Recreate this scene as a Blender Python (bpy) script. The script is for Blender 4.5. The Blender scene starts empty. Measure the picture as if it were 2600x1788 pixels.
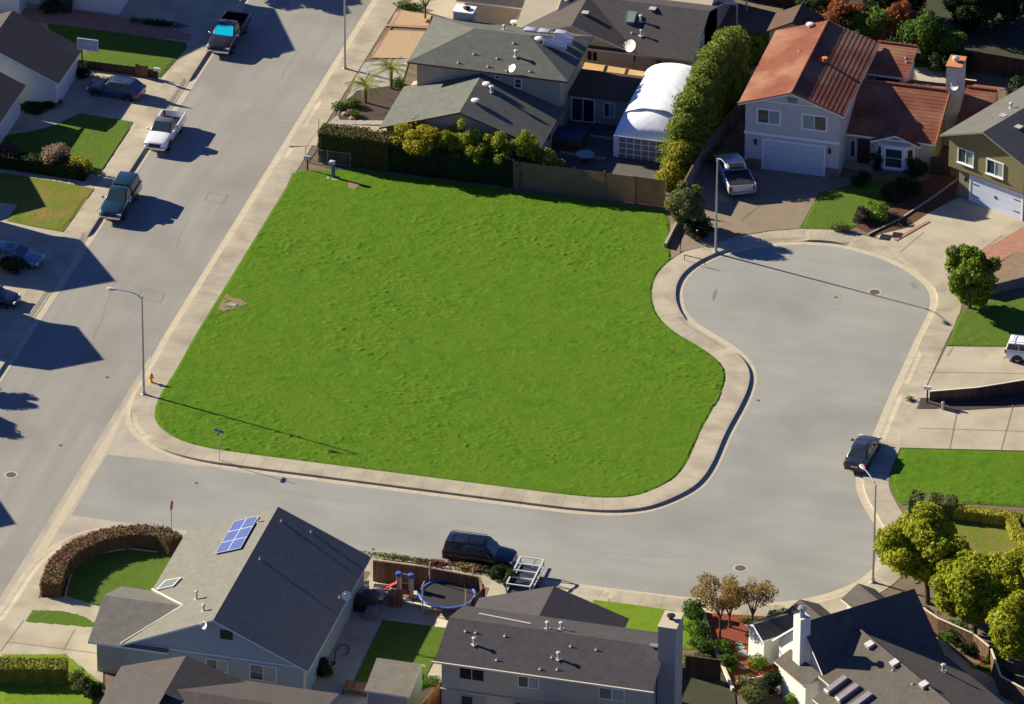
import bpy, bmesh, math, random
import numpy as np
from mathutils import Vector, Matrix, noise
from mathutils.geometry import tessellate_polygon
rnd = random.Random(7)
R = math.radians
C = bpy.context.scene.collection

# ------------------------------------------------------------------ camera
W0, F0 = 2600.0, 20584.0
TH, RO, PH = R(28.978), R(-0.350), R(14.479)
DIST = F0 / 34.0
fw = np.array([0, math.cos(TH), -math.sin(TH)]); rt = np.array([1., 0, 0]); dn = np.cross(fw, rt)
c_, s_ = math.cos(RO), math.sin(RO)
CR = np.array([c_*rt + s_*dn, -s_*rt + c_*dn, fw])
c_, s_ = math.cos(PH), math.sin(PH)
CR = CR @ np.array([[c_, -s_, 0], [s_, c_, 0], [0, 0, 1.]]).T
CAM = -CR[2]*DIST
cam = bpy.data.cameras.new('camera'); co = bpy.data.objects.new('camera', cam); C.objects.link(co)
cam.sensor_width = 36; cam.lens = 36*F0/W0; cam.clip_start = 5; cam.clip_end = 6000
co.matrix_world = Matrix(((CR[0][0], -CR[1][0], -CR[2][0], CAM[0]), (CR[0][1], -CR[1][1], -CR[2][1], CAM[1]),
                          (CR[0][2], -CR[1][2], -CR[2][2], CAM[2]), (0, 0, 0, 1)))
bpy.context.scene.camera = co
# ------------------------------------------------------------------ light
SUN_EL, SUN_AZ = 24.2, -14.3            # shadows run towards SUN_AZ (from +x)
sc = bpy.context.scene
w = bpy.data.worlds.new('World'); sc.world = w; w.use_nodes = True
nt = w.node_tree; bg = nt.nodes['Background']
sky = nt.nodes.new('ShaderNodeTexSky'); sky.sky_type = 'NISHITA'; sky.sun_disc = False
sky.sun_elevation = R(SUN_EL); sky.sun_rotation = R(-90 + 0) - R(SUN_AZ)
sky.air_density = 1.0; sky.dust_density = 0.3; sky.ozone_density = 6.0
tint = nt.nodes.new('ShaderNodeMix'); tint.data_type = 'RGBA'; tint.blend_type = 'MULTIPLY'; tint.inputs[0].default_value = 1
nt.links.new(sky.outputs[0], tint.inputs[6]); tint.inputs[7].default_value = (.47, .54, .88, 1); nt.links.new(tint.outputs[2], bg.inputs[0]); bg.inputs[1].default_value = 0.06
sl = bpy.data.lights.new('sun', 'SUN'); sl.energy = 5.0; sl.angle = R(0.53); sl.color = (1.0, 0.915, 0.72)
so = bpy.data.objects.new('sun', sl); C.objects.link(so)
ld = Vector((math.cos(R(SUN_AZ))*math.cos(R(SUN_EL)), math.sin(R(SUN_AZ))*math.cos(R(SUN_EL)), -math.sin(R(SUN_EL))))
so.rotation_euler = ld.to_track_quat('-Z', 'Y').to_euler()
sc.view_settings.view_transform = 'Standard'; sc.view_settings.look = 'None'
sc.view_settings.exposure = 1.12; sc.view_settings.gamma = 1
try:
    sc.cycles.max_bounces = 6; sc.cycles.transparent_max_bounces = 8
except Exception: pass

# ------------------------------------------------------------------ pixel tracing of ground positions
def ray(x, y): return CR.T @ np.array([x-1300., y-894., F0])
def at(x, y, z=0.0):
    d = ray(x, y); t = (z-CAM[2])/d[2]; p = CAM+t*d; return (float(p[0]), float(p[1]), float(z))
def aty(x, y, c):
    d = ray(x, y); t = (c-CAM[1])/d[1]; p = CAM+t*d; return tuple(float(q) for q in p)
def atx(x, y, c):
    d = ray(x, y); t = (c-CAM[0])/d[0]; p = CAM+t*d; return tuple(float(q) for q in p)
def hit(x, y, fn, ztop=11.0):
    d = ray(x, y); z = ztop
    while z > 0:
        t = (z-CAM[2])/d[2]; p = CAM+t*d; h = fn(p[0], p[1])
        if h is not None and h >= z: return (float(p[0]), float(p[1]), float(h))
        z -= 0.02
    return at(x, y, 0.15)

# ------------------------------------------------------------------ materials
MT = {}
def srgb(h):
    h = h.lstrip('#'); r = [int(h[i:i+2], 16)/255 for i in (0, 2, 4)]
    return tuple((c/12.92 if c <= .04045 else ((c+.055)/1.055)**2.4) for c in r)
def mat(name, col, rough=.85, col2=None, scale=3.0, amt=1.0, bump=0.0, bscale=30.0, metal=0.0, spec=.3, kind=None,
        stretch=None, col3=None, scale3=.2, coat=0.0, island=None, trans=0.0, detail=6.0):
    if name in MT: return MT[name]
    m = bpy.data.materials.new(name); m.use_nodes = True; t = m.node_tree; N = t.nodes; L = t.links
    b = N['Principled BSDF']; b.inputs['Roughness'].default_value = rough; b.inputs['Metallic'].default_value = metal
    b.inputs['Specular IOR Level'].default_value = spec
    if coat: b.inputs['Coat Weight'].default_value = coat; b.inputs['Coat Roughness'].default_value = .04
    c4 = (*col, 1)
    tc = N.new('ShaderNodeTexCoord'); geo = N.new('ShaderNodeNewGeometry')
    mp = N.new('ShaderNodeMapping'); L.new(geo.outputs['Position'], mp.inputs[0])
    if stretch: mp.inputs['Scale'].default_value = stretch
    out = None
    rgb = N.new('ShaderNodeRGB'); rgb.outputs[0].default_value = c4; out = rgb.outputs[0]
    def mix(a, bcol, fac):
        x = N.new('ShaderNodeMix'); x.data_type = 'RGBA'; L.new(fac, x.inputs[0]); L.new(a, x.inputs[6])
        if isinstance(bcol, tuple): x.inputs[7].default_value = (*bcol, 1)
        else: L.new(bcol, x.inputs[7])
        return x.outputs[2]
    def nz(sc_, lo, hi, dt=detail, vec=mp.outputs[0], rg=.6):
        n = N.new('ShaderNodeTexNoise'); n.inputs['Scale'].default_value = sc_; n.inputs['Detail'].default_value = dt
        n.inputs['Roughness'].default_value = rg
        L.new(vec, n.inputs['Vector'])
        r_ = N.new('ShaderNodeMapRange'); L.new(n.outputs[0], r_.inputs[0]); r_.inputs[1].default_value = lo; r_.inputs[2].default_value = hi
        return r_.outputs[0]
    if col2: 
        f = nz(scale, .5-.22/amt, .5+.22/amt)
        out = mix(out, col2, f)
    if col3:
        out = mix(out, col3, nz(scale3, .45, .68, 4, geo.outputs['Position'], .5))
    if island:
        for i, ic in enumerate(island):
            r_ = N.new('ShaderNodeMath'); r_.operation = 'MULTIPLY_ADD'; L.new(geo.outputs['Random Per Island'], r_.inputs[0]); r_.inputs[1].default_value = 17.31*(i+1); r_.inputs[2].default_value = 0
            f_ = N.new('ShaderNodeMath'); f_.operation = 'FRACT'; L.new(r_.outputs[0], f_.inputs[0])
            g_ = N.new('ShaderNodeMath'); g_.operation = 'POWER'; L.new(f_.outputs[0], g_.inputs[0]); g_.inputs[1].default_value = 2.0
            out = mix(out, ic, g_.outputs[0])
    hgt = None
    if kind in ('shingle', 'plank', 'joint', 'wave', 'brick', 'siding', 'blind', 'vplank'):
        uv = N.new('ShaderNodeUVMap'); uvo = uv.outputs[0]
        if kind in ('shingle', 'brick'):
            br = N.new('ShaderNodeTexBrick'); L.new(uvo, br.inputs['Vector']); br.inputs['Scale'].default_value = 1
            if kind == 'shingle': br.inputs['Brick Width'].default_value = .33; br.inputs['Row Height'].default_value = .16; br.inputs['Mortar Size'].default_value = .018
            else: br.inputs['Brick Width'].default_value = .4; br.inputs['Row Height'].default_value = .2; br.inputs['Mortar Size'].default_value = .02
            br.inputs['Color1'].default_value = (1, 1, 1, 1); br.inputs['Color2'].default_value = (.84, .84, .84, 1); br.inputs['Mortar'].default_value = (.62, .62, .62, 1)
            x = N.new('ShaderNodeMix'); x.data_type = 'RGBA'; x.blend_type = 'MULTIPLY'; x.inputs[0].default_value = .8
            L.new(out, x.inputs[6]); L.new(br.outputs[0], x.inputs[7]); out = x.outputs[2]; hgt = br.outputs[1]
        else:
            sp = N.new('ShaderNodeSeparateXYZ'); L.new(uvo, sp.inputs[0])
            per, wd, ax, k = dict(plank=(.15, .12, 0, .55), joint=(1.5, .03, 0, .70), wave=(.3, .5, 1, .6), siding=(.2, .14, 1, .75), blind=(.06, .4, 1, .6), vplank=(.3, .06, 0, .8))[kind]
            d_ = N.new('ShaderNodeMath'); d_.operation = 'DIVIDE'; L.new(sp.outputs[ax], d_.inputs[0]); d_.inputs[1].default_value = per
            f_ = N.new('ShaderNodeMath'); f_.operation = 'FRACT'; L.new(d_.outputs[0], f_.inputs[0])
            g_ = N.new('ShaderNodeMath'); g_.operation = 'LESS_THAN'; L.new(f_.outputs[0], g_.inputs[0]); g_.inputs[1].default_value = wd
            x = N.new('ShaderNodeMix'); x.data_type = 'RGBA'; x.blend_type = 'MULTIPLY'; L.new(g_.outputs[0], x.inputs[0]); L.new(out, x.inputs[6]); x.inputs[7].default_value = (k, k, k, 1); out = x.outputs[2]
            if kind == 'plank':
                fl = N.new('ShaderNodeMath'); fl.operation = 'FLOOR'; L.new(d_.outputs[0], fl.inputs[0])
                wn = N.new('ShaderNodeTexWhiteNoise'); wn.noise_dimensions = '1D'; L.new(fl.outputs[0], wn.inputs['W'])
                hs = N.new('ShaderNodeMapRange'); L.new(wn.outputs[0], hs.inputs[0]); hs.inputs[3].default_value = .72; hs.inputs[4].default_value = 1.25
                x = N.new('ShaderNodeVectorMath'); x.operation = 'SCALE'; L.new(out, x.inputs[0]); L.new(hs.outputs[0], x.inputs['Scale']); out = x.outputs[0]
    L.new(out, b.inputs['Base Color'])
    if bump:
        n = N.new('ShaderNodeTexNoise'); n.inputs['Scale'].default_value = bscale; n.inputs['Detail'].default_value = 4; L.new(geo.outputs['Position'], n.inputs['Vector'])
        bp = N.new('ShaderNodeBump'); bp.inputs['Strength'].default_value = bump; bp.inputs['Distance'].default_value = .1; L.new(n.outputs[0], bp.inputs['Height']); L.new(bp.outputs[0], b.inputs['Normal'])
    if trans:
        tr = N.new('ShaderNodeBsdfTranslucent'); L.new(out, tr.inputs[0]); ms = N.new('ShaderNodeMixShader'); ms.inputs[0].default_value = trans
        L.new(b.outputs[0], ms.inputs[1]); L.new(tr.outputs[0], ms.inputs[2]); L.new(ms.outputs[0], N['Material Output'].inputs[0])
    MT[name] = m; return m

M_asph = mat('asphalt', (.25, .235, .205), .95, (.288, .272, .238), .8, 1.6, .15, 40, stretch=(1.2, .045, 1), col3=(.228, .213, .184), scale3=.16)
M_asph2 = mat('asphalt_cross', (.268, .263, .232), .95, (.302, .298, .262), .8, 1.3, .15, 40, stretch=(.14, .8, 1), col3=(.236, .230, .202), scale3=.12)
M_conc = mat('concrete', (.43, .375, .275), .9, (.36, .31, .225), .9, 1.0, .1, 60, kind='joint', col3=(.30, .26, .19), scale3=.5)
M_gut = mat('gutter_concrete', (.50, .43, .31), .9, (.42, .36, .26), 1.2, 1.0, .1, 60, kind='joint')
M_drive = mat('driveway_concrete', (.45, .39, .285), .9, (.38, .33, .24), .5, 1.0, .1, 50, col3=(.33, .28, .2), scale3=.35)
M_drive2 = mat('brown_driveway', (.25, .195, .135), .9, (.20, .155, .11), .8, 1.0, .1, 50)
M_apron = mat('apron_concrete', (.36, .32, .255), .9, (.42, .37, .28), .5, 1.0, .1, 50, col3=(.30, .27, .22), scale3=.4)
M_soil = mat('soil', (.13, .095, .06), .95, (.19, .14, .09), 1.2, 1, .4, 12)
M_dirt = mat('dirt', (.27, .19, .115), .95, (.20, .14, .085), 2, 1, .3, 12)
M_mulch = mat('dark_mulch', (.045, .034, .03), .95, (.09, .06, .045), 9, 1, .8, 14)
M_redm = mat('red_mulch', (.27, .065, .022), .95, (.18, .04, .016), 6, 1, .8, 14)
M_brownm = mat('brown_mulch', (.13, .05, .025), .95, (.08, .035, .02), 6, 1, .8, 14)
M_gravel = mat('tan_gravel', (.52, .37, .22), .95, (.38, .26, .15), 7, 1, .8, 16)
M_rock = mat('grey_rock', (.42, .40, .34), .9, (.22, .21, .19), 3, 1, .5, 6)
M_brickp = mat('brick_paving', (.36, .16, .10), .9, (.45, .24, .16), 3, 1, .2, 20, kind='brick')
M_grass = mat('lawn_green', (.068, .155, .0105), .95, (.116, .214, .015), 1.0, 1, 1.0, 20, col3=(.104, .190, .013), scale3=.22, spec=.05)
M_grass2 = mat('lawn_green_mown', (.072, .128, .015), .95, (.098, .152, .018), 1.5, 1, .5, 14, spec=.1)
M_grass3 = mat('lawn_dry', (.155, .165, .025), .95, (.12, .165, .02), .9, 1, .5, 14, col3=(.21, .16, .045), scale3=.4, spec=.1)
M_grass4 = mat('lawn_bright', (.125, .21, .010), .95, (.16, .24, .018), 1.3, 1, .5, 14, spec=.1)
M_blade = mat('grass_blades', (.075, .19, .007), .9, island=[(.13, .25, .010), (.05, .13, .006)], spec=.1)
M_worn = mat('worn_grass', (.19, .16, .065), .95, (.11, .15, .03), 2.5, 1, .6, 10)
def sh(n, a, b): return mat(n, a, .95, b, 1.6, 1, .3, 70, kind='shingle', spec=.15)
M_shT = sh('shingle_grey_green', (.165, .17, .145), (.125, .128, .11))
M_shA = sh('shingle_warm_grey', (.225, .215, .18), (.18, .17, .145))
M_shB = sh('shingle_charcoal', (.072, .066, .068), (.095, .086, .086))
M_shC = sh('shingle_brown_grey', (.135, .118, .10), (.10, .086, .074))
M_shL = sh('shingle_taupe', (.092, .080, .074), (.115, .10, .09))
M_shD = sh('shingle_mid_grey', (.16, .155, .14), (.125, .12, .11))
M_shed = sh('shingle_light_tan', (.26, .235, .19), (.2, .18, .145))
M_tile = mat('red_tile', (.225, .082, .052), .95, (.175, .058, .038), 1.3, 1, .2, 30, col3=(.31, .165, .10), scale3=.28, spec=.1)
M_tile2 = mat('red_tile_ridge', (.34, .105, .055), .8, (.27, .08, .045), 3, 1)
M_brsh = sh('shingle_brown', (.10, .062, .045), (.13, .082, .06))
def wl(n, a, k=None, b=None): return mat(n, a, .9, b or tuple(c*.88 for c in a), .6, 1, .05, 40, kind=k)
M_wT = wl('stucco_sand', (.40, .35, .25)); M_wA = wl('siding_blue_grey', (.30, .37, .38), 'vplank'); M_wA2 = wl('siding_sage', (.30, .33, .29))
M_wB = wl('stucco_taupe', (.42, .39, .29)); M_wC = wl('siding_white', (.70, .70, .64)); M_wL = wl('stucco_pale_blue', (.52, .55, .56))
M_wR = wl('stucco_pale_pink_grey', (.56, .52, .49)); M_wD = wl('stucco_olive', (.215, .195, .085)); M_wS = wl('stucco_cream', (.52, .45, .33))
M_wDL = wl('stucco_sage', (.25, .24, .13))
M_white = mat('white_paint', (.78, .77, .74), .5); M_cream = mat('cream_trim', (.62, .55, .42), .6); M_brown = mat('brown_trim', (.13, .055, .035), .7)
M_bluetrim = mat('pale_blue_trim', (.50, .58, .64), .6)
M_glass = mat('window_glass', (.035, .055, .06), .08, spec=.8); M_blind = mat('window_blind', (.30, .38, .36), .4, kind='blind', spec=.5)
M_dark = mat('dark_void', (.012, .012, .014), .8); M_metal = mat('galvanised_metal', (.42, .44, .46), .45, metal=.7, col2=(.34, .36, .38), scale=2)
M_vent = mat('dull_vent', (.26, .255, .25), .6, metal=.2); M_lead = mat('vent_metal', (.5, .49, .47), .55, metal=.3); M_door = mat('garage_door_paint', (.55, .56, .58), .6); M_stone = mat('stone_veneer', (.30, .20, .14), .9, (.18, .12, .09), 4, 1, .5, 12)
M_wood = mat('fence_wood', (.19, .105, .06), .9, (.13, .07, .042), 3, 1, kind='plank'); M_woodd = mat('dark_fence_wood', (.085, .05, .034), .9, (.06, .036, .026), 3, 1, kind='plank')
M_woodl = mat('honey_fence_wood', (.50, .28, .10), .9, (.42, .23, .08), 3, 1, kind='plank'); M_woodo = mat('orange_fence_wood', (.33, .15, .06), .9, (.26, .115, .05), 3, 1, kind='plank')
M_screen = mat('tan_screen', (.38, .28, .16), .9, (.29, .21, .12), 1.2, 1, trans=.5)
M_tarp = mat('white_tarp', (.80, .82, .84), .45, bump=.15, bscale=3); M_solar = mat('solar_cell', (.085, .105, .24), .18, spec=.7, coat=.5); M_skyl = mat('skylight_dome', (.42, .43, .52), .25, spec=.6)
M_yellow = mat('hydrant_yellow', (.72, .36, .03), .5); M_redl = mat('red_lens', (.45, .012, .01), .2, spec=.6); M_tyre = mat('tyre_rubber', (.015, .015, .016), .8); M_rim = mat('wheel_rim', (.45, .45, .47), .3, metal=.8)
M_chrome = mat('chrome', (.7, .7, .72), .15, metal=1.0); M_lamp = mat('headlamp_lens', (.75, .76, .78), .12, spec=.8); M_black = mat('black_plastic', (.02, .02, .022), .5)
M_iron = mat('cast_iron', (.085, .06, .05), .8, (.12, .085, .07), 12, 1); M_ironring = mat('manhole_collar', (.40, .36, .29), .9)
M_blue = mat('blue_vinyl', (.05, .13, .42), .4); M_net = mat('trampoline_mat', (.035, .032, .03), .7); M_redp = mat('red_plastic', (.55, .05, .06), .4); M_tanp = mat('tan_plastic', (.62, .45, .25), .5)
M_tape = mat('turquoise_cover', (.01, .75, .92), .18, spec=.6); M_bark = mat('bark', (.12, .085, .06), .95, (.07, .05, .035), 6, 1, .6, 10); M_sign = mat('sign_blue', (.01, .09, .16), .5); M_stop = mat('sign_red', (.45, .01, .015), .5)
M_dish = mat('dish_white', (.68, .66, .62), .5); M_pool = mat('spa_cover', (.03, .055, .10), .6); M_terra = mat('terracotta', (.50, .20, .08), .8)
def paint(n, c, metal=.35): return mat('paint_'+n, c, .32, metal=metal, coat=.7, spec=.5)
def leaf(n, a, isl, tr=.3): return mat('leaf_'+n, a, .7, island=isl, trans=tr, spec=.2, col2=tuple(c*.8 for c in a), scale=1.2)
L_cyp = leaf('cypress', (.19, .25, .028), [(.36, .40, .045), (.10, .15, .02)])
L_yel = leaf('yellow_green', (.28, .31, .025), [(.44, .45, .035), (.14, .19, .016)])
L_gold = leaf('gold', (.40, .35, .018), [(.54, .44, .03), (.18, .20, .015)])
L_tree = leaf('mid_green', (.36, .39, .022), [(.55, .52, .03), (.20, .25, .018)], .4)
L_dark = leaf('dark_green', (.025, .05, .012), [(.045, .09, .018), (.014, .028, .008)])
L_mid = leaf('shrub_green', (.09, .165, .02), [(.16, .27, .03), (.04, .085, .012)])
L_lime = leaf('lime', (.16, .26, .02), [(.26, .36, .03), (.08, .14, .012)])
L_rust = leaf('rust', (.33, .21, .06), [(.46, .20, .06), (.24, .23, .07)], .4)
L_red = leaf('red_brown', (.125, .06, .035), [(.17, .085, .045), (.06, .08, .018)])
L_ol = leaf('olive', (.155, .175, .05), [(.24, .26, .075), (.08, .10, .03)])
L_pink = leaf('flower', (.35, .17, .11), [(.5, .25, .17), (.10, .10, .03)])
L_palm = leaf('palm', (.24, .30, .05), [(.50, .36, .04), (.15, .22, .03)])

# ------------------------------------------------------------------ mesh helper
class MB:
    def __init__(s): s.v = []; s.f = []; s.m = []; s.uv = []; s.arr = []
    def face(s, pts, mi=0, uv=None):
        i = len(s.v); s.v += [tuple(p) for p in pts]; s.f.append(tuple(range(i, i+len(pts)))); s.m.append(mi)
        if uv is None:
            a, b = Vector(pts[0]), Vector(pts[1]); u = (b-a)
            if u.length < 1e-6: u = Vector((1, 0, 0))
            u.normalize(); n = Vector((0, 0, 0))
            for k in range(1, len(pts)-1): n += (Vector(pts[k])-a).cross(Vector(pts[k+1])-a)
            if n.length < 1e-9: n = Vector((0, 0, 1))
            n.normalize(); 
            if abs(n.z) < .35: u = Vector((-n.y, n.x, 0)).normalized(); v = Vector((0, 0, 1)); uv = [(Vector(p).dot(u), p[2]) for p in pts]
            else: v = n.cross(u); uv = [((Vector(p)-a).dot(u), (Vector(p)-a).dot(v)) for p in pts]
        s.uv += list(uv)
    def box(s, x0, x1, y0, y1, z0, z1, mi=0, top=None):
        p = [(x0, y0, z0), (x1, y0, z0), (x1, y1, z0), (x0, y1, z0), (x0, y0, z1), (x1, y0, z1), (x1, y1, z1), (x0, y1, z1)]
        for k, q in enumerate([(0, 3, 2, 1), (4, 5, 6, 7), (0, 1, 5, 4), (1, 2, 6, 5), (2, 3, 7, 6), (3, 0, 4, 7)]):
            s.face([p[i] for i in q], (top if (k == 1 and top is not None) else mi))
    def obox(s, c, ux, hx, uy, hy, uz, hz, mi=0):
        c = Vector(c); ux = Vector(ux).normalized()*hx; uy = Vector(uy).normalized()*hy; uz = Vector(uz).normalized()*hz
        p = [c-ux-uy-uz, c+ux-uy-uz, c+ux+uy-uz, c-ux+uy-uz, c-ux-uy+uz, c+ux-uy+uz, c+ux+uy+uz, c-ux+uy+uz]
        for q in [(0, 3, 2, 1), (4, 5, 6, 7), (0, 1, 5, 4), (1, 2, 6, 5), (2, 3, 7, 6), (3, 0, 4, 7)]: s.face([tuple(p[i]) for i in q], mi)
    def poly(s, pts, z0, z1, mi=0, side=None):
        pts = ccw([(p[0], p[1]) for p in pts])
        tr = tessellate_polygon([[Vector((p[0], p[1], 0)) for p in pts]])
        for t in tr:
            q = [pts[i] for i in t]
            if (q[1][0]-q[0][0])*(q[2][1]-q[0][1])-(q[1][1]-q[0][1])*(q[2][0]-q[0][0]) < 0: q = q[::-1]
            s.face([(a[0], a[1], z1) for a in q], mi, [(a[0], a[1]) for a in q])
        if z0 is not None and z0 < z1:
            for i in range(len(pts)):
                a, b = pts[i], pts[(i+1) % len(pts)]
                s.face([(a[0], a[1], z0), (b[0], b[1], z0), (b[0], b[1], z1), (a[0], a[1], z1)], mi if side is None else side)
    def tube(s, pts, rad, n=8, mi=0, cap=True):
        pts = [Vector(p) for p in pts]; rad = rad if isinstance(rad, (list, tuple)) else [rad]*len(pts); rings = []
        for i, p in enumerate(pts):
            d = (pts[min(i+1, len(pts)-1)]-pts[max(i-1, 0)]).normalized(); a = d.orthogonal().normalized() if abs(d.z) > .95 else Vector((-d.y, d.x, 0)).normalized()
            b = d.cross(a); rings.append([tuple(p+(a*math.cos(2*math.pi*k/n)+b*math.sin(2*math.pi*k/n))*rad[i]) for k in range(n)])
        for i in range(len(rings)-1):
            for k in range(n): s.face([rings[i][k], rings[i][(k+1) % n], rings[i+1][(k+1) % n], rings[i+1][k]], mi)
        if cap: s.face(rings[0][::-1], mi); s.face(rings[-1], mi)
    def lathe(s, c, prof, n=16, mi=0, sx=1, sy=1):
        for i in range(len(prof)-1):
            (r0, z0), (r1, z1) = prof[i], prof[i+1]
            for k in range(n):
                a0, a1 = 2*math.pi*k/n, 2*math.pi*(k+1)/n
                q = [(c[0]+r0*sx*math.cos(a0), c[1]+r0*sy*math.sin(a0), c[2]+z0), (c[0]+r0*sx*math.cos(a1), c[1]+r0*sy*math.sin(a1), c[2]+z0),
                     (c[0]+r1*sx*math.cos(a1), c[1]+r1*sy*math.sin(a1), c[2]+z1), (c[0]+r1*sx*math.cos(a0), c[1]+r1*sy*math.sin(a0), c[2]+z1)]
                if r0 < 1e-6: q = [q[0], q[2], q[3]]
                elif r1 < 1e-6: q = q[:3]
                s.face(q, mi)
    def arrays(s, V, n): s.arr.append((np.asarray(V, dtype=np.float32), n))   # V: (k*n,3) faces of n verts
    def build(s, name, mats, parent=None, loc=None, local=False, smooth=False):
        base = np.array(parent.location[:]) if (parent is not None and not local) else (np.array(loc) if loc is not None else np.zeros(3))
        if parent is not None and parent.get('_abs'): base = np.array(parent['_abs'])
        V = [np.array(s.v, dtype=np.float32).reshape(-1, 3)]; lens = [np.array([len(f) for f in s.f], dtype=np.int32)]; mi = [np.array(s.m, dtype=np.int32)]; uv = [np.array(s.uv, dtype=np.float32).reshape(-1, 2)]
        for A, n in s.arr:
            V.append(A); k = len(A)//n; lens.append(np.full(k, n, dtype=np.int32)); mi.append(np.zeros(k, dtype=np.int32)); uv.append(np.zeros((len(A), 2), dtype=np.float32))
        V = np.concatenate(V); lens = np.concatenate(lens); mi = np.concatenate(mi); uv = np.concatenate(uv)
        if not local: V = V-base
        me = bpy.data.meshes.new(name); me.vertices.add(len(V)); me.vertices.foreach_set('co', V.astype(np.float32).ravel())
        me.loops.add(len(V)); me.loops.foreach_set('vertex_index', np.arange(len(V), dtype=np.int32))
        me.polygons.add(len(lens)); st = np.concatenate([[0], np.cumsum(lens)[:-1]]).astype(np.int32)
        me.polygons.foreach_set('loop_start', st); me.polygons.foreach_set('material_index', mi)
        ul = me.uv_layers.new(name='UVMap'); ul.data.foreach_set('uv', uv.ravel())
        me.polygons.foreach_set('use_smooth', np.zeros(len(lens), bool)); me.update(calc_edges=True)
        for m in (mats if isinstance(mats, (list, tuple)) else [mats]): me.materials.append(m)
        o = bpy.data.objects.new(name, me); C.objects.link(o)
        if parent is not None: o.parent = parent; 
        elif loc is not None: o.location = loc
        if parent is not None and not local: o['_abs'] = [float(q) for q in base]
        if smooth or (not s.arr and False): weld(me); 
        if smooth:
            for p in me.polygons: p.use_smooth = True
        return o
def weld(me, d=.0005):
    bm = bmesh.new(); bm.from_mesh(me); bmesh.ops.remove_doubles(bm, verts=bm.verts, dist=d); bm.to_mesh(me); bm.free()
def ccw(p):
    a = sum(p[i][0]*p[(i+1) % len(p)][1]-p[(i+1) % len(p)][0]*p[i][1] for i in range(len(p)))
    return p if a > 0 else p[::-1]
def inside(p, poly):
    x, y = p; r = False; j = len(poly)-1
    for i in range(len(poly)):
        xi, yi = poly[i][0], poly[i][1]; xj, yj = poly[j][0], poly[j][1]
        if (yi > y) != (yj > y) and x < (xj-xi)*(y-yi)/(yj-yi)+xi: r = not r
        j = i
    return r
def inside_np(X, Y, poly):
    r = np.zeros(X.shape, bool); j = len(poly)-1
    for i in range(len(poly)):
        xi, yi = poly[i][0], poly[i][1]; xj, yj = poly[j][0], poly[j][1]
        if yi != yj: r ^= ((yi > Y) != (yj > Y)) & (X < (xj-xi)*(Y-yi)/(yj-yi)+xi)
        j = i
    return r
def tag(o, label=None, cat=None, group=None, kind=None):
    if label: o['label'] = label
    if cat: o['category'] = cat
    if group: o['group'] = group
    if kind: o['kind'] = kind
    return o
def thing(name, label, cat, loc, rz=0, group=None):
    o = bpy.data.objects.new(name, None); C.objects.link(o); o.location = loc; o.rotation_euler = (0, 0, rz); o.empty_display_size = .2
    return tag(o, label, cat, group)
def struct(mb, name, mats, label=None, cat=None):
    o = mb.build(name, mats); o['kind'] = 'structure'
    if label: o['label'] = label
    o['category'] = cat or name.replace('_', ' ')
    return o
def child_ids(o): return [c for c in bpy.data.objects if c.parent == o]
def dup(root, loc, rz=None, label=None, scale=None):
    r = root.copy(); C.objects.link(r); r.location = loc
    if rz is not None: r.rotation_euler = (0, 0, rz)
    if label: r['label'] = label
    if scale: r.scale = scale
    for ch in child_ids(root):
        c = ch.copy(); C.objects.link(c); c.parent = r
        for g in child_ids(ch):
            d = g.copy(); C.objects.link(d); d.parent = c
    return r
def bevel(o, w=.03, seg=2, ang=40):
    weld(o.data); m = o.modifiers.new('bevel', 'BEVEL'); m.width = w; m.segments = seg; m.limit_method = 'ANGLE'; m.angle_limit = R(ang)
    for p in o.data.polygons: p.use_smooth = True
    return o

# ================================================================== GROUND, ROADS, PAVEMENTS
def P2(pts, z=.13): return [at(x, y, z)[:2] for x, y in pts]
g = MB(); g.face([(-900, -700, -.12), (900, -700, -.12), (900, 1200, -.12), (-900, 1200, -.12)]); struct(g, 'ground', M_soil)
XR = -25.28; XL = -35.95            # kerb lines of the main street
g = MB(); g.poly([(XL-.3, -95), (XR+1, -95), (XR+1, 130), (XL-.3, 130)], None, 0); struct(g, 'road', M_asph, 'long straight asphalt street with light concrete gutters', 'road')
g = MB(); g.poly([(-25.2, -42), (45, -42), (45, 28), (-25.2, 28)], None, .003); struct(g, 'side_road', M_asph2, 'side street bending up into the round turning end', 'road')

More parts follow.
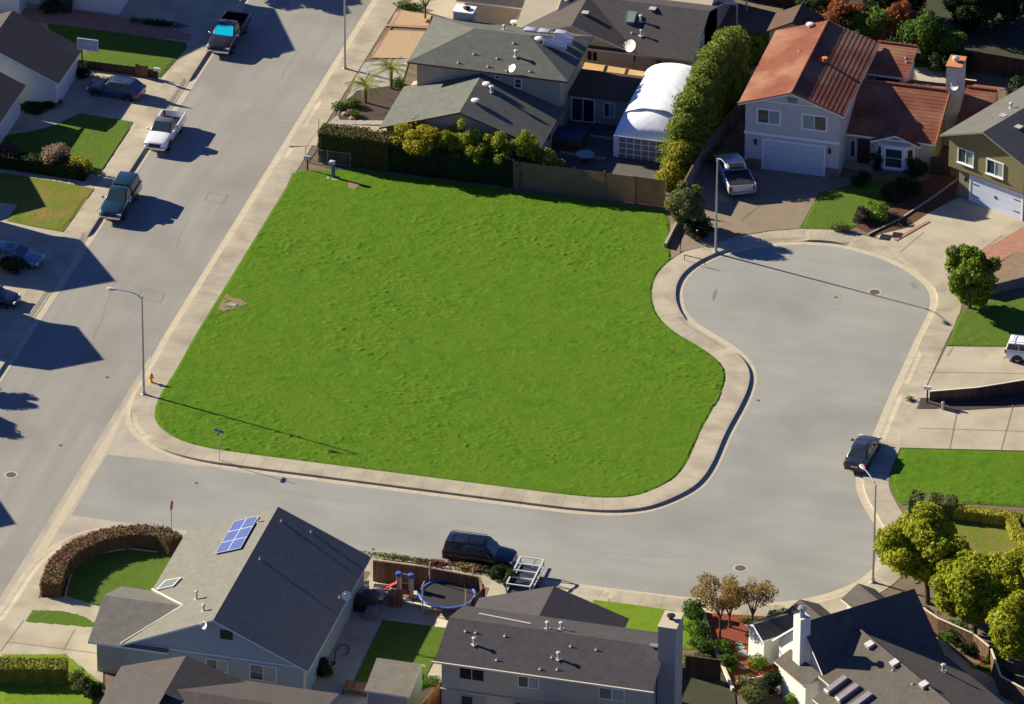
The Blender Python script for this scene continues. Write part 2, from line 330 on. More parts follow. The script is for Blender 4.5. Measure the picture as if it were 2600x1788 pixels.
def resample(pts, step=.5):
    out = [pts[0]]; acc = 0
    for i in range(len(pts)-1):
        a, b = np.array(pts[i]), np.array(pts[i+1]); L = np.hypot(*(b-a)); n = max(1, int(round(L/step)))
        for k in range(1, n+1): out.append(tuple(a+(b-a)*k/n))
    return out
def smooth_path(p, it=3):
    p = np.array(p)
    for _ in range(it):
        q = p.copy(); q[1:-1] = .25*p[:-2]+.5*p[1:-1]+.25*p[2:]; p = q
    return p
def normals(p):
    t = np.gradient(p, axis=0); t /= np.linalg.norm(t, axis=1)[:, None]; return np.stack([-t[:, 1], t[:, 0]], 1)
kerb_px = [(440, 850), (383.5, 943), (350, 991), (333, 1030), (328, 1059), (338, 1090), (361, 1112), (400, 1138), (451, 1157), (522, 1173), (649, 1190),
  (1300, 1274), (1362, 1282), (1425, 1290), (1500, 1297), (1550, 1299), (1600, 1297), (1650, 1289), (1700, 1271), (1750, 1246), (1775, 1227.5), (1797, 1200), (1812, 1172), (1842, 1100),
  (1881, 1030), (1900, 988), (1906, 955), (1899, 930), (1882, 908), (1861.5, 890), (1829, 868), (1790, 846), (1750, 822), (1727, 797), (1716, 768), (1714.5, 739), (1723, 710), (1745, 684), (1781, 661), (1823, 642), (1861.5, 631), (1894, 623),
  (1942, 616), (2023, 611), (2088, 612), (2152, 621), (2217, 639), (2265, 656.5), (2307, 676), (2336.5, 697), (2362, 716), (2378.5, 739), (2382, 768), (2374, 800), (2346, 852), (2314, 923), (2278, 1001), (2237, 1100),
  (2210, 1160), (2195, 1195), (2190, 1220), (2193, 1243), (2203, 1268), (2218, 1296), (2235.5, 1323), (2250.5, 1348), (2257, 1378), (2250, 1411), (2238, 1440), (2220, 1462), (2195, 1480), (2160, 1497), (2115, 1513), (2050, 1529), (2010, 1535), (1964, 1539), (1883, 1539), (1788, 1530), (1550, 1502),
  (944, 1421), (471, 1356), (367, 1343), (310, 1340), (250, 1345), (190, 1362), (140, 1388), (98, 1420), (60, 1470), (20, 1535)]
kp = [(XR, 130.)] + [at(x, y, .06)[:2] for x, y in kerb_px]
kp[1] = (XR, kp[1][1]); kp += [(XR+.05, kp[-1][1]-2.5), (XR, -95.)]
KR = smooth_path(resample(kp, .5), 5)
KL = np.array(resample([(XL, -95.), (XL, 130.)], .5))     # same handedness: block lies to the left of travel ... see sign
LOW = [at(*p)[:2]+(r,) for p, r in [((800, 330), 5.0), ((1800, 850), 2.6), ((1950, 616), 2.6), ((2265, 660), 4.0), ((2350, 940), 2.5), ((2260, 1060), 3.3), ((430, 258), 3.6), ((262, 520), 1.5), ((120, 740), 9.0), ((60, 1430), 3), ((345, 1085), 1.6), ((1450, 1490), 2.5), ((2100, 1512), 3.5), ((20, 1580), 6)]]
def kheight(x, y):
    h = .17
    for (a, b, r) in LOW:
        d = math.hypot(x-a, y-b)
        h = min(h, .03+.14*max(0, min(1, (d-r)/.7)))
    return h
def pavement(K, side, name_g, name_s, lab):
    Nn = normals(K)*side; s = np.concatenate([[0], np.cumsum(np.linalg.norm(np.diff(K, axis=0), axis=1))])
    H = [kheight(*p) for p in K]
    def row(off, z): return [(K[i][0]+Nn[i][0]*off, K[i][1]+Nn[i][1]*off, z[i] if hasattr(z, '__len__') else z) for i in range(len(K))]
    G_, S_ = MB(), MB()
    rows = [row(-.55, .007), row(-.02, .014)]
    def strip(m, r0, r1, o0, o1):
        for i in range(len(K)-1):
            m.face([r0[i], r0[i+1], r1[i+1], r1[i]], 0, [(s[i], o0), (s[i+1], o0), (s[i+1], o1), (s[i], o1)])
    def flip(): return
    strip(G_, rows[0], rows[1], 0, .5)
    r = [row(-.02, .0), row(0, H), row(.15, [h+.006 for h in H]), row(.5, [max(h, .10)+.006 for h in H]), row(1.84, .142), row(1.86, -.1)]
    off = [-.02, 0, .15, .5, 1.84, 1.86]
    for a in range(5): strip(S_, r[a], r[a+1], off[a], off[a+1])
    for m, n_, l_ in ((G_, name_g, lab+' gutter'), (S_, name_s, lab+' sidewalk')):
        if side < 0 or True:
            o = struct(m, n_, M_gut if n_.startswith('gutter') else M_conc, 'pale concrete '+l_, 'gutter' if n_.startswith('gutter') else 'sidewalk')
            bm = bmesh.new(); bm.from_mesh(o.data); bmesh.ops.remove_doubles(bm, verts=bm.verts, dist=.001); bmesh.ops.recalc_face_normals(bm, faces=bm.faces)
            up = sum(f.normal.z for f in bm.faces)
            if up < 0: bmesh.ops.reverse_faces(bm, faces=bm.faces)
            bm.to_mesh(o.data); bm.free()
    return np.array([(K[i][0]+Nn[i][0]*1.80, K[i][1]+Nn[i][1]*1.80) for i in range(len(K))])
BR = pavement(KR, 1, 'gutter', 'sidewalk', 'winding round the grass lot')
BL = pavement(KL, 1, 'gutter', 'sidewalk', 'straight along the parked pickups')
def bidx(px): q = np.array(at(*px)[:2]); return int(np.argmin(((BR-q)**2).sum(1)))
def bseg(p0, p1):
    a, b = bidx(p0), bidx(p1); return [tuple(q) for q in (BR[a:b+1] if a <= b else BR[b:a+1][::-1])]
# yards behind the pavements
g = MB(); g.poly([tuple(q) for q in BR[::2]]+[(160, -95), (160, 130)], -.1, .12); struct(g, 'yard', M_soil, 'bare earth of the yards right of the street', 'yard')
g = MB(); g.poly([tuple(BL[0]), tuple(BL[-1]), (-160, 130), (-160, -95)], -.1, .12); struct(g, 'yard', M_drive, 'concrete yards left of the street', 'yard')
# concrete aprons and the valley gutter across the mouth of the side street
g = MB(); K2 = [tuple(q) for q in KR]
def kseg(p0, p1):
    a = int(np.argmin(((KR-np.array(at(*p0)[:2]))**2).sum(1))); b = int(np.argmin(((KR-np.array(at(*p1)[:2]))**2).sum(1))); return K2[min(a, b):max(a, b)+1]
g.poly([(XR-.6, at(395, 905)[1]), (XR-.6, at(150, 1300)[1]), at(183, 1309)[:2], at(273, 1155)[:2], at(460, 1178)[:2], at(648, 1205)[:2]]+kseg((386, 935), (648, 1192))[::-1], None, .009)
g.poly([(XR-.6, at(150, 1300)[1]), (XR-.6, at(10, 1545)[1])]+kseg((20, 1535), (471, 1356))[::-1]+[at(471, 1349)[:2], at(367, 1334)[:2], at(183, 1309)[:2]], None, .009)
struct(g, 'apron', M_apron, 'pale worn concrete apron at the street corner', 'apron')
g = MB(); g.poly([(XR-.25, at(395, 905)[1]-2), (XR-.25, at(60, 1420)[1]), (XR+.55, at(98, 1410)[1]), (XR+.55, at(273, 1155)[1])], None, .012); struct(g, 'valley_gutter', M_gut, 'straight pale gutter strip across the side street mouth', 'gutter')

zl = [.150]
def surf(name, mt, pts, z=None, label=None, cat=None, world=False, kind='structure'):
    if z is None: zl[0] += .0012; z = zl[0]
    m = MB(); q = pts if world else P2(pts); m.poly(q, z-.03, z)
    return struct(m, name, mt, label, cat)
# ---- the big grass lot: a rough sheet of real bumps
top = P2([(1698, 560), (1686, 536), (1530, 514), (1200, 470), (900, 432), (770, 434), (742, 440)])
lot = bseg((690, 470), (1700, 655))
lot_poly = lot + P2([(1703, 655), (1701, 600)]) + top
m = MB(); m.poly(lot_poly, .05, .150); o = struct(m, 'lawn', M_grass, 'large bright green rough grass lot on the street corner', 'lawn')
def rough_lawn(poly, step, amp, name, mt, label, z=.15, freq=(.9, 2.6, .35)):
    xs = [p[0] for p in poly]; ys = [p[1] for p in poly]
    X = np.arange(min(xs), max(xs), step); Y = np.arange(min(ys), max(ys), step); GX_, GY_ = np.meshgrid(X, Y); ins = inside_np(GX_, GY_, poly)
    ed = ins.copy()
    ed[1:] &= ins[:-1]; ed[:-1] &= ins[1:]; ed[:, 1:] &= ins[:, :-1]; ed[:, :-1] &= ins[:, 1:]
    rs = np.random.RandomState(3)
    def vnoise(sc_x, sc_y, seed):
        rr = np.random.RandomState(seed); nx = int((max(xs)-min(xs))*sc_x)+3; ny = int((max(ys)-min(ys))*sc_y)+3; T = rr.rand(ny, nx)
        u = (GX_-min(xs))*sc_x; v = (GY_-min(ys))*sc_y; i = u.astype(int); j = v.astype(int); fu = u-i; fv = v-j; fu = fu*fu*(3-2*fu); fv = fv*fv*(3-2*fv)
        return (T[j, i]*(1-fu)+T[j, i+1]*fu)*(1-fv)+(T[j+1, i]*(1-fu)+T[j+1, i+1]*fu)*fv
    h = .12*vnoise(.9, .9, 1)+.22*vnoise(2.4, 3.2, 2)+.34*vnoise(4.6, 6.4, 4)+.34*vnoise(6.5, 9.0, 11)
    msk = np.clip(vnoise(.16, .16, 8)*1.9-.55, .12, 1)
    tuft = np.clip(vnoise(1.5, 2.0, 5)*vnoise(3.0, 4.2, 6)-.36, 0, 1)*2.2*msk
    small = np.clip(vnoise(3.2, 5.2, 15)*vnoise(2.2, 3.0, 16)-.30, 0, 1)*1.5*(.5+.5*msk)
    h = (h-.25)*.7*(.5+.5*msk)+tuft*.22+small*.75
    Z = z+.012+amp*h; Z[~ed] = z-.02
    idx = -np.ones(GX_.shape, int); idx[ins] = np.arange(ins.sum()); V = np.stack([GX_[ins], GY_[ins], Z[ins]], 1).astype(np.float32)
    q = ins[:-1, :-1] & ins[1:, :-1] & ins[:-1, 1:] & ins[1:, 1:]
    Q = np.stack([idx[:-1, :-1][q], idx[:-1, 1:][q], idx[1:, 1:][q], idx[1:, :-1][q]], 1).astype(np.int32)
    me = bpy.data.meshes.new(name); me.vertices.add(len(V)); me.vertices.foreach_set('co', V.ravel()); me.loops.add(Q.size); me.loops.foreach_set('vertex_index', Q.ravel())
    me.polygons.add(len(Q)); me.polygons.foreach_set('loop_start', np.arange(0, Q.size, 4, dtype=np.int32)); me.polygons.foreach_set('use_smooth', np.ones(len(Q), bool)); me.update(calc_edges=True); me.materials.append(mt)
    o = bpy.data.objects.new(name, me); C.objects.link(o); tag(o, label, 'grass', None, 'stuff'); return o
rough_lawn(lot_poly, .08, .125, 'grass', M_grass, 'bright green tufted grass covering the corner lot')
def worn(poly, name, label, mt, z):
    n = len(poly); m = MB(); m.poly(poly, None, z); o = struct(m, name, mt, label, 'bare patch'); return o
def blob(px, rx, ry, n=22, jit=.25, seed=1):
    rr = random.Random(seed); c = at(*px, .15); return [(c[0]+rx*math.cos(2*math.pi*i/n)*(1+rr.uniform(-jit, jit)), c[1]+ry*math.sin(2*math.pi*i/n)*(1+rr.uniform(-jit, jit))) for i in range(n)]
surf('bare_dirt', M_dirt, [(562, 768), (553, 784), (563, 795), (578, 789), (594, 787), (612, 780), (628, 774), (612, 764), (598, 759), (585, 753), (574, 748)], .200, 'bare dirt patch at the left edge of the grass lot', 'bare patch')
surf('bare_dirt', M_dirt, [(884, 464), (884, 478), (900, 484), (915, 470), (898, 462)], .200, 'small brown bare patch below the corner hedge', 'bare patch')
surf('dirt_strip', M_dirt, [(1701, 571), (1726, 563), (1727, 645), (1704, 657)], .16, 'narrow dirt strip between lot grass and low wall', 'dirt')
m = MB(); c = at(589, 773, .24); m.box(c[0]-.36, c[0]+.36, c[1]-.24, c[1]+.24, .16, .235); m.box(c[0]-.26, c[0]+.26, c[1]-.16, c[1]+.16, .235, .245)
tag(m.build('utility_box_lid', M_rock, loc=(c[0], c[1], .2)), 'grey concrete utility lid in the dirt patch', 'utility lid')
# ---- lawns
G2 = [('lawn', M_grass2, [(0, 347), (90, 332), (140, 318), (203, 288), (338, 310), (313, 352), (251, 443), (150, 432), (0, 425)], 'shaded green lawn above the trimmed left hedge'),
 ('lawn', M_grass3, [(0, 440), (60, 448), (150, 462), (240, 480), (160, 589), (80, 575), (17, 561), (45, 520), (0, 514)], 'olive sunlit lawn below the left hedge'),
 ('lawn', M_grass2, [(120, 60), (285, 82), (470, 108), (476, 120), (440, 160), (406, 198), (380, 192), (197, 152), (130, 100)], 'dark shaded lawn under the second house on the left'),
 ('lawn', M_grass2, [(2433, 800), (2404, 878), (2700, 884), (2700, 740), (2480, 770)], 'small lawn beside the round tree on the right'),
 ('lawn', M_grass, [(2288, 1139), (2700, 1150), (2700, 1295), (2480, 1280), (2290, 1282), (2274, 1268), (2259, 1225), (2270.6, 1180)], 'rough lawn right of the parked sedan'),
 ('lawn', M_grass3, [(2296, 1296), (2410, 1312), (2700, 1350), (2700, 1380), (2560, 1420), (2450, 1470), (2330, 1440)], 'yellowed lawn behind the low box hedge'),
 ('lawn', M_grass4, [(1500, 1522), (1600, 1535), (1713, 1552), (1800, 1590), (1800, 1650), (1500, 1640)], 'bright lawn beside the two storey house chimney'),
 
 ('lawn', M_grass2, [(2080, 490), (2030, 581), (2120, 584), (2180, 575), (2290, 510), (2290, 450), (2160, 470)], 'striped lawn in front of the bay window'),
 ('lawn', M_grass4, [(0, 1660), (170, 1660), (262, 1735), (240, 1800), (0, 1800)], 'bright lawn at the bottom left corner'),
 ('lawn', M_grass2, [(56, 1582), (76, 1548), (160, 1550), (215, 1564), (250, 1585), (250, 1598), (180, 1592)], 'thin grass strip beside the front walk'),
 ('lawn', M_grass2, [(2300, 130), (2300, 175), (2400, 185), (2440, 160), (2420, 130)], 'back lawn behind the red tiled house')]
for nm, mt, pts, lb in G2:
    surf(nm, mt, pts, None, lb, 'lawn')
    if mt is not M_grass: rough_lawn(P2(pts), .12, .055, 'grass', mt, 'short grass of the '+lb, z=zl[0]+.004)
lawn_hedge = [at(470, 1348)[:2]]
surf('lawn', M_grass2, [(165, 1500), (178, 1460), (215, 1425), (270, 1403), (330, 1396), (400, 1402), (430, 1415), (440, 1430), (400, 1520), (250, 1536), (190, 1525)], None, 'oval front lawn inside the curved red hedge', 'lawn')
rough_lawn(P2([(2288, 1141), (2700, 1152), (2700, 1293), (2480, 1280), (2290, 1280), (2276, 1266), (2262, 1225), (2272, 1182)]), .13, .13, 'grass', M_grass, 'tufted grass right of the parked sedan', z=.17)
# ---- driveways and other hard surfaces
D2 = [('driveway', M_drive, [(730, 372), (760, 318), (850, 318), (990, 322), (990, 368)], 'cream driveway of the grey green house', 'driveway'),
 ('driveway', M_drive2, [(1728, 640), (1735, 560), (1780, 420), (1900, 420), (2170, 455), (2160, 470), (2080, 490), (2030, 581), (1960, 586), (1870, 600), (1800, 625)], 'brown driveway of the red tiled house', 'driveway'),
 ('driveway', M_drive, [(2225, 600), (2300, 570), (2440, 500), (2640, 580), (2640, 600), (2560, 640), (2400, 760), (2330, 690)], 'wide driveway of the olive house', 'driveway'),
 ('driveway', M_drive, [(2404, 881), (2700, 884), (2700, 1000), (2330, 1012), (2350, 990)], 'driveway under the white car', 'driveway'),
 ('driveway', M_drive, [(2318, 1040), (2370, 1040), (2700, 1020), (2700, 1148), (2288, 1138), (2280, 1100)], 'jointed concrete driveway above the rough lawn', 'driveway'),
 ('driveway', M_drive, [(20, 1570), (98, 1520), (170, 1515), (262, 1545), (262, 1740), (172, 1672), (0, 1668), (-60, 1665), (-60, 1600)], 'cream driveway of the blue grey house', 'driveway'),
 ('driveway', M_drive, [(1250, 1478), (1545, 1520), (1545, 1560), (1420, 1560), (1230, 1530)], 'driveway behind the utility trailer', 'driveway'),
 ('driveway', M_drive, [(1990, 1545), (2090, 1530), (2150, 1510), (2190, 1500), (2200, 1560), (2000, 1600)], 'driveway of the white house', 'driveway'),
 ('patio', M_drive, [(760, 1790), (960, 1420), (1010, 1530), (1080, 1510), (1200, 1560), (1150, 1800), (800, 1800)], 'bluish concrete patio behind the blue grey house', 'patio'),
 ('side_walk_path', M_drive, [(2360, 1600), (2400, 1632), (2450, 1680), (2530, 1730), (2640, 1800), (2640, 1900), (2500, 1850), (2360, 1700)], 'narrow side path beside the wooden fence', 'path'),
 ('walkway', M_brickp, [(2462, 655), (2600, 576), (2700, 560), (2700, 640), (2580, 640), (2500, 690), (2440, 690)], 'brick walkway of the olive house', 'walkway'),
 ('walkway', M_brickp, [(55, 22), (170, 25), (305, 44), (485, 88), (478, 103), (285, 82), (120, 60), (60, 56)], 'purple brick walkway in shade', 'walkway'),
 ('bare_yard', M_dirt, [(2510, 690), (2580, 640), (2700, 640), (2700, 700), (2510, 740)], 'bare brown front yard beyond the round tree', 'yard'),
 ('mulch_bed', M_redm, [(1782, 1553), (1800, 1558), (1960, 1567), (2010, 1572), (2040, 1600), (1985, 1650), (1975, 1740), (1860, 1765), (1830, 1700), (1800, 1640)], 'red mulch garden between the two lower houses', 'flower bed'),
 ('mulch_bed', M_brownm, [(2170, 575), (2290, 520), (2290, 480), (2400, 440), (2440, 455), (2420, 500), (2300, 580), (2215, 600)], 'brown mulch bed beside the olive house driveway', 'flower bed'),
 ('mulch_bed', M_mulch, [(2340, 1012), (2700, 995), (2700, 1028), (2420, 1045), (2380, 1038), (2332, 1040)], 'dark mulch strip between the two right driveways', 'flower bed'),
 ('mulch_bed', M_mulch, [(902, 228), (980, 212), (1030, 215), (1010, 300), (950, 312), (860, 308), (850, 290)], 'dark mulch bed with palms', 'flower bed'),
 ('rock_bed', M_rock, [(925, 160), (1040, 150), (1020, 215), (905, 232), (850, 300), (830, 318), (862, 318), (980, 318), (978, 308), (862, 306), (856, 290), (890, 235), (900, 205)], 'grey river rock border by the palms', 'rock bed'),
 ('gravel_bed', M_gravel, [(988, 78), (1082, 82), (1060, 150), (942, 148), (950, 128)], 'tan gravel square nearest the palms', 'gravel bed'),
 ('gravel_bed', M_gravel, [(1003, 34), (1020, 28), (1095, 40), (1088, 68), (990, 64)], 'tan gravel triangle under the bare shrub', 'gravel bed'),
 ('yard_paving', M_drive, [(1050, -60), (1400, -60), (1400, 60), (1180, 60), (1075, 30), (1030, 20), (1050, 0)], 'pale concrete yard at the top centre', 'paving'),
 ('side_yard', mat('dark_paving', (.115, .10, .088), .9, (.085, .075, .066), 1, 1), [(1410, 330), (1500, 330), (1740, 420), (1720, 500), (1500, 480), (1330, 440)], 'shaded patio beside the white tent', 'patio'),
 ('back_patio', M_drive, [(2320, 172), (2400, 175), (2450, 190), (2420, 215), (2330, 208)], 'cream patio behind the red tiled house', 'patio'),
 ('back_garden', M_soil, [(1810, 0), (2000, 0), (1960, 90), (1820, 90)], 'brown weedy back garden', 'garden'),
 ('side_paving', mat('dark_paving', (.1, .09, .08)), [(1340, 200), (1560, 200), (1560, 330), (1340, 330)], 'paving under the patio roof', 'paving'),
 ('street_yard', M_drive, [(2560, -50), (2700, -50), (2700, 80), (2560, 60)], 'grey paving at the top right corner', 'paving'),
 ('shaded_garden', mat('shade_toned_soil', (.03, .04, .018), .95, (.05, .045, .025), 1, 1), [(2060, -80), (2700, -120), (2700, 190), (2420, 180), (2290, 128), (2060, 100)], 'planted ground at the top right with shade put into its colour', 'garden')]  # last entry: soil colour darkened to stand in for shade over the garden
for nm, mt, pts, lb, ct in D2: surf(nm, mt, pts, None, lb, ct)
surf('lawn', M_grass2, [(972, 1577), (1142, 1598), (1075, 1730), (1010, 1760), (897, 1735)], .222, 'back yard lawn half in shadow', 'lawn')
surf('garden_slab', M_cream, [(1112, 1568), (1146, 1580), (1140, 1598), (1104, 1594)], .23, 'sunlit cream slab at the corner of the back yard lawn', 'slab')
jm = MB()
for a, b in [((2404, 905), (2420, 881)), ((2350, 945), (2640, 950)), ((2330, 1088), (2640, 1097)), ((2430, 1042), (2410, 1142)), ((2572, 1030), (2540, 1147)), ((2400, 700), (2545, 598)), ((2285, 640), (2345, 590)), ((0, 1655), (60, 1575)), ((160, 1650), (190, 1598)), ((15, 1630), (250, 1660)), ((1880, 560), (1990, 470)), ((830, 372), (870, 318))]:
    p, q = np.array(at(*a, .15)[:2]), np.array(at(*b, .15)[:2]); n = q-p; n = np.array([-n[1], n[0]])/np.linalg.norm(n)*.022; zt = zl[0]+.003
    jm.face([(*(p-n), zt), (*(q-n), zt), (*(q+n), zt), (*(p+n), zt)])
struct(jm, 'expansion_joint', mat('joint_dark', (.23, .20, .15), .95), 'thin dark expansion joints of the driveways', 'joint')
surf('shaded_yard', mat('shade_toned_soil', (.03, .04, .018)), [(1722, 1685), (1835, 1696), (1865, 1760), (1880, 1900), (1700, 1900)], None, 'ground coloured as deep shade behind the board fence by the grey chimney', 'yard')  # ground sheet coloured near black in place of the house's shade
# red kerb paint, manholes, valve lids, patches
def disc(name, px, r, label, grp, ring=True, mt=None):
    x, y, _ = at(*px); t = thing(name, label, 'manhole' if ring else 'valve lid', (x, y, .004), 0, grp)
    m = MB(); m.lathe((0, 0, 0), [(0, .012), (r, .012), (r, .0)], 24); m.build('cover', mt or M_iron, t, local=True)
    if ring: m = MB(); m.lathe((0, 0, 0), [(r+.012, .009), (r*1.45, .009), (r*1.45, 0)], 24); m.build('collar', M_ironring, t, local=True)
disc('manhole', (28, 1206), .36, 'manhole with pale ring at the left of the main street', 'street manholes')
disc('manhole', (2221, 742), .38, 'manhole under the lamp shadow in the turning circle', 'street manholes')
disc('manhole', (1880, 1443), .38, 'manhole near the two rust leaved trees', 'street manholes')
for px, lb in [((272, 958), 'small valve lid on the main street level with the hydrant'), ((153, 1131), 'small valve lid on the main street below the hydrant'), ((2122, 755), 'square valve lid at the middle of the turning circle'), ((498, 1227), 'small valve lid just below the lot corner kerb'), ((947, 1395), 'small lid left of the black car'), ((1925, 1017), 'tiny lid beside the inner kerb bend')]:
    disc('valve_lid', px, .13, lb, 'valve lids', False)
def patch(name, pts, mt, label, z=.006): 
    m = MB(); m.poly([at(*p)[:2] for p in pts], None, z); return struct(m, name, mt, label, 'road patch')
M_patch = mat('asphalt_patch', (.285, .272, .242), .95, (.25, .238, .21), 3, 1); M_patchd = mat('asphalt_stain', (.20, .175, .150), .95, (.235, .215, .19), 6, 1); M_line = mat('asphalt_seal', (.17, .16, .15), .95)
M_stain2 = mat('asphalt_dust', (.29, .275, .235), .95, (.26, .25, .22), 4, 1)
patch('road_patch', [(2085, 745), (2100, 738), (2138, 748), (2133, 788), (2100, 790), (2078, 765)], M_patch, 'pale square patch in the turning circle', .0075)
patch('road_patch', [(1812, 765), (1822, 768), (1852, 800), (1860, 822), (1850, 823), (1828, 795)], M_stain2, 'long pale scar on the turning circle', .0075)
patch('road_stain', blob((1925, 696), .28, .45, seed=4), M_patchd, 'brown stain upper left of the turning circle', .0075)
patch('road_stain', [(1808, 760), (1812, 740), (1822, 733), (1818, 750), (1812, 764)], M_line, 'dark curved scar on the turning circle', .0075)
patch('road_stain', [(2310, 715), (2322, 718), (2332, 730), (2320, 735)], M_patchd, 'dark smudge by the right kerb', .0075)
def frame_patch(p, label):
    m = MB(); q = [at(*a)[:2] for a in p]
    for i in range(4):
        a = np.array(q[i]); b = np.array(q[(i+1) % 4]); n = (b-a)/np.linalg.norm(b-a); n = np.array([-n[1], n[0]])*.035
        m.face([(*(a-n), .0075), (*(b-n), .0075), (*(b+n), .0075), (*(a+n), .0075)])
    struct(m, 'patch_outline', mat('asphalt_joint', (.215, .20, .18), .95), label, 'road patch')
frame_patch([(358, 733), (418, 745), (408, 768), (352, 757)], 'faint rectangular patch by the lamp top')
frame_patch([(530, 490), (578, 496), (565, 516), (520, 508)], 'faint rectangular patch beside the parked green pickup')
m = MB(); rq = random.Random(12)
for a, b in [((300, 700), (230, 860)), ((480, 560), (440, 640)), ((760, 120), (700, 200)), ((1500, 1400), (1750, 1415)), ((700, 1250), (980, 1290)), ((330, 1210), (520, 1238)), ((1880, 690), (1960, 640))]:
    p, q = np.array(at(*a)[:2]), np.array(at(*b)[:2]); k = 14; pr = None; d = (q-p)/k; off = 0
    for i in range(k+1):
        off += rq.uniform(-.12, .12); c = p+d*i+np.array([-d[1], d[0]])/np.linalg.norm(d)*off
        if pr is not None:
            e_n = c-pr; e_n = np.array([-e_n[1], e_n[0]])/np.linalg.norm(e_n)*rq.uniform(.006, .013); m.face([(*(pr-e_n), .0085), (*(c-e_n), .0085), (*(c+e_n), .0085), (*(pr+e_n), .0085)])
        pr = c
struct(m, 'asphalt_crack', mat('crack_dark', (.225, .218, .19), .95), 'thin wandering cracks in the street surface', 'road crack')
for i, (px, rx, ry) in enumerate([((420, 690), .35, .22), ((700, 330), .2, .15), ((540, 600), .25, .18), ((2040, 1010), .3, .5), ((1900, 1180), .4, .25), ((1250, 1390), .5, .2), ((1700, 1340), .35, .25), ((2190, 960), .2, .35), ((300, 1050), .3, .3), ((900, 1260), .4, .16), ((120, 1230), .3, .3)]):
    patch('oil_stain', blob(px, rx, ry, 12, .35, seed=60+i), mat('faint_stain', (.225, .212, .188), .95, (.25, .238, .21), 8, 1), 'faint dark drip stain on the asphalt', .0065+.0002*i)
m = MB()
for a, b in [((684, 311), (735, 306)), ((728, 262), (760, 258))]:
    p, q = at(*a), at(*b); m.face([(p[0], p[1]-.03, .0065), (q[0], q[1]-.03, .0065), (q[0], q[1]+.03, .0065), (p[0], p[1]+.03, .0065)])
struct(m, 'road_scratch', M_gut, 'two pale scratches on the upper street', 'road mark')
g = MB()
for i in range(len(KR)-1):
    p = KR[i]
    a, b = at(372, 960), at(345, 1000)
    if b[1] < p[1] < a[1] and p[0] < XR+1.2:
        n = normals(KR)
        g.face([(KR[i][0]-n[i][0]*.024, KR[i][1]-n[i][1]*.024, .018), (KR[i+1][0]-n[i+1][0]*.024, KR[i+1][1]-n[i+1][1]*.024, .018), (KR[i+1][0]+n[i+1][0]*.13, KR[i+1][1]+n[i+1][1]*.13, .152), (KR[i][0]+n[i][0]*.13, KR[i][1]+n[i][1]*.13, .152)])
if g.f: struct(g, 'kerb_paint', mat('faded_red_paint', (.50, .27, .20), .9, (.46, .38, .28), 5, 1), 'faded red kerb paint by the hydrant', 'kerb paint')

# ================================================================== HOUSES
def gable_roof(parent, mats, axis, a0, a1, e0, e1, ze, zr, ridge=None, th=.14, tile=False, name='roof'):
    """axis 'y': ridge runs along y from a0 to a1, eaves at x=e0 and x=e1. mats = (roof, fascia)"""
    m = MB(); rp = (e0+e1)/2 if ridge is None else ridge
    z0 = ze if not hasattr(ze, '__len__') else ze[0]; z1 = ze if not hasattr(ze, '__len__') else ze[1]
    def P(b, a, z): return (b, a, z) if axis == 'y' else (a, b, z)
    def slope(eb, zeb):
        Ls = math.hypot(rp-eb, zr-zeb); n = max(1, int(Ls/.36)) if tile else 1
        dz = .018 if tile else 0
        for k in range(n):
            t0, t1 = k/n, (k+1)/n
            b0, b1 = eb+(rp-eb)*t0, eb+(rp-eb)*t1; q0, q1 = zeb+(zr-zeb)*t0+dz, zeb+(zr-zeb)*t1
            pts = [P(b0, a0, q0), P(b0, a1, q0), P(b1, a1, q1), P(b1, a0, q1)]; uv = [(a0, Ls*t0), (a1, Ls*t0), (a1, Ls*t1), (a0, Ls*t1)]
            m.face(pts, 0, uv)
            if tile and k: m.face([P(b0, a0, q0-dz), P(b0, a1, q0-dz), P(b0, a1, q0), P(b0, a0, q0)], 0, uv)
        # fascia at the eave, soffit, rakes
        m.face([P(eb, a0, zeb-th), P(eb, a1, zeb-th), P(eb, a1, zeb+dz), P(eb, a0, zeb+dz)], 1)
        m.face([P(eb, a0, zeb-th), P(eb, a1, zeb-th), P(rp, a1, zr-th), P(rp, a0, zr-th)], 1)
        for a in (a0, a1): m.face([P(eb, a, zeb-th), P(rp, a, zr-th), P(rp, a, zr), P(eb, a, zeb+dz)], 1)
    slope(e0, z0); slope(e1, z1)
    o = m.build(name, list(mats), parent); fixn(o); return o
def fixn(o):
    bm = bmesh.new(); bm.from_mesh(o.data); bmesh.ops.remove_doubles(bm, verts=bm.verts, dist=.001); bmesh.ops.recalc_face_normals(bm, faces=bm.faces); bm.to_mesh(o.data); bm.free()
def gable_walls(parent, mt, axis, a0, a1, b0, b1, zfun, name='wall', z0=0.0, gap=.03):
    """solid walls with a gabled top following zfun(b); ends at a0,a1"""
    m = MB(); bs = [b0, b1]; pk = getattr(zfun, 'ridge', None)
    if pk is not None and b0 < pk < b1: bs = [b0, pk, b1]
    def P(b, a, z): return (b, a, z) if axis == 'y' else (a, b, z)
    zt = [zfun(b)-gap-.14 for b in bs]
    for a, fl in ((a0, 1), (a1, 0)):
        q = [P(bs[0], a, z0)]+[P(b, a, z) for b, z in zip(bs, zt)]+[P(bs[-1], a, z0)]
        m.face(q if fl else q[::-1], 0)
    for b, z in ((bs[0], zt[0]), (bs[-1], zt[-1])): m.face([P(b, a0, z0), P(b, a1, z0), P(b, a1, z), P(b, a0, z)], 0)
    for i in range(len(bs)-1): m.face([P(bs[i], a0, zt[i]), P(bs[i], a1, zt[i]), P(bs[i+1], a1, zt[i+1]), P(bs[i+1], a0, zt[i+1])], 0)
    o = m.build(name, mt, parent); fixn(o); return o
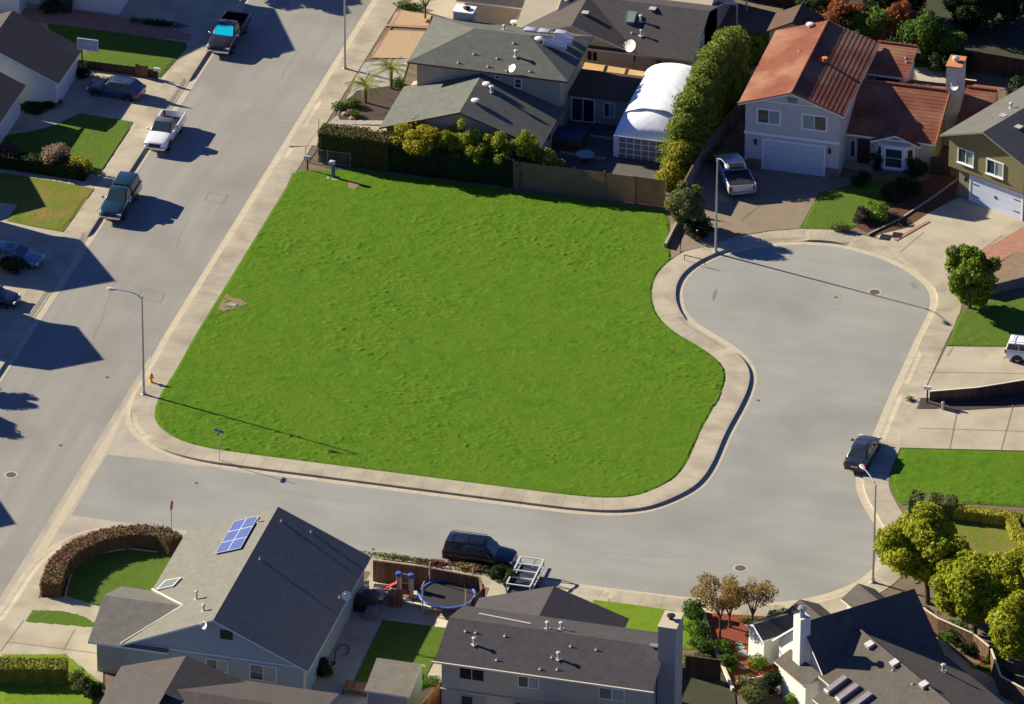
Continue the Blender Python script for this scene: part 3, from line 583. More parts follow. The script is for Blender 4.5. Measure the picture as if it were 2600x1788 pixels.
def gfun(e0, e1, ze, zr, rp=None):
    rp = (e0+e1)/2 if rp is None else rp
    def f(b): return ze+(zr-ze)*((b-e0)/(rp-e0) if b <= rp else (e1-b)/(e1-rp))
    f.ridge = rp; return f
def hip_roof(parent, mats, x0, x1, y0, y1, ze, zr, rx0, rx1, ry, th=.14, name='roof'):
    m = MB(); A, B, Cc, D = (x0, y0), (x1, y0), (x1, y1), (x0, y1)
    E1, E2 = (rx0, ry, zr), (rx1, ry, zr); q = lambda p, z=ze: (p[0], p[1], z)
    m.face([q(A), q(B), E2, E1]); m.face([q(B), q(Cc), E2]); m.face([q(Cc), q(D), E1, E2]); m.face([q(D), q(A), E1])
    for a, b in ((A, B), (B, Cc), (Cc, D), (D, A)): m.face([q(a, ze-th), q(b, ze-th), q(b), q(a)], 1)
    m.face([q(A, ze-th), q(D, ze-th), q(Cc, ze-th), q(B, ze-th)], 1)
    return m.build(name, list(mats), parent)
def window(parent, c, u, n, wd, ht, frame=M_white, panes=2, sill=False, name='window', fw_=.09, bars=0, glass=(M_glass, M_blind)):
    """c centre on wall, u horizontal direction, n outward normal"""
    c = Vector(c); u = Vector(u).normalized(); n = Vector(n).normalized(); z = Vector((0, 0, 1)); m = MB()
    for s_ in (-1, 1):
        m.obox(c+u*s_*(wd/2-fw_/2)+n*.03, u, fw_/2, n, .045, z, ht/2)
        m.obox(c+z*s_*(ht/2-fw_/2)+n*.03, u, wd/2-fw_, n, .043, z, fw_/2)
    for k in range(1, panes): m.obox(c+u*(-wd/2+wd*k/panes)+n*.025, u, .03, n, .04, z, ht/2-fw_)
    for k in range(1, bars+1): m.obox(c+z*(-ht/2+ht*k/(bars+1))+n*.025, u, wd/2-fw_, n, .036, z, .018)
    if sill: m.obox(c-z*(ht/2+.03)+n*.07, u, wd/2+.05, n, .08, z, .03)
    f = m.build(name, frame, parent)
    for k in range(panes):
        p = MB(); a = -wd/2+wd*k/panes+.02+(fw_ if k == 0 else 0); b = -wd/2+wd*(k+1)/panes-.02-(fw_ if k == panes-1 else 0)
        p.obox(c+u*(a+b)/2+n*.012, u, (b-a)/2, n, .012, z, ht/2-fw_+.005)
        p.build('pane', glass[k % len(glass)], f)
    return f
def winpx(parent, px0, px1, y, frame=M_white, panes=2, sill=False, name='window', **k):
    """window on a wall facing -y traced by its top-left and bottom-right"""
    a, b = aty(*px0, y), aty(*px1, y); return window(parent, ((a[0]+b[0])/2, y, (a[2]+b[2])/2), (1, 0, 0), (0, -1, 0), abs(b[0]-a[0]), abs(a[2]-b[2]), frame, panes, sill, name, **k)
def vent_pipe(roof, p, h=.55, r=.07, cap=True, nz=(0, 0, 1)):
    m = MB(); n = Vector(nz).normalized(); p = Vector(p); m.obox(p+n*.02, n.orthogonal(), .19, n.cross(n.orthogonal()), .19, n, .015)
    m.tube([p, p+Vector((0, 0, h))], r, 10, 0)
    if cap: m.lathe(tuple(p+Vector((0, 0, h))), [(r*1.1, -.02), (r*1.9, .03), (r*1.6, .08), (0, .12)], 12)
    return m.build('vent_pipe', M_lead, roof)
def small_vent(roof, p):
    m = MB(); p = Vector(p); m.lathe(tuple(p), [(.15, 0), (.13, .02), (.05, .05), (.04, .17), (0, .18)], 10); return m.build('roof_vent', M_vent, roof)
def box_vent(roof, p, rx=.24):
    m = MB(); m.box(p[0]-.2, p[0]+.2, p[1]-.2, p[1]+.2, p[2], p[2]+.12); m.box(p[0]-.27, p[0]+.27, p[1]-.27, p[1]+.27, p[2]+.12, p[2]+.17); return m.build('box_vent', M_lead, roof)
def round_vent(roof, p):
    m = MB(); m.lathe(p, [(.16, 0), (.16, .14), (.34, .18), (.32, .26), (.2, .31), (0, .33)], 16); return m.build('roof_vent', M_dish, roof)
def dish(parent, p, face=(-.3, -.8, .5), r=.33, arm=(0, 0, 0)):
    m = MB(); n = Vector(face).normalized(); u = n.orthogonal().normalized(); v = n.cross(u); p = Vector(p); c = p+Vector((0, 0, .45))
    m.tube([p, c-n*.05], .025, 6)
    pr = [(0, 0), (.4, .02), (.75, .07), (1, .13)]
    for side in (0, .012):
        for i in range(3):
            for k in range(16):
                a0, a1 = 2*math.pi*k/16, 2*math.pi*(k+1)/16
                def q(j, a): return tuple(c+(u*math.cos(a)+v*math.sin(a))*pr[j][0]*r+n*(pr[j][1]*r-side))
                m.face([q(i, a0), q(i, a1), q(i+1, a1), q(i+1, a0)] if i else [q(0, a0), q(1, a0), q(1, a1)])
    m.tube([c-v*r*.8, c+n*r*1.1-v*r*.3], .015, 5); m.obox(c+n*r*1.15-v*r*.3, u, .05, v, .04, n, .06)
    return m.build('satellite_dish', M_dish, parent)
def skylight(parent, pts, h=.14, frame=M_white, glass=M_skyl, name='skylight', fr=.07):
    """pts: four roof points in order"""
    P_ = [Vector(p) for p in pts]; n = (P_[1]-P_[0]).cross(P_[3]-P_[0]).normalized()
    if n.z < 0: n = -n
    m = MB(); t = [p+n*h for p in P_]; c = sum(t, Vector())/4; I = [p+(c-p).normalized()*fr*1.5 for p in t]
    for i in range(4):
        j = (i+1) % 4; m.face([tuple(P_[i]), tuple(P_[j]), tuple(t[j]), tuple(t[i])]); m.face([tuple(t[i]), tuple(t[j]), tuple(I[j]), tuple(I[i])])
    f = m.build(name, frame, parent); fixn(f)
    m = MB(); m.face([tuple(p-n*.01) for p in I]); o = m.build('pane', glass, f); fixn(o)
    if o.data.polygons[0].normal.z < 0: o.data.flip_normals()
    return f
def house(name, label, loc): return thing(name, label, 'house', (loc[0], loc[1], 0))
def garage_door(parent, x0, x1, y, z1, mt=M_door, z0=.14, rows=4, n=(0, -1, 0)):
    m = MB(); u = Vector((n[1], -n[0], 0)) if n != (0, -1, 0) else Vector((1, 0, 0)); nn = Vector(n)
    for k in range(rows):
        a, b = z0+(z1-z0)*k/rows, z0+(z1-z0)*(k+1)/rows
        m.box(x0, x1, y-.06, y+.02, a+.015, b-.015)
    m.box(x0, x1, y-.03, y+.02, z0, z1)
    d = m.build('garage_door', mt, parent)
    f = MB(); f.box(x0-.14, x0, y-.09, y+.02, z0, z1+.14); f.box(x1, x1+.14, y-.09, y+.02, z0, z1+.14); f.box(x0, x1, y-.09, y+.02, z1, z1+.14)
    f.build('door_frame', M_white, d); return d

# ---------------- blue grey house, lower left
HA = house('house', 'blue grey sided house with solar panels on its pale roof slope', (-8, -52, 0))
fA = gfun(-14.4, -.8, 2.80, 5.88); wAf = gfun(-52.66, -44.85, 2.72, 4.25)
gable_walls(HA, M_wA, 'y', -52.26, -36.85, -14.0, -1.2, fA)
gable_walls(HA, M_wA2, 'x', -16.2, -13.9, -52.24, -45.25, wAf)
rA = gable_roof(HA, (M_shA, M_bluetrim), 'y', -52.66, -36.45, -14.4, -.8, 2.80, 5.88)
wAs = gable_roof(HA, (M_shA, M_bluetrim), 'x', -16.7, -10.9, -52.68, -44.85, 2.72, 4.25)
m = MB()
for a, b in (((-14.40, -44.87, 2.86), (-10.98, -48.72, 4.29)), ((-10.98, -48.80, 4.29), (-14.35, -52.55, 2.87))):
    m.tube([a, b], .07, 6)
m.build('valley_flashing', M_cream, rA)
m = MB(); m.box(-13.8, -1.4, -52.32, -52.26, 2.80, 2.90); m.build('trim_board', M_bluetrim, HA)
m = MB(); m.box(-1.25, -1.13, -52.30, -52.1, 0.1, 2.6); m.build('corner_board', M_cream, HA)
winpx(HA, (522, 1669), (581, 1710), -52.26, M_bluetrim); winpx(HA, (633, 1683), (704, 1734), -52.26, M_bluetrim, bars=1)
m = MB(); a = aty(575, 1612, -52.26); m.box(a[0]-.45, a[0]+.45, -52.31, -52.25, a[2]-.35, a[2]+.35); m.build('gable_vent', M_black, HA)
dish(HA, aty(519, 1602, -52.7), (-.5, -.7, .4), .28)
fz = lambda x, y: fA(x) if (-14.4 < x < -.8 and -52.7 < y < -36.4) else None
SP = [hit(*p, fz) for p in [(548, 1410), (613, 1396), (659, 1314), (597, 1329)]]
def panel_array(parent, P4, nu, nv):
    P4 = [Vector(p) for p in P4]; n = (P4[1]-P4[0]).cross(P4[3]-P4[0]).normalized(); n = n if n.z > 0 else -n
    fr = MB(); cell = MB()
    def q(a, b): return (P4[0]*(1-a)+P4[1]*a)*(1-b)+(P4[3]*(1-a)+P4[2]*a)*b+n*.16
    for i in range(nu):
        for j in range(nv):
            c = [q(i/nu, j/nv), q((i+1)/nu, j/nv), q((i+1)/nu, (j+1)/nv), q(i/nu, (j+1)/nv)]; cc = sum(c, Vector())/4
            o_ = MB(); inn = [p+(cc-p)*.03 for p in c]
            for k in range(4): fr.face([tuple(c[k]), tuple(c[(k+1) % 4]), tuple(inn[(k+1) % 4]), tuple(inn[k])]); fr.face([tuple(c[k]-n*.05), tuple(c[(k+1) % 4]-n*.05), tuple(c[(k+1) % 4]), tuple(c[k])])
            o_.face([tuple(p-n*.006) for p in inn]); pp = o_.build('solar_panel', M_solar, parent); 
            if pp.data.polygons[0].normal.z < 0: pp.data.flip_normals()
            cell = pp
    f = fr.build('panel_frame', M_white, parent); fixn(f)
    m = MB(); m.face([tuple(q(a, b)-n*.07) for a, b in ((0, 0), (1, 0), (1, 1), (0, 1))]); m.build('panel_back', M_black, parent)
panel_array(rA, SP, 2, 3)
skylight(rA, [hit(*p, fz) for p in [(399, 1501), (441, 1492), (462, 1470), (421, 1478)]], glass=mat('grey_glass', (.16, .17, .15), .3), fr=.06)
vent_pipe(rA, hit(499, 1522, fz), .6, .08); vent_pipe(rA, hit(517, 1552, fz), .45, .08)
for p in [(714, 1324), (790, 1352), (660, 1420)]: small_vent(rA, hit(*p, fz))
vent_pipe(rA, hit(656, 1326, fz), .3, .06)
dish(rA, hit(880, 1528, fz), (.2, -.8, .5), .34); small_vent(rA, hit(862, 1518, fz))

# ---------------- taupe two storey house, bottom centre
HB = house('house', 'taupe two storey house with charcoal roof and tall grey chimney', (16, -48, 0))
fB = gfun(-52.9, -45.1, 5.2, 6.5); fBw = gfun(7.95, 18.8, 2.6, 4.4)
gable_walls(HB, M_wB, 'x', 8.7, 23.3, -52.5, -45.4, fB)
rB = gable_roof(HB, (M_shB, M_cream), 'x', 8.3, 23.65, -52.9, -45.1, 5.2, 6.5)
gable_walls(HB, M_wB, 'y', -46, -40.0, 8.35, 18.4, fBw); rBw = gable_roof(HB, (M_shB, M_cream), 'y', -45.3, -39.6, 7.95, 18.8, 2.6, 4.4)
m = MB(); m.box(8.1, 23.8, -52.99, -52.88, 5.1, 5.22); m.build('gutter', M_cream, rB)
ch = MB(); ch.box(23.38, 24.62, -50.15, -48.0, 0, 8.72); c1 = ch.build('chimney', mat('chimney_stucco', (.38, .36, .30), .9, (.30, .285, .265), .8, 1), HB)
ch = MB(); ch.box(23.33, 24.67, -50.2, -47.95, 8.72, 8.80); ch.build('chimney_cap', M_wS, c1)
ch = MB(); ch.lathe((24.0, -49.0, 8.8), [(.16, 0), (.16, .22), (.3, .25), (.3, .32), (0, .38)], 12); ch.build('flue_cap', M_black, c1)
m = MB(); m.box(22.6, 23.6, -49.3, -48.9, 6.53, 6.62); m.build('flashing', M_metal, rB)
fzB = lambda x, y: fB(y) if (8.3 < x < 23.6 and -52.9 < y < -45.1) else (fBw(x) if (7.95 < x < 18.8 and -45.1 < y < -39.6) else None)
for p in [(1183, 1604), (1209, 1607), (1283, 1616), (1262, 1677), (1372, 1700), (1416, 1700), (1450, 1642), (1515, 1650), (1402, 1670)]: small_vent(rB, hit(*p, fzB))
for p in [(1204, 1638), (1418, 1675)]: vent_pipe(rB, hit(*p, fzB), .5, .09)
for p in [(1390, 1597), (1425, 1598)]: vent_pipe(rB, hit(*p, fzB), .5, .09)
m = MB(); a, b = hit(1216, 1560, fzB), hit(1348, 1586, fzB); m.tube([(a[0], a[1], a[2]+.06), (b[0], b[1], b[2]+.06)], .05, 6); m.build('pipe', M_cream, rBw)
for a, b in [((1166, 1692), (1230, 1731)), ((1315, 1714), (1369, 1750)), ((1521, 1743), (1586, 1781))]: winpx(HB, a, b, -52.5, M_wB if a[0] < 1200 else M_white, fw_=.05, glass=((M_dark, M_dark) if a[0] < 1200 else (M_glass, M_blind)))
winpx(HB, (1170, 1763), (1233, 1800), -52.5, M_wB, fw_=.05, glass=(M_glass, M_blind))
m = MB(); m.box(8.6, 23.4, -52.62, -52.5, 2.85, 2.95); m.build('trim_board', M_wB, HB)
m = MB(); m.box(14.0, 23.0, -54.6, -52.55, 2.40, 2.55); m.build('porch_roof', M_shB, HB)
m = MB(); m.box(16.5, 23.2, -62, -54.62, 0, 3.6); m.build('rear_wall', M_wB, HB); m = MB(); m.box(16.2, 23.5, -62.3, -54.7, 3.6, 3.8); m.build('shade_block_roof', M_shB, HB)  # unseen rear block, added below the view so its shadow darkens the yard

# ---------------- grey green house, top centre
HT = house('house', 'sand coloured two storey house with grey green hipped roof', (-11, 34, 0))
fT = gfun(-17.94, -4.87, 2.6, 4.84, -11.46)
gable_walls(HT, M_wT, 'y', 28.0, 36, -17.45, -5.3, fT); rT = gable_roof(HT, (M_shT, M_brown), 'y', 27.6, 34.9, -17.94, -4.87, 2.6, 4.84, -11.46)
m = MB(); m.box(-16.75, -5.15, 34.5, 41.7, 0, 5.17); m.build('wall', M_wT, HT)
rTu = hip_roof(HT, (M_shT, M_brown), -17.42, -4.42, 34.0, 42.2, 5.3, 6.8, -13.05, -8.6, 38.1)
def fTu(x, y):
    if -17.42 < x < -4.42 and 34.0 < y < 42.2:
        return min(6.8, 5.3+1.5*min((x+17.42)/4.37, (-4.42-x)/4.18, (y-34)/4.1, (42.2-y)/4.1))
    if -17.94 < x < -4.87 and 27.6 < y < 34.0: return fT(x)
    return None
for p in [(1310, 145)]: vent_pipe(rTu, hit(*p, fTu), .5, .1)
for p in [(1164, 160), (1204, 138), (1240, 170), (1263, 149), (1346, 182), (1305, 110)]: small_vent(rTu, hit(*p, fTu))
round_vent(rTu, hit(1368, 104, fTu)); round_vent(rT, hit(1207, 261, fTu)); round_vent(rT, hit(1235, 219, fTu)); vent_pipe(rT, hit(1248, 234, fTu), .45, .12)
dish(rTu, hit(1301, 187, fTu), (-.5, -.5, .6), .36); small_vent(rTu, hit(1287, 180, fTu)); vent_pipe(rTu, hit(1280, 76, fTu), .35, .08)
# raised solar tubes on the hip
for a, b, w_, nr in [((1379, 113), (1437, 133), .75, 5), ((1405, 103), (1450, 120), .75, 4), ((1435, 96), (1455, 106), .8, 2)]:
    A, B = Vector(hit(*a, fTu)), Vector(hit(*b, fTu)); m = MB(); u = (B-A).normalized(); s_ = Vector((0, 0, 1)).cross(u).normalized()
    u2 = Vector((u.x, u.y, u.z*.75)).normalized(); L_ = (B-A).length
    for k in range(2): m.tube([A+s_*(k-.5)*w_*.55+Vector((0, 0, .25)), A+s_*(k-.5)*w_*.55+u2*L_+Vector((0, 0, .25))], .20, 8)
    for t in (.1, .9): m.tube([A+u*L_*t, A+u2*L_*t+Vector((0, 0, .25))], .04, 6)
    m.build('solar_tube', M_skyl, rTu)
for a in [(1346, 80), (1382, 84), (1424, 87)]:
    p = hit(*a, lambda x, y: fTu(x, y) if y > 38.1 else None); m = MB(); m.obox((p[0], p[1], p[2]+.15), (1, 0, -.03), .45, (0, 1, -.1), .4, (0, .1, 1), .10); bevel(m.build('skylight', M_skyl, rTu), .06)
ch = MB(); ch.box(-15.75, -14.2, 41.75, 42.9, 0, 6.15); c1 = ch.build('chimney', mat('chimney_grey', (.40, .39, .38), .9), HT)
ch = MB(); ch.box(-15.82, -14.13, 41.68, 42.97, 6.15, 6.25); ch.build('chimney_cap', M_white, c1)
ch = MB(); ch.lathe((-14.8, 42.3, 6.25), [(.2, 0), (.2, .12), (.32, .15), (0, .3)], 12); ch.build('flue_cap', M_black, c1)
winpx(HT, (1306, 198), (1325, 225), 34.5, M_white, panes=1, bars=1, fw_=.07); winpx(HT, (1256, 190), (1270, 201), 34.5, M_white, panes=1, fw_=.06)
m = MB(); m.box(-5.4, -.05, 37.35, 41.2, 0, 2.56); m.build('rear_wall', M_wT, HT)
m = MB(); m.box(-5.15, .1, 36.85, 41.3, 2.62, 2.76); m.build('patio_roof', [M_brsh], HT)
window(HT, (-4.0, 37.35, 1.22), (1, 0, 0), (0, -1, 0), 1.95, 2.1, M_white, 2, name='patio_door', glass=(M_glass, M_dark)); window(HT, (-1.85, 37.35, 1.5), (1, 0, 0), (0, -1, 0), .95, 1.3, M_white, 2, fw_=.07)
window(HT, (-5.3, 31.6, 1.6), (0, 1, 0), (1, 0, 0), 1.4, 1.1, M_bluetrim, 1)
# ---------------- dark roofed house behind it
HS = house('house', 'cream house with charcoal cross gabled roof at the top edge', (-6, 50, 0))
fS = gfun(45.2, 56.0, 2.6, 4.45); fSw = gfun(-12.45, -1.5, 2.6, 4.45, -6.95)
gable_walls(HS, M_wS, 'x', -17.3, 2.5, 51.1, 61, gfun(50.7, 62, 2.6, 4.6)); gable_roof(HS, (M_shB, M_white), 'x', -17.9, -11, 50.7, 62.0, 2.6, 4.6)
gable_walls(HS, M_wS, 'x', -11.9, 2.5, 45.65, 55.6, fS); rS = gable_roof(HS, (M_shB, M_cream), 'x', -9, 2.95, 45.2, 56.0, 2.6, 4.45)
gable_walls(HS, M_wS, 'y', 45.55, 55, -12.0, -1.95, fSw); rSw = gable_roof(HS, (M_shL, M_cream), 'y', 45.12, 56.5, -12.45, -1.5, 2.61, 4.46, -6.95)
def fzS(x, y):
    v = []
    if -9 < x < 2.95 and 45.2 < y < 56: v.append(fS(y))
    if -12.45 < x < -1.5 and 45.12 < y < 56.5: v.append(fSw(x))
    return max(v) if v else None
skylight(rS, [hit(*p, fzS) for p in [(1590, 62), (1610, 64), (1618, 36), (1594, 35)]], .3, M_metal, mat('green_glass', (.18, .26, .22), .3))
skylight(rSw, [hit(*p, fzS) for p in [(1416, 12), (1440, 6), (1455, -4), (1425, -1)]], .15, M_white)
for p in [(1486, 36)]: box_vent(rSw, hit(*p, fzS))
box_vent(rS, hit(1657, 26, fzS)); vent_pipe(rS, hit(1627, 56, fzS), .5, .09); vent_pipe(rS, hit(1628, 92, fzS), .45, .07); small_vent(rS, hit(1605, 85, fzS))
dish(rS, hit(1601, 130, fzS), (-.4, -.7, .55), .52); small_vent(rS, hit(1585, 117, fzS)); round_vent(rSw, hit(1306, 62, fzS))
winpx(HS, (1580, 135), (1616, 158), 45.65, M_cream, fw_=.05, glass=(M_dark, M_dark)); winpx(HS, (1490, 127), (1518, 156), 45.55, M_cream, fw_=.05, glass=(M_dark, M_dark)); winpx(HS, (1663, 150), (1700, 176), 45.65, M_cream, fw_=.05)
window(HS, (2.5, 50, 1.5), (0, 1, 0), (1, 0, 0), 1.6, 1.3, M_white)
m = MB()
for i in range(16): m.box(-1.2+i*.32, -1.08+i*.32, 56.4, 59.8, 2.5, 2.64)
m.box(-1.3, 4, 56.3, 56.45, 2.3, 2.49); m.box(-1.3, 4, 59.7, 59.85, 2.3, 2.49)
for x in (-1.2, 3.9):
    for y in (56.38, 59.78): m.box(x, x+.1, y-.05, y+.05, 0, 2.3)
pg = m.build('pergola', M_white, loc=(1, 58, 0)); tag(pg, 'white slatted pergola behind the dark roofed house', 'pergola')

# ---------------- red tiled house, top right
HR = house('house', 'pale stucco house with red tiled roofs and a bay window', (14, 38, 0))
fR = gfun(9.44, 17.87, 5.75, 7.22, 13.68)
gable_walls(HR, M_wR, 'y', 33.35, 45.65, 9.98, 17.44, fR); TR = (M_tile, M_white)
rR = gable_roof(HR, TR, 'y', 32.95, 46.05, 9.44, 17.87, 5.75, 7.22, 13.68, tile=True)
def caps(parent, a, b, r=.11, n=None):
    a, b = Vector(a), Vector(b); L_ = (b-a).length; k = int(L_/.38); m = MB()
    for i in range(k): m.tube([a+(b-a)*(i/k), a+(b-a)*((i+.92)/k)], [r, r*.82], 7)
    return m.build('ridge_tiles', M_tile2, parent)
caps(rR, (13.68, 32.95, 7.28), (13.68, 46.05, 7.28)); caps(rR, (9.44, 32.97, 5.82), (13.68, 32.97, 7.28), .09); caps(rR, (17.87, 32.97, 5.82), (13.68, 32.97, 7.28), .09)
m = MB(); m.box(9.93, 17.5, 33.22, 33.35, 3.12, 3.36); m.box(11.3, 16.1, 33.28, 33.35, 6.1, 6.2); m.build('trim_band', M_white, HR)
garage_door(HR, 11.50, 16.30, 33.35, 2.72, M_door)
m = MB(); m.box(9.92, 11.34, 33.2, 33.35, 0, .95); m.build('stone_veneer', M_stone, HR)
m = MB(); m.box(16.46, 17.5, 33.2, 33.35, 0, .95); m.build('stone_veneer', M_stone, HR)
for x in (10.85, 16.75):
    m = MB(); m.box(x-.09, x+.09, 33.17, 33.32, 2.25, 2.62); m.lathe((x, 33.23, 2.62), [(.14, 0), (0, .14)], 6); m.build('wall_lantern', M_black, HR)
m = MB(); m.box(13.3, 14.05, 33.28, 33.36, 6.25, 6.62); m.build('gable_vent', mat('louvre_grey', (.22, .23, .24), .8), HR)
winpx(HR, (1921, 272), (1983, 320), 33.35, fw_=.14); winpx(HR, (2035, 286), (2101, 336), 33.35, fw_=.14, glass=(M_blind, M_glass))
fzR = lambda x, y: fR(x) if (9.44 < x < 17.87 and 32.95 < y < 46.05) else None
round_vent(rR, hit(2057, 68, fzR)); small_vent(rR, hit(2030, 131, fzR))
p = hit(2094, 158, fzR); m = MB(); m.lathe(p, [(.16, 0), (.16, .32), (.24, .34), (.24, .40), (0, .42)], 12); m.build('vent_pipe', M_terra, rR)
# wing to the right, ridge along x
fRw = gfun(35.9, 46.3, 2.75, 4.85, 41.1)
gable_walls(HR, M_wS, 'x', 17.4, 24.2, 36.3, 45.9, fRw); rRw = gable_roof(HR, TR, 'x', 17.46, 24.6, 35.9, 46.3, 2.75, 4.85, 41.1, tile=True)
caps(rRw, (17.9, 41.1, 4.93), (24.6, 41.1, 4.93), .12); caps(rRw, (24.58, 35.9, 2.83), (24.58, 41.1, 4.93), .08)
# bay window with its own gable
fb = gfun(19.5, 23.45, 2.6, 3.35)
gable_walls(HR, M_wR, 'y', 36.0, 39.5, 19.75, 23.2, fb); rb = gable_roof(HR, TR, 'y', 35.45, 40, 19.5, 23.45, 2.6, 3.35, tile=True)
by = 36.0; prof = [(19.95, by), (20.55, by-.62), (22.25, by-.62), (22.95, by)]
m = MB(); m.poly(prof, .35, 2.45); bay = m.build('bay', M_white, HR)
m = MB(); m.poly([(19.9, by), (20.52, by-.68), (22.28, by-.68), (23.0, by)], 0, .36); m.build('bay_base', M_stone, HR)
window(bay, (21.4, by-.62, 1.42), (1, 0, 0), (0, -1, 0), 1.5, 1.75, M_white, 1, bars=1, fw_=.1)
for c_, u_, n_ in [((20.25, by-.31, 1.42), (.695, -.719, 0), (-.719, -.695, 0)), ((22.6, by-.31, 1.42), (.75, .66, 0), (.66, -.75, 0))]: window(bay, c_, u_, n_, .62, 1.6, M_white, 1, bars=1, fw_=.07)
m = MB(); m.box(18.35, 19.3, 36.18, 36.28, .2, 2.3); m.build('door', mat('front_door_brown', (.06, .02, .015), .5), HR)
window(HR, (17.95, 36.28, 1.35), (1, 0, 0), (0, -1, 0), .45, 1.5, M_white, 1, fw_=.05)
m = MB(); m.box(17.5, 19.8, 35.2, 36.2, 0, .22); m.build('porch_step', M_drive, HR)
# rear dormer wing
fRd = gfun(42.95, 47.6, 4.6, 5.55, 46.4); gable_walls(HR, M_wR, 'x', 17.4, 20.4, 43.3, 47.3, fRd)
rd = gable_roof(HR, TR, 'x', 17.5, 20.8, 42.95, 47.7, 4.55, 5.6, 46.5, tile=True); caps(rd, (17.6, 46.5, 5.67), (20.8, 46.5, 5.67), .11)
window(HR, (19.1, 43.3, 3.9), (1, 0, 0), (0, -1, 0), 2.1, .7, M_white, 1, glass=(M_dark,), fw_=.05)
for p in [(2300, 148), (2302, 158)]: small_vent(rd, hit(*p, lambda x, y: 4.55+(y-42.95)*.3 if (17.5 < x < 20.8 and 42.95 < y < 46.5) else None))
skylight(rRw, [(21.4, 42.3, 4.36), (22.5, 42.3, 4.36), (22.5, 43.1, 4.04), (21.4, 43.1, 4.04)], .1, M_metal, M_glass)
ch = MB(); ch.box(24.22, 25.38, 41.0, 42.9, 0, 7.0); cR = ch.build('chimney', M_wR, HR)
ch = MB(); ch.box(24.16, 25.44, 40.94, 42.96, 7.0, 7.10); ch.build('chimney_cap', M_terra, cR)
ch = MB(); ch.lathe((24.75, 42.0, 7.1), [(.17, 0), (.17, .14), (.3, .2), (.26, .34), (0, .42)], 12); ch.build('flue_cap', M_lead, cR)
dish(cR, (24.95, 40.85, 5.05), (-.3, -.8, .5), .36)
fRe = gfun(39.6, 46.6, 2.7, 4.05, 43.5)
gable_walls(HR, M_wS, 'x', 25.3, 27.4, 40.0, 46.2, fRe); re_ = gable_roof(HR, TR, 'x', 25.35, 27.85, 39.6, 46.9, 2.7, 4.1, 43.55, tile=True); caps(re_, (25.4, 43.55, 4.18), (27.85, 43.55, 4.18), .11)

# ---------------- olive house, right edge (turned to the street end)
uD = Vector((.9071, -.4208, 0)); vD = Vector((.4208, .9071, 0)); oD = Vector((28.2, 32.31, 0))
HD = thing('house', 'olive two storey house with a white garage door at the right edge', 'house', tuple(oD), math.atan2(uD.y, uD.x))
class LB(MB):
    pass
def lb(m, name, mt, parent, fix=False):
    o = m.build(name, mt, parent, local=True); 
    if fix: fixn(o)
    return o
class FakeParent: pass
def local_gable(parent, mats, *a, **k):
    """gable roof in the parent's own frame"""
    loc = parent.location.copy(); parent.location = (0, 0, 0); o = gable_roof(parent, mats, *a, **k); parent.location = loc; return o
def in_local(parent, fn):
    loc = parent.location.copy(); parent.location = (0, 0, 0); r = fn(); parent.location = loc; return r
def buildD():
    fD = gfun(-2.55, 5.6, 5.4, 7.0, 1.5)
    gable_walls(HD, M_wD, 'y', -.35, 14, -2.0, 5.2, fD, z0=2.7); gable_walls(HD, M_wDL, 'y', .0, 14, -1.2, 5.2, lambda b: 3.0, z0=0)
    r = gable_roof(HD, (M_shD, M_wDL), 'y', -.85, 14.5, -2.55, 5.6, 5.4, 7.0, 1.5)
    garage_door(HD, .0, 4.87, -.0, 2.35, mat('white_garage_door', (.62, .67, .76), .5))
    for x in (.15, 4.1):
        for z in (.75, 1.75):
            m = MB(); m.box(x, x+.6, -.085, -.07, z, z+.06); m.build('door_hinge', M_black, HD)
    m = MB(); m.box(2.3, 2.42, -.10, -.07, 1.2, 1.45); m.build('door_handle', M_black, HD)
    window(HD, (-.35, -.35, 4.05), (1, 0, 0), (0, -1, 0), 1.55, 1.3, M_white, 2, sill=True); window(HD, (2.45, -.35, 4.0), (1, 0, 0), (0, -1, 0), 1.65, 1.3, M_white, 2, sill=True)
    m = MB(); m.box(-.6, -.45, -.12, 0, 1.75, 2.05); m.build('wall_lantern', M_black, HD)
    fl = lambda x: 5.4+(x+2.55)*.395
    vent_pipe(r, (.2, 4.6, fl(.2)), .4, .09); box_vent(r, (.9, 2.6, fl(.9))); box_vent(r, (2.7, 2.2, 7.0-.39*1.2))
    return r
in_local(HD, buildD)

# ---------------- white house, bottom right (ridge at 45 degrees)
uC = (.706, .708); oC = (31.697, -42.609)
HC = thing('house', 'white sided house with steep dark roof and three box skylights', 'house', (oC[0], oC[1], 0), math.atan2(.708, .706))
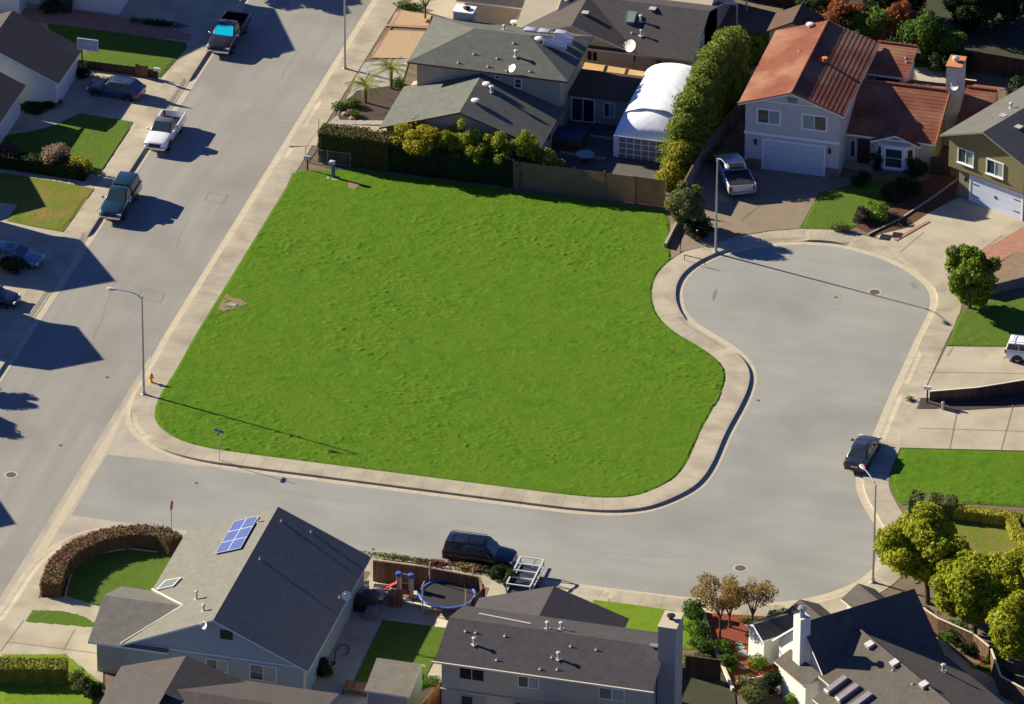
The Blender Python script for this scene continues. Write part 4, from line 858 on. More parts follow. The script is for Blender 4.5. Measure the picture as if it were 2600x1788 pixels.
# local frame: x = along the steep ridge, y = -w (so w runs to -y)
def roof_poly(m, pts, mi=0, th=.14, fm=1):
    m.face(pts, mi); lo = [(p[0], p[1], p[2]-th) for p in pts]; m.face(lo[::-1], fm)
    for i in range(len(pts)): j = (i+1) % len(pts); m.face([lo[i], lo[j], pts[j], pts[i]], fm)
def buildC():
    k = .9
    def zs(w_): return 6.0-k*w_
    m = MB()
    roof_poly(m, [(0, 0, 6.0), (0, -3.05, zs(3.05)), (9.5, -4.3, zs(4.3)), (9.35, 0, 6.0)][::1])
    roof_poly(m, [(0, 0.0, 6.0), (9.35, 0.0, 6.0), (9.35, 3.6, 6-.9*3.6), (0, 3.6, 6-.9*3.6)])
    r = m.build('roof', [M_shC, M_white], HC); fixn(r)
    def zl_(x): return 3.3+.447*x if x <= 3.9 else 5.04-.447*(x-3.9)
    m = MB()
    roof_poly(m, [(-1.35, 1.2, zl_(-1.35)), (-1.35, -2.6, zl_(-1.35)), (-.2, -2.6, zl_(-.2)), (-.2, -4.2, zl_(-.2)), (-1.6, -4.2, zl_(-1.6)), (-1.6, -13, zl_(-1.6)), (3.9, -13, 5.04), (3.9, -.9, 5.04), (0, -2.95, 3.3), (-.0, 1.2, 3.3)])
    roof_poly(m, [(3.9, -.9, 5.04), (3.9, -13, 5.04), (9.6, -13, zl_(9.6)), (9.6, -4.0, zl_(9.6))])
    r2 = m.build('roof', [M_shC, M_cream], HC); fixn(r2)
    m = MB(); m.tube([(3.9, -.9, 5.07), (3.9, -13, 5.07)], .10, 6); m.build('ridge_cap', M_shC, r2)
    # walls
    m = MB(); m.face([(.35, -3.1, 0), (.35, 3.2, 0), (.35, 3.2, 2.9), (.35, 0, 5.8), (.35, -2.9, 3.25)]); m.box(.36, 9.0, -2.9, 3.2, 0, 2.7)
    m.face([(9.0, -3.9, 0), (9.0, 3.2, 0), (9.0, 3.2, 2.9), (9.0, 0, 5.8), (9.0, -3.8, 2.4)]); m.build('wall', M_wC, HC)
    m = MB(); m.box(-.95, 9.2, -13, -4.3, 0, 2.35); m.box(-.95, .5, -2.3, .9, 0, 2.5); m.box(.1, 3, -4.5, -2, 0, 2.8); m.build('wall', M_wC, HC)
    m = MB(); m.box(-.5, .34, -.75, .15, 0, 6.75); c_ = m.build('chimney', M_wC, HC)
    m = MB(); m.lathe((-.1, -.3, 6.75), [(.3, 0), (.22, .12), (.16, .3), (.16, .55), (.34, .6), (.3, .72), (0, .8)], 12); m.build('flue_cap', M_metal, c_)
    for x0, x1, y1 in ((2.5, 5.7, 6.5), (7.4, 10.2, 6.3)):
        f = gfun(x0, x1, 2.5, 3.35); gable_roof(HC, (M_shC, M_cream), 'y', 2.2, y1, x0, x1, 2.5, 3.35); gable_walls(HC, M_wC, 'y', 3, y1-.4, x0+.3, x1-.3, f)
    gable_roof(HC, (M_shC, M_white), 'x', -.45, 2.5, 4.1, 6.7, 2.55, 3.2); gable_walls(HC, M_wC, 'x', -.15, 2.5, 4.4, 6.4, gfun(4.1, 6.7, 2.55, 3.2))
    return r, r2
rC, rC2 = in_local(HC, buildC)
iC = HC.matrix_world.inverted() if False else None
caC, saC = .706, .708
def toC(p): dx, dy = p[0]-oC[0], p[1]-oC[1]; return (dx*caC+dy*saC, -dx*saC+dy*caC)
def fzC(x, y):
    a, b = toC((x, y))
    if -1.6 < a < 9.6 and -13 < b < -1: return (3.3+.447*a if a <= 3.9 else 5.04-.447*(a-3.9))
    return None
def locC(p): a = toC(p); return (a[0], a[1], p[2])
def deco():
    for p in [(2208, 1641), (2271, 1688), (2346, 1743)]:
        q = locC(hit(*p, fzC)); m = MB(); m.obox((q[0], q[1], q[2]+.12), (1, 0, .3), .28, (0, 1, 0), .28, (-.3, 0, 1), .12); m.build('box_vent', M_lead, rC2)
    for p in [(2268, 1702), (2318, 1738)]: small_vent(rC2, locC(hit(*p, fzC)))
    vent_pipe(rC2, locC(hit(2395, 1705, fzC)), .5, .1)
    for p in [(2126, 1742), (2155, 1763), (2188, 1784)]:
        q = Vector(locC(hit(*p, fzC))); m = MB(); sl_ = Vector((1, 0, .447)).normalized(); up = Vector((-.447, 0, 1)).normalized()
        m.obox(q+up*.14, sl_, .85, (0, 1, 0), .24, up, .14); s_ = m.build('skylight', mat('skylight_dull', (.20, .175, .20), .4), rC2); m = MB(); m.obox(q+up*.15-sl_*.88, sl_, .06, (0, 1, 0), .26, up, .15); m.build('skylight_end', M_cream, s_)
in_local(HC, deco)

# ---------------- dark roofed house at the very bottom
HE = house('house', 'brown grey hipped roof of a house cut by the bottom edge', (-8, -60, 0))
def e_(px, py, z): return at(px, py, z)
zE = 2.7
pk, v1, v2 = e_(448, 1666, 4.3), e_(413, 1735, 3.4), e_(578, 1716, 3.3)
E0, E1, E2, E3 = e_(310, 1688, zE), e_(235, 1850, zE), e_(855, 1760, zE), e_(980, 1900, zE)
m = MB()
yb = E0[1]; xw = E0[0]
hx = pk[0]; ry = pk[1]
# main block: ridge along x, north gable pointing to the blue house
roofE = MB(); xe = e_(860, 1762, zE)[0]; yN = yb-.2
rz = 4.3
roof_poly(roofE, [(xw, yN, zE), (xw, yN-9.5, zE), (xw+4.7, yN-9.5, rz), (xw+4.7, yN, rz)])
roof_poly(roofE, [(xw+4.7, yN, rz), (xw+4.7, yN-5, rz), (xw+9.4, yN-5, zE), (xw+9.4, yN, zE)])
xa, ye = e_(578, 1716, 2.75)[:2]; xr0, yr_ = e_(440, 1750, 4.1)[:2]; ye = min(ye, e_(850, 1761, 2.75)[1]+.05)
roof_poly(roofE, [(xa-3.2, ye, 2.75), (xe, ye, 2.75), (xe, yr_, 4.1), (xr0, yr_, 4.1)])
roof_poly(roofE, [(xr0, yr_, 4.1), (xe, yr_, 4.1), (xe, yr_-4.5, 2.6), (xr0-2.6, yr_-4.5, 2.6)])
roof_poly(roofE, [(xr0, yr_, 4.1), (xr0-2.6, yr_-4.5, 2.6), (xr0-2.6, yr_+1.0, 3.2)])
rE = roofE.build('roof', [M_shL, M_cream], HE); fixn(rE)
m = MB(); m.box(xw+.4, xe-.4, yN-9.3, ye-.4, 0, 2.5); m.box(xw+.4, xw+9, yN-3, yN-.4, 0, 2.5); m.build('wall', M_wL, HE)

# ---------------- houses left of the main street (several stand outside the frame and throw the shadows on the road)
HL = house('house', 'pale stucco house with taupe gabled roofs beside the blue parked car', (-46, 30, 0))
e = at(149.5, 213, 2.5); b = at(208.7, 121, 2.5); xe = e[0]; xr = xe-5.85
gable_roof(HL, (M_shL, M_bluetrim), 'y', e[1], b[1], xr-5.85, xe, 2.5, 5.05); gable_walls(HL, M_wL, 'y', e[1]+.4, b[1]-.4, xr-5.45, xe-.4, gfun(xr-5.85, xe, 2.5, 5.05))
e2 = at(66, 217, 2.6); gable_roof(HL, (M_shL, M_cream), 'y', 19.8, e2[1], e2[0]-11, e2[0], 2.6, 4.98); gable_walls(HL, M_wL, 'y', 20.2, e2[1]-.4, e2[0]-10.6, e2[0]-.4, gfun(e2[0]-11, e2[0], 2.6, 4.98))
HL0 = house('house', 'white walled house at the top left corner', (-48, 46, 0))
m = MB(); m.box(-62, -52.4, 43.4, 53, 0, 6.6); m.box(-52.38, -44.72, 45.85, 53, 0, 5.2); m.build('wall', M_wL, HL0)
m = MB(); roof_poly(m, [(-62.5, 43, 6.7), (-52, 43, 6.7), (-52, 48, 7.8), (-62.5, 48, 7.8)]); roof_poly(m, [(-52, 45.4, 6.25), (-44.4, 45.4, 6.25), (-44.4, 47.5, 7.0), (-52, 47.5, 7.0)]); roof_poly(m, [(-52, 47.5, 7.0), (-44.4, 47.5, 7.0), (-44.4, 53.3, 5.3), (-52, 53.3, 5.3)])
fixn(m.build('roof', [M_shL, M_white], HL0))
m = MB(); m.face([(-44.72, 45.85, 5.2), (-44.72, 53, 5.2), (-44.72, 47.5, 6.8), (-44.72, 45.85, 6.2)]); m.face([(-52.38, 45.85, 5.2), (-44.72, 45.85, 5.2), (-44.72, 45.85, 6.2), (-52.38, 45.85, 6.2)]); fixn(m.build('wall', M_wL, HL0))
for xe, yr, zr, b_, rr_, lb_ in [(-47.3, 6.8, 7.2, 4.3, 2.0, 'two storey house outside the left edge throwing the pointed shadow below the green pickup'), (-44.5, -5.2, 7.2, 3.5, 1.6, 'two storey house outside the left edge throwing the shadow level with the lamp'), (-50.8, 15.3, 5.0, 4, 1.4, 'low house outside the left edge shading the olive lawn'), (-43.0, -30.2, 7.0, 4, 1.7, 'house outside the lower left edge')]:
    h = house('house', lb_, (xe-5, yr, 0)); gable_roof(h, (M_shL, M_white), 'x', xe-13, xe, yr-b_, yr+b_, zr-rr_, zr); gable_walls(h, M_wL, 'x', xe-12.6, xe-.45, yr-b_+.4, yr+b_-.4, gfun(yr-b_, yr+b_, zr-rr_, zr))
# brown shed beyond the red house, garden shed below, tent
HSh = thing('shed', 'brown shingled shed behind the red tiled house', 'shed', (10, 50, 0))
a = at(2035, 10, 3.4); b = at(2012, 56, 3.4)
gable_roof(HSh, (M_brsh, M_brown), 'y', b[1], a[1], b[0]-2.1, b[0]+2.3, 2.3, 3.4, b[0]); gable_walls(HSh, M_wS, 'y', b[1]+.2, a[1]-.2, b[0]-1.9, b[0]+2.1, gfun(b[0]-2.1, b[0]+2.3, 2.3, 3.4, b[0]))
Sd = thing('shed', 'small garden shed with light tan roof beside the taupe house', 'shed', (4.9, -50.8, 0))
gable_roof(Sd, (M_shed, M_bluetrim), 'x', 3.3, 6.5, -52.95, -48.6, 2.1, 2.85, -49.7); gable_walls(Sd, M_wA, 'x', 3.5, 6.3, -52.7, -48.8, gfun(-52.95, -48.6, 2.1, 2.85, -49.7))
# white tunnel tent
Tn = thing('tent', 'white tunnel tent with a gridded front wall', 'tent', (2.3, 32.3, 0))
m = MB(); x0, x1 = -.25, 5.0; secs = []
def arch(y, h, flat):
    pts = []
    for i in range(17):
        t = math.pi*(1-i/16); x = (x0+x1)/2+(x1-x0)/2*math.cos(t); z = 2.05+h*math.sin(t)**.8
        pts.append((x, y, z))
    return pts
secs = [arch(32.25, .02, 1), arch(32.9, .75, 0), arch(33.6, 1.25, 0), arch(34.3, 1.5, 0)]
yy = 34.3
while yy < 42.5: yy += .7; secs.append(arch(yy, 1.5, 0))
for a, b in zip(secs, secs[1:]):
    for i in range(16): m.face([a[i], a[i+1], b[i+1], b[i]])
yE = secs[-1][0][1]
for x in (x0, x1):
    m.face([(x, 32.25, 0), (x, yE, 0), (x, yE, 2.05), (x, 32.25, 2.05)])
cv = m.build('cover', M_tarp, Tn, smooth=True); fixn(cv); md = cv.modifiers.new('thickness', 'SOLIDIFY'); md.thickness = .03
# loose tarp over the top with folds
m = MB(); rs = random.Random(5); N_ = 26; Ys = np.linspace(34.2, 42.0, 40)
def tz(i, y, off): 
    t = math.pi*(1-(.16+.78*i/N_)); x = (x0+x1)/2+(x1-x0)/2*1.03*math.cos(t); z = 2.08+1.56*math.sin(t)**.8
    f = .07+off*.16*abs(math.sin(y*2.9+i*.42+1.3*math.sin(y*1.1)+i*i*.01))*max(0, i/N_-.35)
    return (x, y+.05*math.sin(i*.9), z+f)
for j in range(len(Ys)-1):
    for i in range(N_): m.face([tz(i, Ys[j], 1), tz(i+1, Ys[j], 1), tz(i+1, Ys[j+1], 1), tz(i, Ys[j+1], 1)])
tp = m.build('loose_tarp', M_tarp, Tn, smooth=True); fixn(tp); md = tp.modifiers.new('thickness', 'SOLIDIFY'); md.thickness = .02
m = MB(); m.box(-.25, .12, 32.2, 32.3, 0, 2.05); m.build('end_panel', M_tarp, Tn)
m = MB()
for k in range(5): z = .03+.49*k; m.box(.12, 4.95, 32.18, 32.22, z, z+.07)
for k in range(9): x = .14+.6*k; m.box(x, x+.075, 32.185, 32.215, .0, 2.0)
m.build('front_lattice', M_white, Tn)
m = MB(); rs = random.Random(2)
m.box(.12, 4.95, 32.25, 32.27, 0, 2.02); m.build('front_mesh', mat('tent_stuff', (.20, .24, .32), .8, (.32, .22, .15), 1.6, 2), Tn)

# ================================================================== FENCES AND WALLS
def fence(name, label, pts, h, mt, z0=.12, th=.035, post=None, cap=None, cat='fence', rails=None, postgap=2.4):
    f = thing(name, label, cat, (*pts[0][:2], 0)); m = MB(); pm = MB(); cm = MB(); hh = h if hasattr(h, '__len__') else [h]*len(pts)
    for i in range(len(pts)-1):
        a, b = Vector((*pts[i][:2], 0)), Vector((*pts[i+1][:2], 0)); L_ = (b-a).length; u = (b-a)/L_; n = Vector((-u.y, u.x, 0)); nb = max(1, int(L_/.15))
        if post != 'solid':
            for k in range(nb):
                t = (k+.5)/nb; hk = hh[i]+(hh[i+1]-hh[i])*t+rnd.uniform(-.012, .012)
                c = a+u*L_*t; m.obox((c.x, c.y, z0+hk/2), u, L_/nb/2-.004, n, th/2+rnd.uniform(0, .006), (0, 0, 1), hk/2)
        else: m.obox(((a+b)/2).to_tuple()[:2]+(z0+hh[i]/2,), u, L_/2, n, th/2, (0, 0, 1), hh[i]/2)
        if cap:
            c = (a+b)/2; cm.obox((c.x, c.y, z0+(hh[i]+hh[i+1])/2+.025), (u.x, u.y, (hh[i+1]-hh[i])/L_), L_/2, n, .07, (0, 0, 1), .022)
        npst = max(1, int(L_/postgap))
        if post is not None and post != 'solid':
            for k in range(npst+1):
                c = a+u*L_*k/npst; pm.obox((c.x+n.x*.06, c.y+n.y*.06, z0+hh[i]/2), u, .05, n, .05, (0, 0, 1), hh[i]/2-.01)
    m.build('panel', mt, f)
    if cap: m = cm.build('cap_rail', cap, f)
    if pm.f: pm.build('post', post, f)
    return f
W = lambda *p: [at(*q)[:2] for q in p]
fence('wooden_fence', 'brown board fence behind the trampoline', [(-.9, -35.4), (3.0, -35.35), (6.9, -35.7), (7.4, -36.6)], 1.75, M_wood, cap=M_wood, post=M_woodd)
fence('wooden_fence', 'leaning brown fence between trampoline and charcoal garage roof', [(7.55, -36.9), (7.2, -38.6), (7.1, -40.2), (6.9, -44.5)], 1.7, M_wood, post=M_woodd)
fence('wooden_fence', 'orange brown fence between garden shed and taupe house', [(8.0, -50.2), (7.3, -54.5), (7.0, -58)], 1.8, M_woodo, post=M_woodd)
fence('wooden_fence', 'dark board fence beside the grey chimney below the clipped shrubs', W((1740, 1722), (1829, 1734)), 1.7, M_woodd, cap=M_woodd)
aw = thing('awning', 'honey yellow sloping panel awning behind the patio roof and tent', 'awning', (-1.5, 43, 0)); M_aw = mat('honey_panel', (.62, .42, .17), .6, (.55, .36, .14), 1.5, 1)
A0, A1 = at(1484, 158, 2.3), at(1697, 191, 2.3); m = MB()
for k in range(4):
    p, q = [tuple(A0[i]+(A1[i]-A0[i])*t for i in range(3)) for t in (k/4+.004, (k+1)/4-.004)]
    m = MB(); roof_poly(m, [p, q, (q[0], q[1]-2.3, 1.75), (p[0], p[1]-2.3, 1.75)], 0, .05, 0); fixn(m.build('panel', M_aw, aw)); m = MB(); m.tube([(q[0]+.02, q[1], 2.36), (q[0]+.02, q[1]-2.3, 1.81)], .05, 6); m.build('rib', M_woodl, aw)
    m = MB(); m.box(q[0]-.05, q[0]+.05, q[1]-.06, q[1]+.02, 0, 2.24); m.box(q[0]-.05, q[0]+.05, q[1]-2.28, q[1]-2.2, 0, 1.69); m.build('post', M_woodl, aw)
fence('wooden_fence', 'short honey fence between patio roof and tent', [(.4, 43.2), (.3, 40.0)], 1.9, M_woodl)
fence('wooden_fence', 'long weathered fence under the tall evergreen hedge', [(6.85, 26.0), (6.9, 33), (8.6, 46), (9.2, 60)], 1.85, mat('weathered_wood', (.24, .20, .19), .9, (.18, .15, .14), 3, 1, kind='plank'), cap=M_wood)
fence('wooden_fence', 'dark low board fence between the two right driveways', W((2360, 1022), (2480, 1018), (2600, 1003), (2720, 990)), [.8, 1.0, 1.15, 1.2], M_woodd, cap=M_cream)
fence('wooden_fence', 'low dark fence with a taller board beside the blue car', [(-45.1, 35.9), (-41, 35.9), (-38.4, 35.8)], .75, M_woodd)
m = thing('fence_panel', 'taller brown board panel standing in the low left fence', 'fence panel', (-40, 35.8, 0)); q = MB(); q.box(-40.2, -39.3, 35.72, 35.8, .12, 1.15); q.box(-40.25, -40.15, 35.66, 35.84, .12, 1.25); q.box(-39.35, -39.25, 35.66, 35.84, .12, 1.25); q.build('panel', M_wood, m)
fence('wooden_fence', 'brown fence between white house path and yellow green trees', [(37.6, -31.0), (39.4, -32.5), (42.2, -33.9), (43.6, -35.3)], 1.6, M_wood, cap=M_cream, post=M_woodd)
fence('wooden_fence', 'lower right fence run with a pale cap behind the small shrubs', [(43.8, -35.6), (45.2, -39.0), (48.5, -41.2)], 1.6, M_wood, cap=M_cream, post=M_woodd)
fence('wooden_fence', 'dark fence panel near the chimney of the red tiled house', [(23.1, 49.6), (25.0, 49.6)], 1.5, M_woodd, cap=M_cream)
fence('wooden_fence', 'long dark fence in the shade behind the red tiled house', [(13, 56.5), (20, 54.5), (30, 53.5)], 1.8, M_woodd)
fence('wooden_gate', 'dark board gate between the red tiled house and the olive house', W((2362, 446), (2412, 452)), 1.6, M_woodd, cat='gate')
fence('wooden_fence', 'thin dark fence line at the top edge above the brown garden', [(1, 62), (9, 61), (12, 60.5)], 1.7, M_woodd)
# tan screened fence above the lot, with its posts; chain link towards the street
yf = 25.2
f = thing('screen_fence', 'tan screened fence along the top of the grass lot', 'fence', (-6, yf, 0))
m = MB(); XS = np.linspace(-6.5, 5.6, 60)
for i in range(59):
    a, b = XS[i], XS[i+1]; ya, yb_ = yf+.03*math.sin(a*2.1), yf+.03*math.sin(b*2.1); m.face([(a, ya, .14), (b, yb_, .14), (b, yb_, 2.45), (a, ya, 2.45)])
s_ = m.build('screen', M_screen, f); md = s_.modifiers.new('thickness', 'SOLIDIFY'); md.thickness = .02
for x in np.linspace(-6.5, 5.6, 6):
    m = MB(); m.tube([(x, yf+.07, 0), (x, yf+.07, 2.6)], .035, 8); m.build('post', M_metal, f)
f = thing('chain_link_fence', 'thin grey chain link fence by the street end of the dark hedge', 'fence', (-24, 25, 0))
m = MB()
for a, b in (((-23.2, 25.15), (-19.6, 25.15)), ((-23.2, 25.15), (-23.1, 28.6))):
    for z in (.25, 1.35): m.tube([(*a, z), (*b, z)], .02, 6)
m.build('rail', M_metal, f)
m = MB()
for t in np.arange(0, 3.1, .12):
    x = -23.2+t; m.tube([(x, 25.15, .2), (x+.6, 25.15, 1.35)], .004, 3, cap=False); m.tube([(x+.6, 25.15, .2), (x, 25.15, 1.35)], .004, 3, cap=False)
m.build('mesh', M_metal, f)
for x in (-23.2, -21.4, -19.6): 
    m = MB(); m.tube([(x, 25.15, 0), (x, 25.15, 1.42)], .03, 8); m.build('post', M_metal, f)
m = MB(); m.tube([(-23.1, 28.6, 0), (-23.1, 28.6, 2.2)], .035, 8); m.build('post', M_metal, f)
w1 = thing('garden_wall', 'low pale concrete wall edging the dirt strip by the turning circle', 'wall', at(1735, 560)); a, b = at(1735, 545), at(1735, 640); q = MB(); q.box(a[0]-.1, a[0]+.1, b[1], a[1]+2.5, 0, .55); q.build('wall', M_conc, w1)
w1 = thing('retaining_wall', 'grey retaining wall below the bare yard right of the round tree', 'wall', at(2500, 760))
a, b = at(2495, 757), at(2720, 700); u = Vector((b[0]-a[0], b[1]-a[1], 0)); q = MB(); c = (Vector(a)+Vector(b))/2; q.obox((c.x, c.y, .55), u, u.length/2, (-u.y, u.x, 0), .12, (0, 0, 1), .45); q.build('wall', mat('grey_wall', (.20, .17, .145), .9, (.15, .13, .11), 2, 1), w1)
def lowwall(name, label, pts, h, mt, th=.12, cat='wall'):
    w_ = thing(name, label, cat, (*pts[0][:2], 0)); q = MB()
    for a, b in zip(pts, pts[1:]):
        a, b = Vector((*a[:2], 0)), Vector((*b[:2], 0)); u = b-a; c = (a+b)/2; q.obox((c.x, c.y, h/2), u, u.length/2+th*.4, (-u.y, u.x, 0), th/2, (0, 0, 1), h/2)
    q.build('wall', mt, w_); return w_
lowwall('edging_wall', 'pale edging strip between mulch bed and olive house driveway', W((2205, 602), (2290, 560), (2380, 500), (2445, 452)), .30, M_conc)
lowwall('edging_wall', 'white divider wall between taupe house lawn and red garden', W((1785, 1560), (1805, 1640), (1830, 1690), (1860, 1760)), .45, M_cream, .2)
lowwall('edging_wall', 'thin white rail crossing the bottom of the red garden', W((1870, 1745), (1985, 1722)), .5, M_cream, .08)
lowwall('garden_edging', 'brick red edging between street pavement and tan gravel', W((1018, 30), (992, 75), (945, 148)), .2, M_brickp, .1, 'edging'); lowwall('garden_edging', 'brick red band between the two gravel beds', W((985, 70), (1085, 76)), .22, M_brickp, .35, 'edging')
lowwall('patio_curb', 'pale L shaped kerb in the shaded patio by the tent', W((1500, 352), (1560, 360)), .3, M_conc, .2); lowwall('patio_curb', 'long pale planter kerb above the tan screen', W((1425, 396), (1535, 412)), .35, M_conc, .25)
lowwall('lawn_edging', 'curved pale edging of the oval front lawn', W((165, 1520), (172, 1490), (183, 1455), (210, 1428), (245, 1413), (321, 1398), (398, 1407)), .24, M_conc, .12, 'edging')
lowwall('lawn_edging', 'curved edging beside the yellow hedge on the right', W((2562, 1340), (2580, 1362), (2600, 1380)), .25, M_conc, .15, 'edging')

# ================================================================== PLANTS
def leafquads(P, N, size, rs, asp=1.5):
    n = len(P); N = N/np.maximum(np.linalg.norm(N, axis=1), 1e-6)[:, None]; r = rs.randn(n, 3); t = np.cross(N, r); t /= np.linalg.norm(t, axis=1)[:, None]; b = np.cross(N, t)
    s = size*(.6+.8*rs.rand(n))[:, None]; t *= s*asp*.5; b *= s*.5
    return np.stack([P-t, P-b*.8, P+t, P+b*.8], 1).reshape(-1, 3)
def blobs_leaves(m, blobs, dens, size, rs, nrand=.8, core=True, lo=.72):
    rmax = max(max(r) if hasattr(r, '__len__') else r for _, r in blobs)
    for c, r in blobs:
        c = np.array(c, float); r = np.array(r if hasattr(r, '__len__') else (r, r, r), float)
        area = 4*math.pi*((r[0]*r[1])**1.6+(r[0]*r[2])**1.6+(r[1]*r[2])**1.6)**(1/1.6)/3**(1/1.6); n = int(area*dens)
        d = rs.randn(n, 3); d /= np.linalg.norm(d, axis=1)[:, None]
        lump = 1+.22*np.sin(d[:, 0]*5+c[0]*3)*np.sin(d[:, 1]*5+c[1]*2)*np.sin(d[:, 2]*6+1)+.08*np.sin(d[:, 0]*13+c[1])*np.sin(d[:, 1]*12)
        rad = (lo+(1.08-lo)*rs.rand(n)**.6)*lump
        P = c+d*r*rad[:, None]; keep = P[:, 2] > .15
        for c2, r2 in blobs:
            c2 = np.array(c2, float); r2 = np.array(r2 if hasattr(r2, '__len__') else (r2, r2, r2), float)
            if np.allclose(c, c2): continue
            keep &= (((P-c2)/r2)**2).sum(1) > .42
        P = P[keep]; d = d[keep]
        m.arrays(leafquads(P, d/r+rs.randn(len(P), 3)*nrand/r.mean(), size, rs), 4)
        if core and r.max() > .55*rmax:
            k = lo*.86; nn, mm = 10, 7; V = []
            for i in range(mm):
                for j in range(nn):
                    q = []
                    for (a, b_) in ((i, j), (i, j+1), (i+1, j+1), (i+1, j)):
                        th = math.pi*a/mm; ph = 2*math.pi*b_/nn; q.append((c[0]+r[0]*k*math.sin(th)*math.cos(ph), c[1]+r[1]*k*math.sin(th)*math.sin(ph), max(.13, c[2]+r[2]*k*math.cos(th))))
                    V += q
            m.arrays(V, 4)
def crown_blobs(c, R_, H_, n, rs, br=.42):
    out = []
    for i in range(n):
        p = rs.randn(3); p /= np.linalg.norm(p); p *= (.25+.36*rs.rand()); k = br*(.75+.45*rs.rand()); out.append(((c[0]+p[0]*R_, c[1]+p[1]*R_, c[2]+p[2]*H_), (k*R_, k*R_, k*H_*.92)))
    for i in range(int(n*1.5)):
        p = rs.randn(3); p /= np.linalg.norm(p); p[2] = p[2]*.9+.1; p *= (.68+.26*rs.rand()); k = .20+.12*rs.rand(); out.append(((c[0]+p[0]*R_, c[1]+p[1]*R_, c[2]+p[2]*H_), (k*R_, k*R_, k*H_*.85)))
    return out
def tree(name, label, base, crown_c, R_, H_, lm, n=10, dens=70, size=.16, seed=1, trunk=.14, group=None, limbs=4, core=True, br=.42, cat='tree', lo=.72):
    rs = np.random.RandomState(seed); t = thing(name, label, cat, (base[0], base[1], 0), 0, group); bl = crown_blobs(crown_c, R_, H_, n, rs, br)
    if trunk:
        m = MB(); top = Vector(crown_c)-Vector((0, 0, H_*.35)); b0 = Vector((base[0], base[1], .1)); mid = (b0+top)/2+Vector((.1, .05, 0)); m.tube([b0, mid, top], [trunk*1.25, trunk, trunk*.7], 8)
        for k in range(limbs):
            c = Vector(bl[k % len(bl)][0]); m.tube([mid+(top-mid)*(.5+.1*k/limbs), (top+c)/2, c], [trunk*.6, trunk*.42, trunk*.15], 6)
        m.build('trunk', M_bark, t)
    m = MB(); blobs_leaves(m, bl, dens, size, rs, core=core, lo=lo); m.build('crown', lm, t); return t
def shrub(name, label, c, r, lm, seed=1, dens=110, size=.12, n=1, group=None, cat='shrub', core=True):
    rs = np.random.RandomState(seed); m = MB(); r = r if hasattr(r, '__len__') else (r, r, r)
    z0 = c[2] if len(c) > 2 else r[2]*.8+.12
    bl = [((c[0], c[1], z0), r)] if n == 1 else crown_blobs((c[0], c[1], z0), max(r[0], r[1]), r[2], n, rs, .55)
    blobs_leaves(m, bl, dens, size, rs, core=core); return tag(m.build(name, lm, loc=(c[0], c[1], 0)), label, cat, group)
def hedge(name, label, path, wd, h, lm, seed=1, dens=130, size=.12, cat='hedge', rough=.05, z0=.1, hend=None):
    """path world xy; leaves over top, both sides and ends of a solid clipped body"""
    rs = np.random.RandomState(seed); m = MB(); path = np.array(path, float)
    path = np.array(resample([tuple(p) for p in path], .6)); t = np.gradient(path, axis=0); t /= np.linalg.norm(t, axis=1)[:, None]; nrm = np.stack([-t[:, 1], t[:, 0]], 1)
    hs = np.linspace(h, hend if hend is not None else h, len(path)); hs = hs*(1+rough*(rs.rand(len(path))-.5)); hw = wd/2*(1+rough*(rs.rand(len(path))-.5))
    k = .9
    for i in range(len(path)-1):
        p, q = path[i], path[i+1]; n0, n1 = nrm[i]*hw[i], nrm[i+1]*hw[i+1]; L_ = np.linalg.norm(q-p)
        a, b, c, d = p-n0*k, q-n1*k, q+n1*k, p+n0*k; z1, z2 = z0+hs[i]*.95, z0+hs[i+1]*.95
        V = [(*a, z1), (*b, z2), (*c, z2), (*d, z1), (*a, z0), (*b, z0), (*b, z2), (*a, z1), (*c, z0), (*d, z0), (*d, z1), (*c, z2)]
        if i == 0: V += [(*d, z0), (*a, z0), (*a, z1), (*d, z1)]
        if i == len(path)-2: V += [(*b, z0), (*c, z0), (*c, z2), (*b, z2)]
        m.arrays(V, 4)
        nt_ = int(L_*wd*dens); u, v = rs.rand(nt_), rs.rand(nt_)*2-1
        P = np.stack([p[0]+(q[0]-p[0])*u+n0[0]*v, p[1]+(q[1]-p[1])*u+n0[1]*v, z0+hs[i]+(rs.rand(nt_)-.6)*.14], 1); N_ = np.tile([0, 0, 1.], (nt_, 1))+rs.randn(nt_, 3)*.55; m.arrays(leafquads(P, N_, size, rs), 4)
        for s_ in (-1, 1):
            ns = int(L_*h*dens*.8); u, v = rs.rand(ns), rs.rand(ns); j = .93+.12*rs.rand(ns)
            P = np.stack([p[0]+(q[0]-p[0])*u+n0[0]*s_*j, p[1]+(q[1]-p[1])*u+n0[1]*s_*j, z0+hs[i]*v], 1); N_ = np.tile([nrm[i][0]*s_, nrm[i][1]*s_, .2], (ns, 1))+rs.randn(ns, 3)*.5; m.arrays(leafquads(P, N_, size, rs), 4)
    for (p, tt, nn, w_, hh) in ((path[0], -t[0], nrm[0], hw[0], hs[0]), (path[-1], t[-1], nrm[-1], hw[-1], hs[-1])):
        ns = int(wd*h*dens*.8); u, v = rs.rand(ns)*2-1, rs.rand(ns)
        P = np.stack([p[0]+tt[0]*.05+nn[0]*w_*u, p[1]+tt[1]*.05+nn[1]*w_*u, z0+hh*v], 1); m.arrays(leafquads(P, np.tile([tt[0], tt[1], .2], (ns, 1))+rs.randn(ns, 3)*.5, size, rs), 4)
    return tag(m.build(name, lm, loc=(path[0][0], path[0][1], 0)), label, cat)
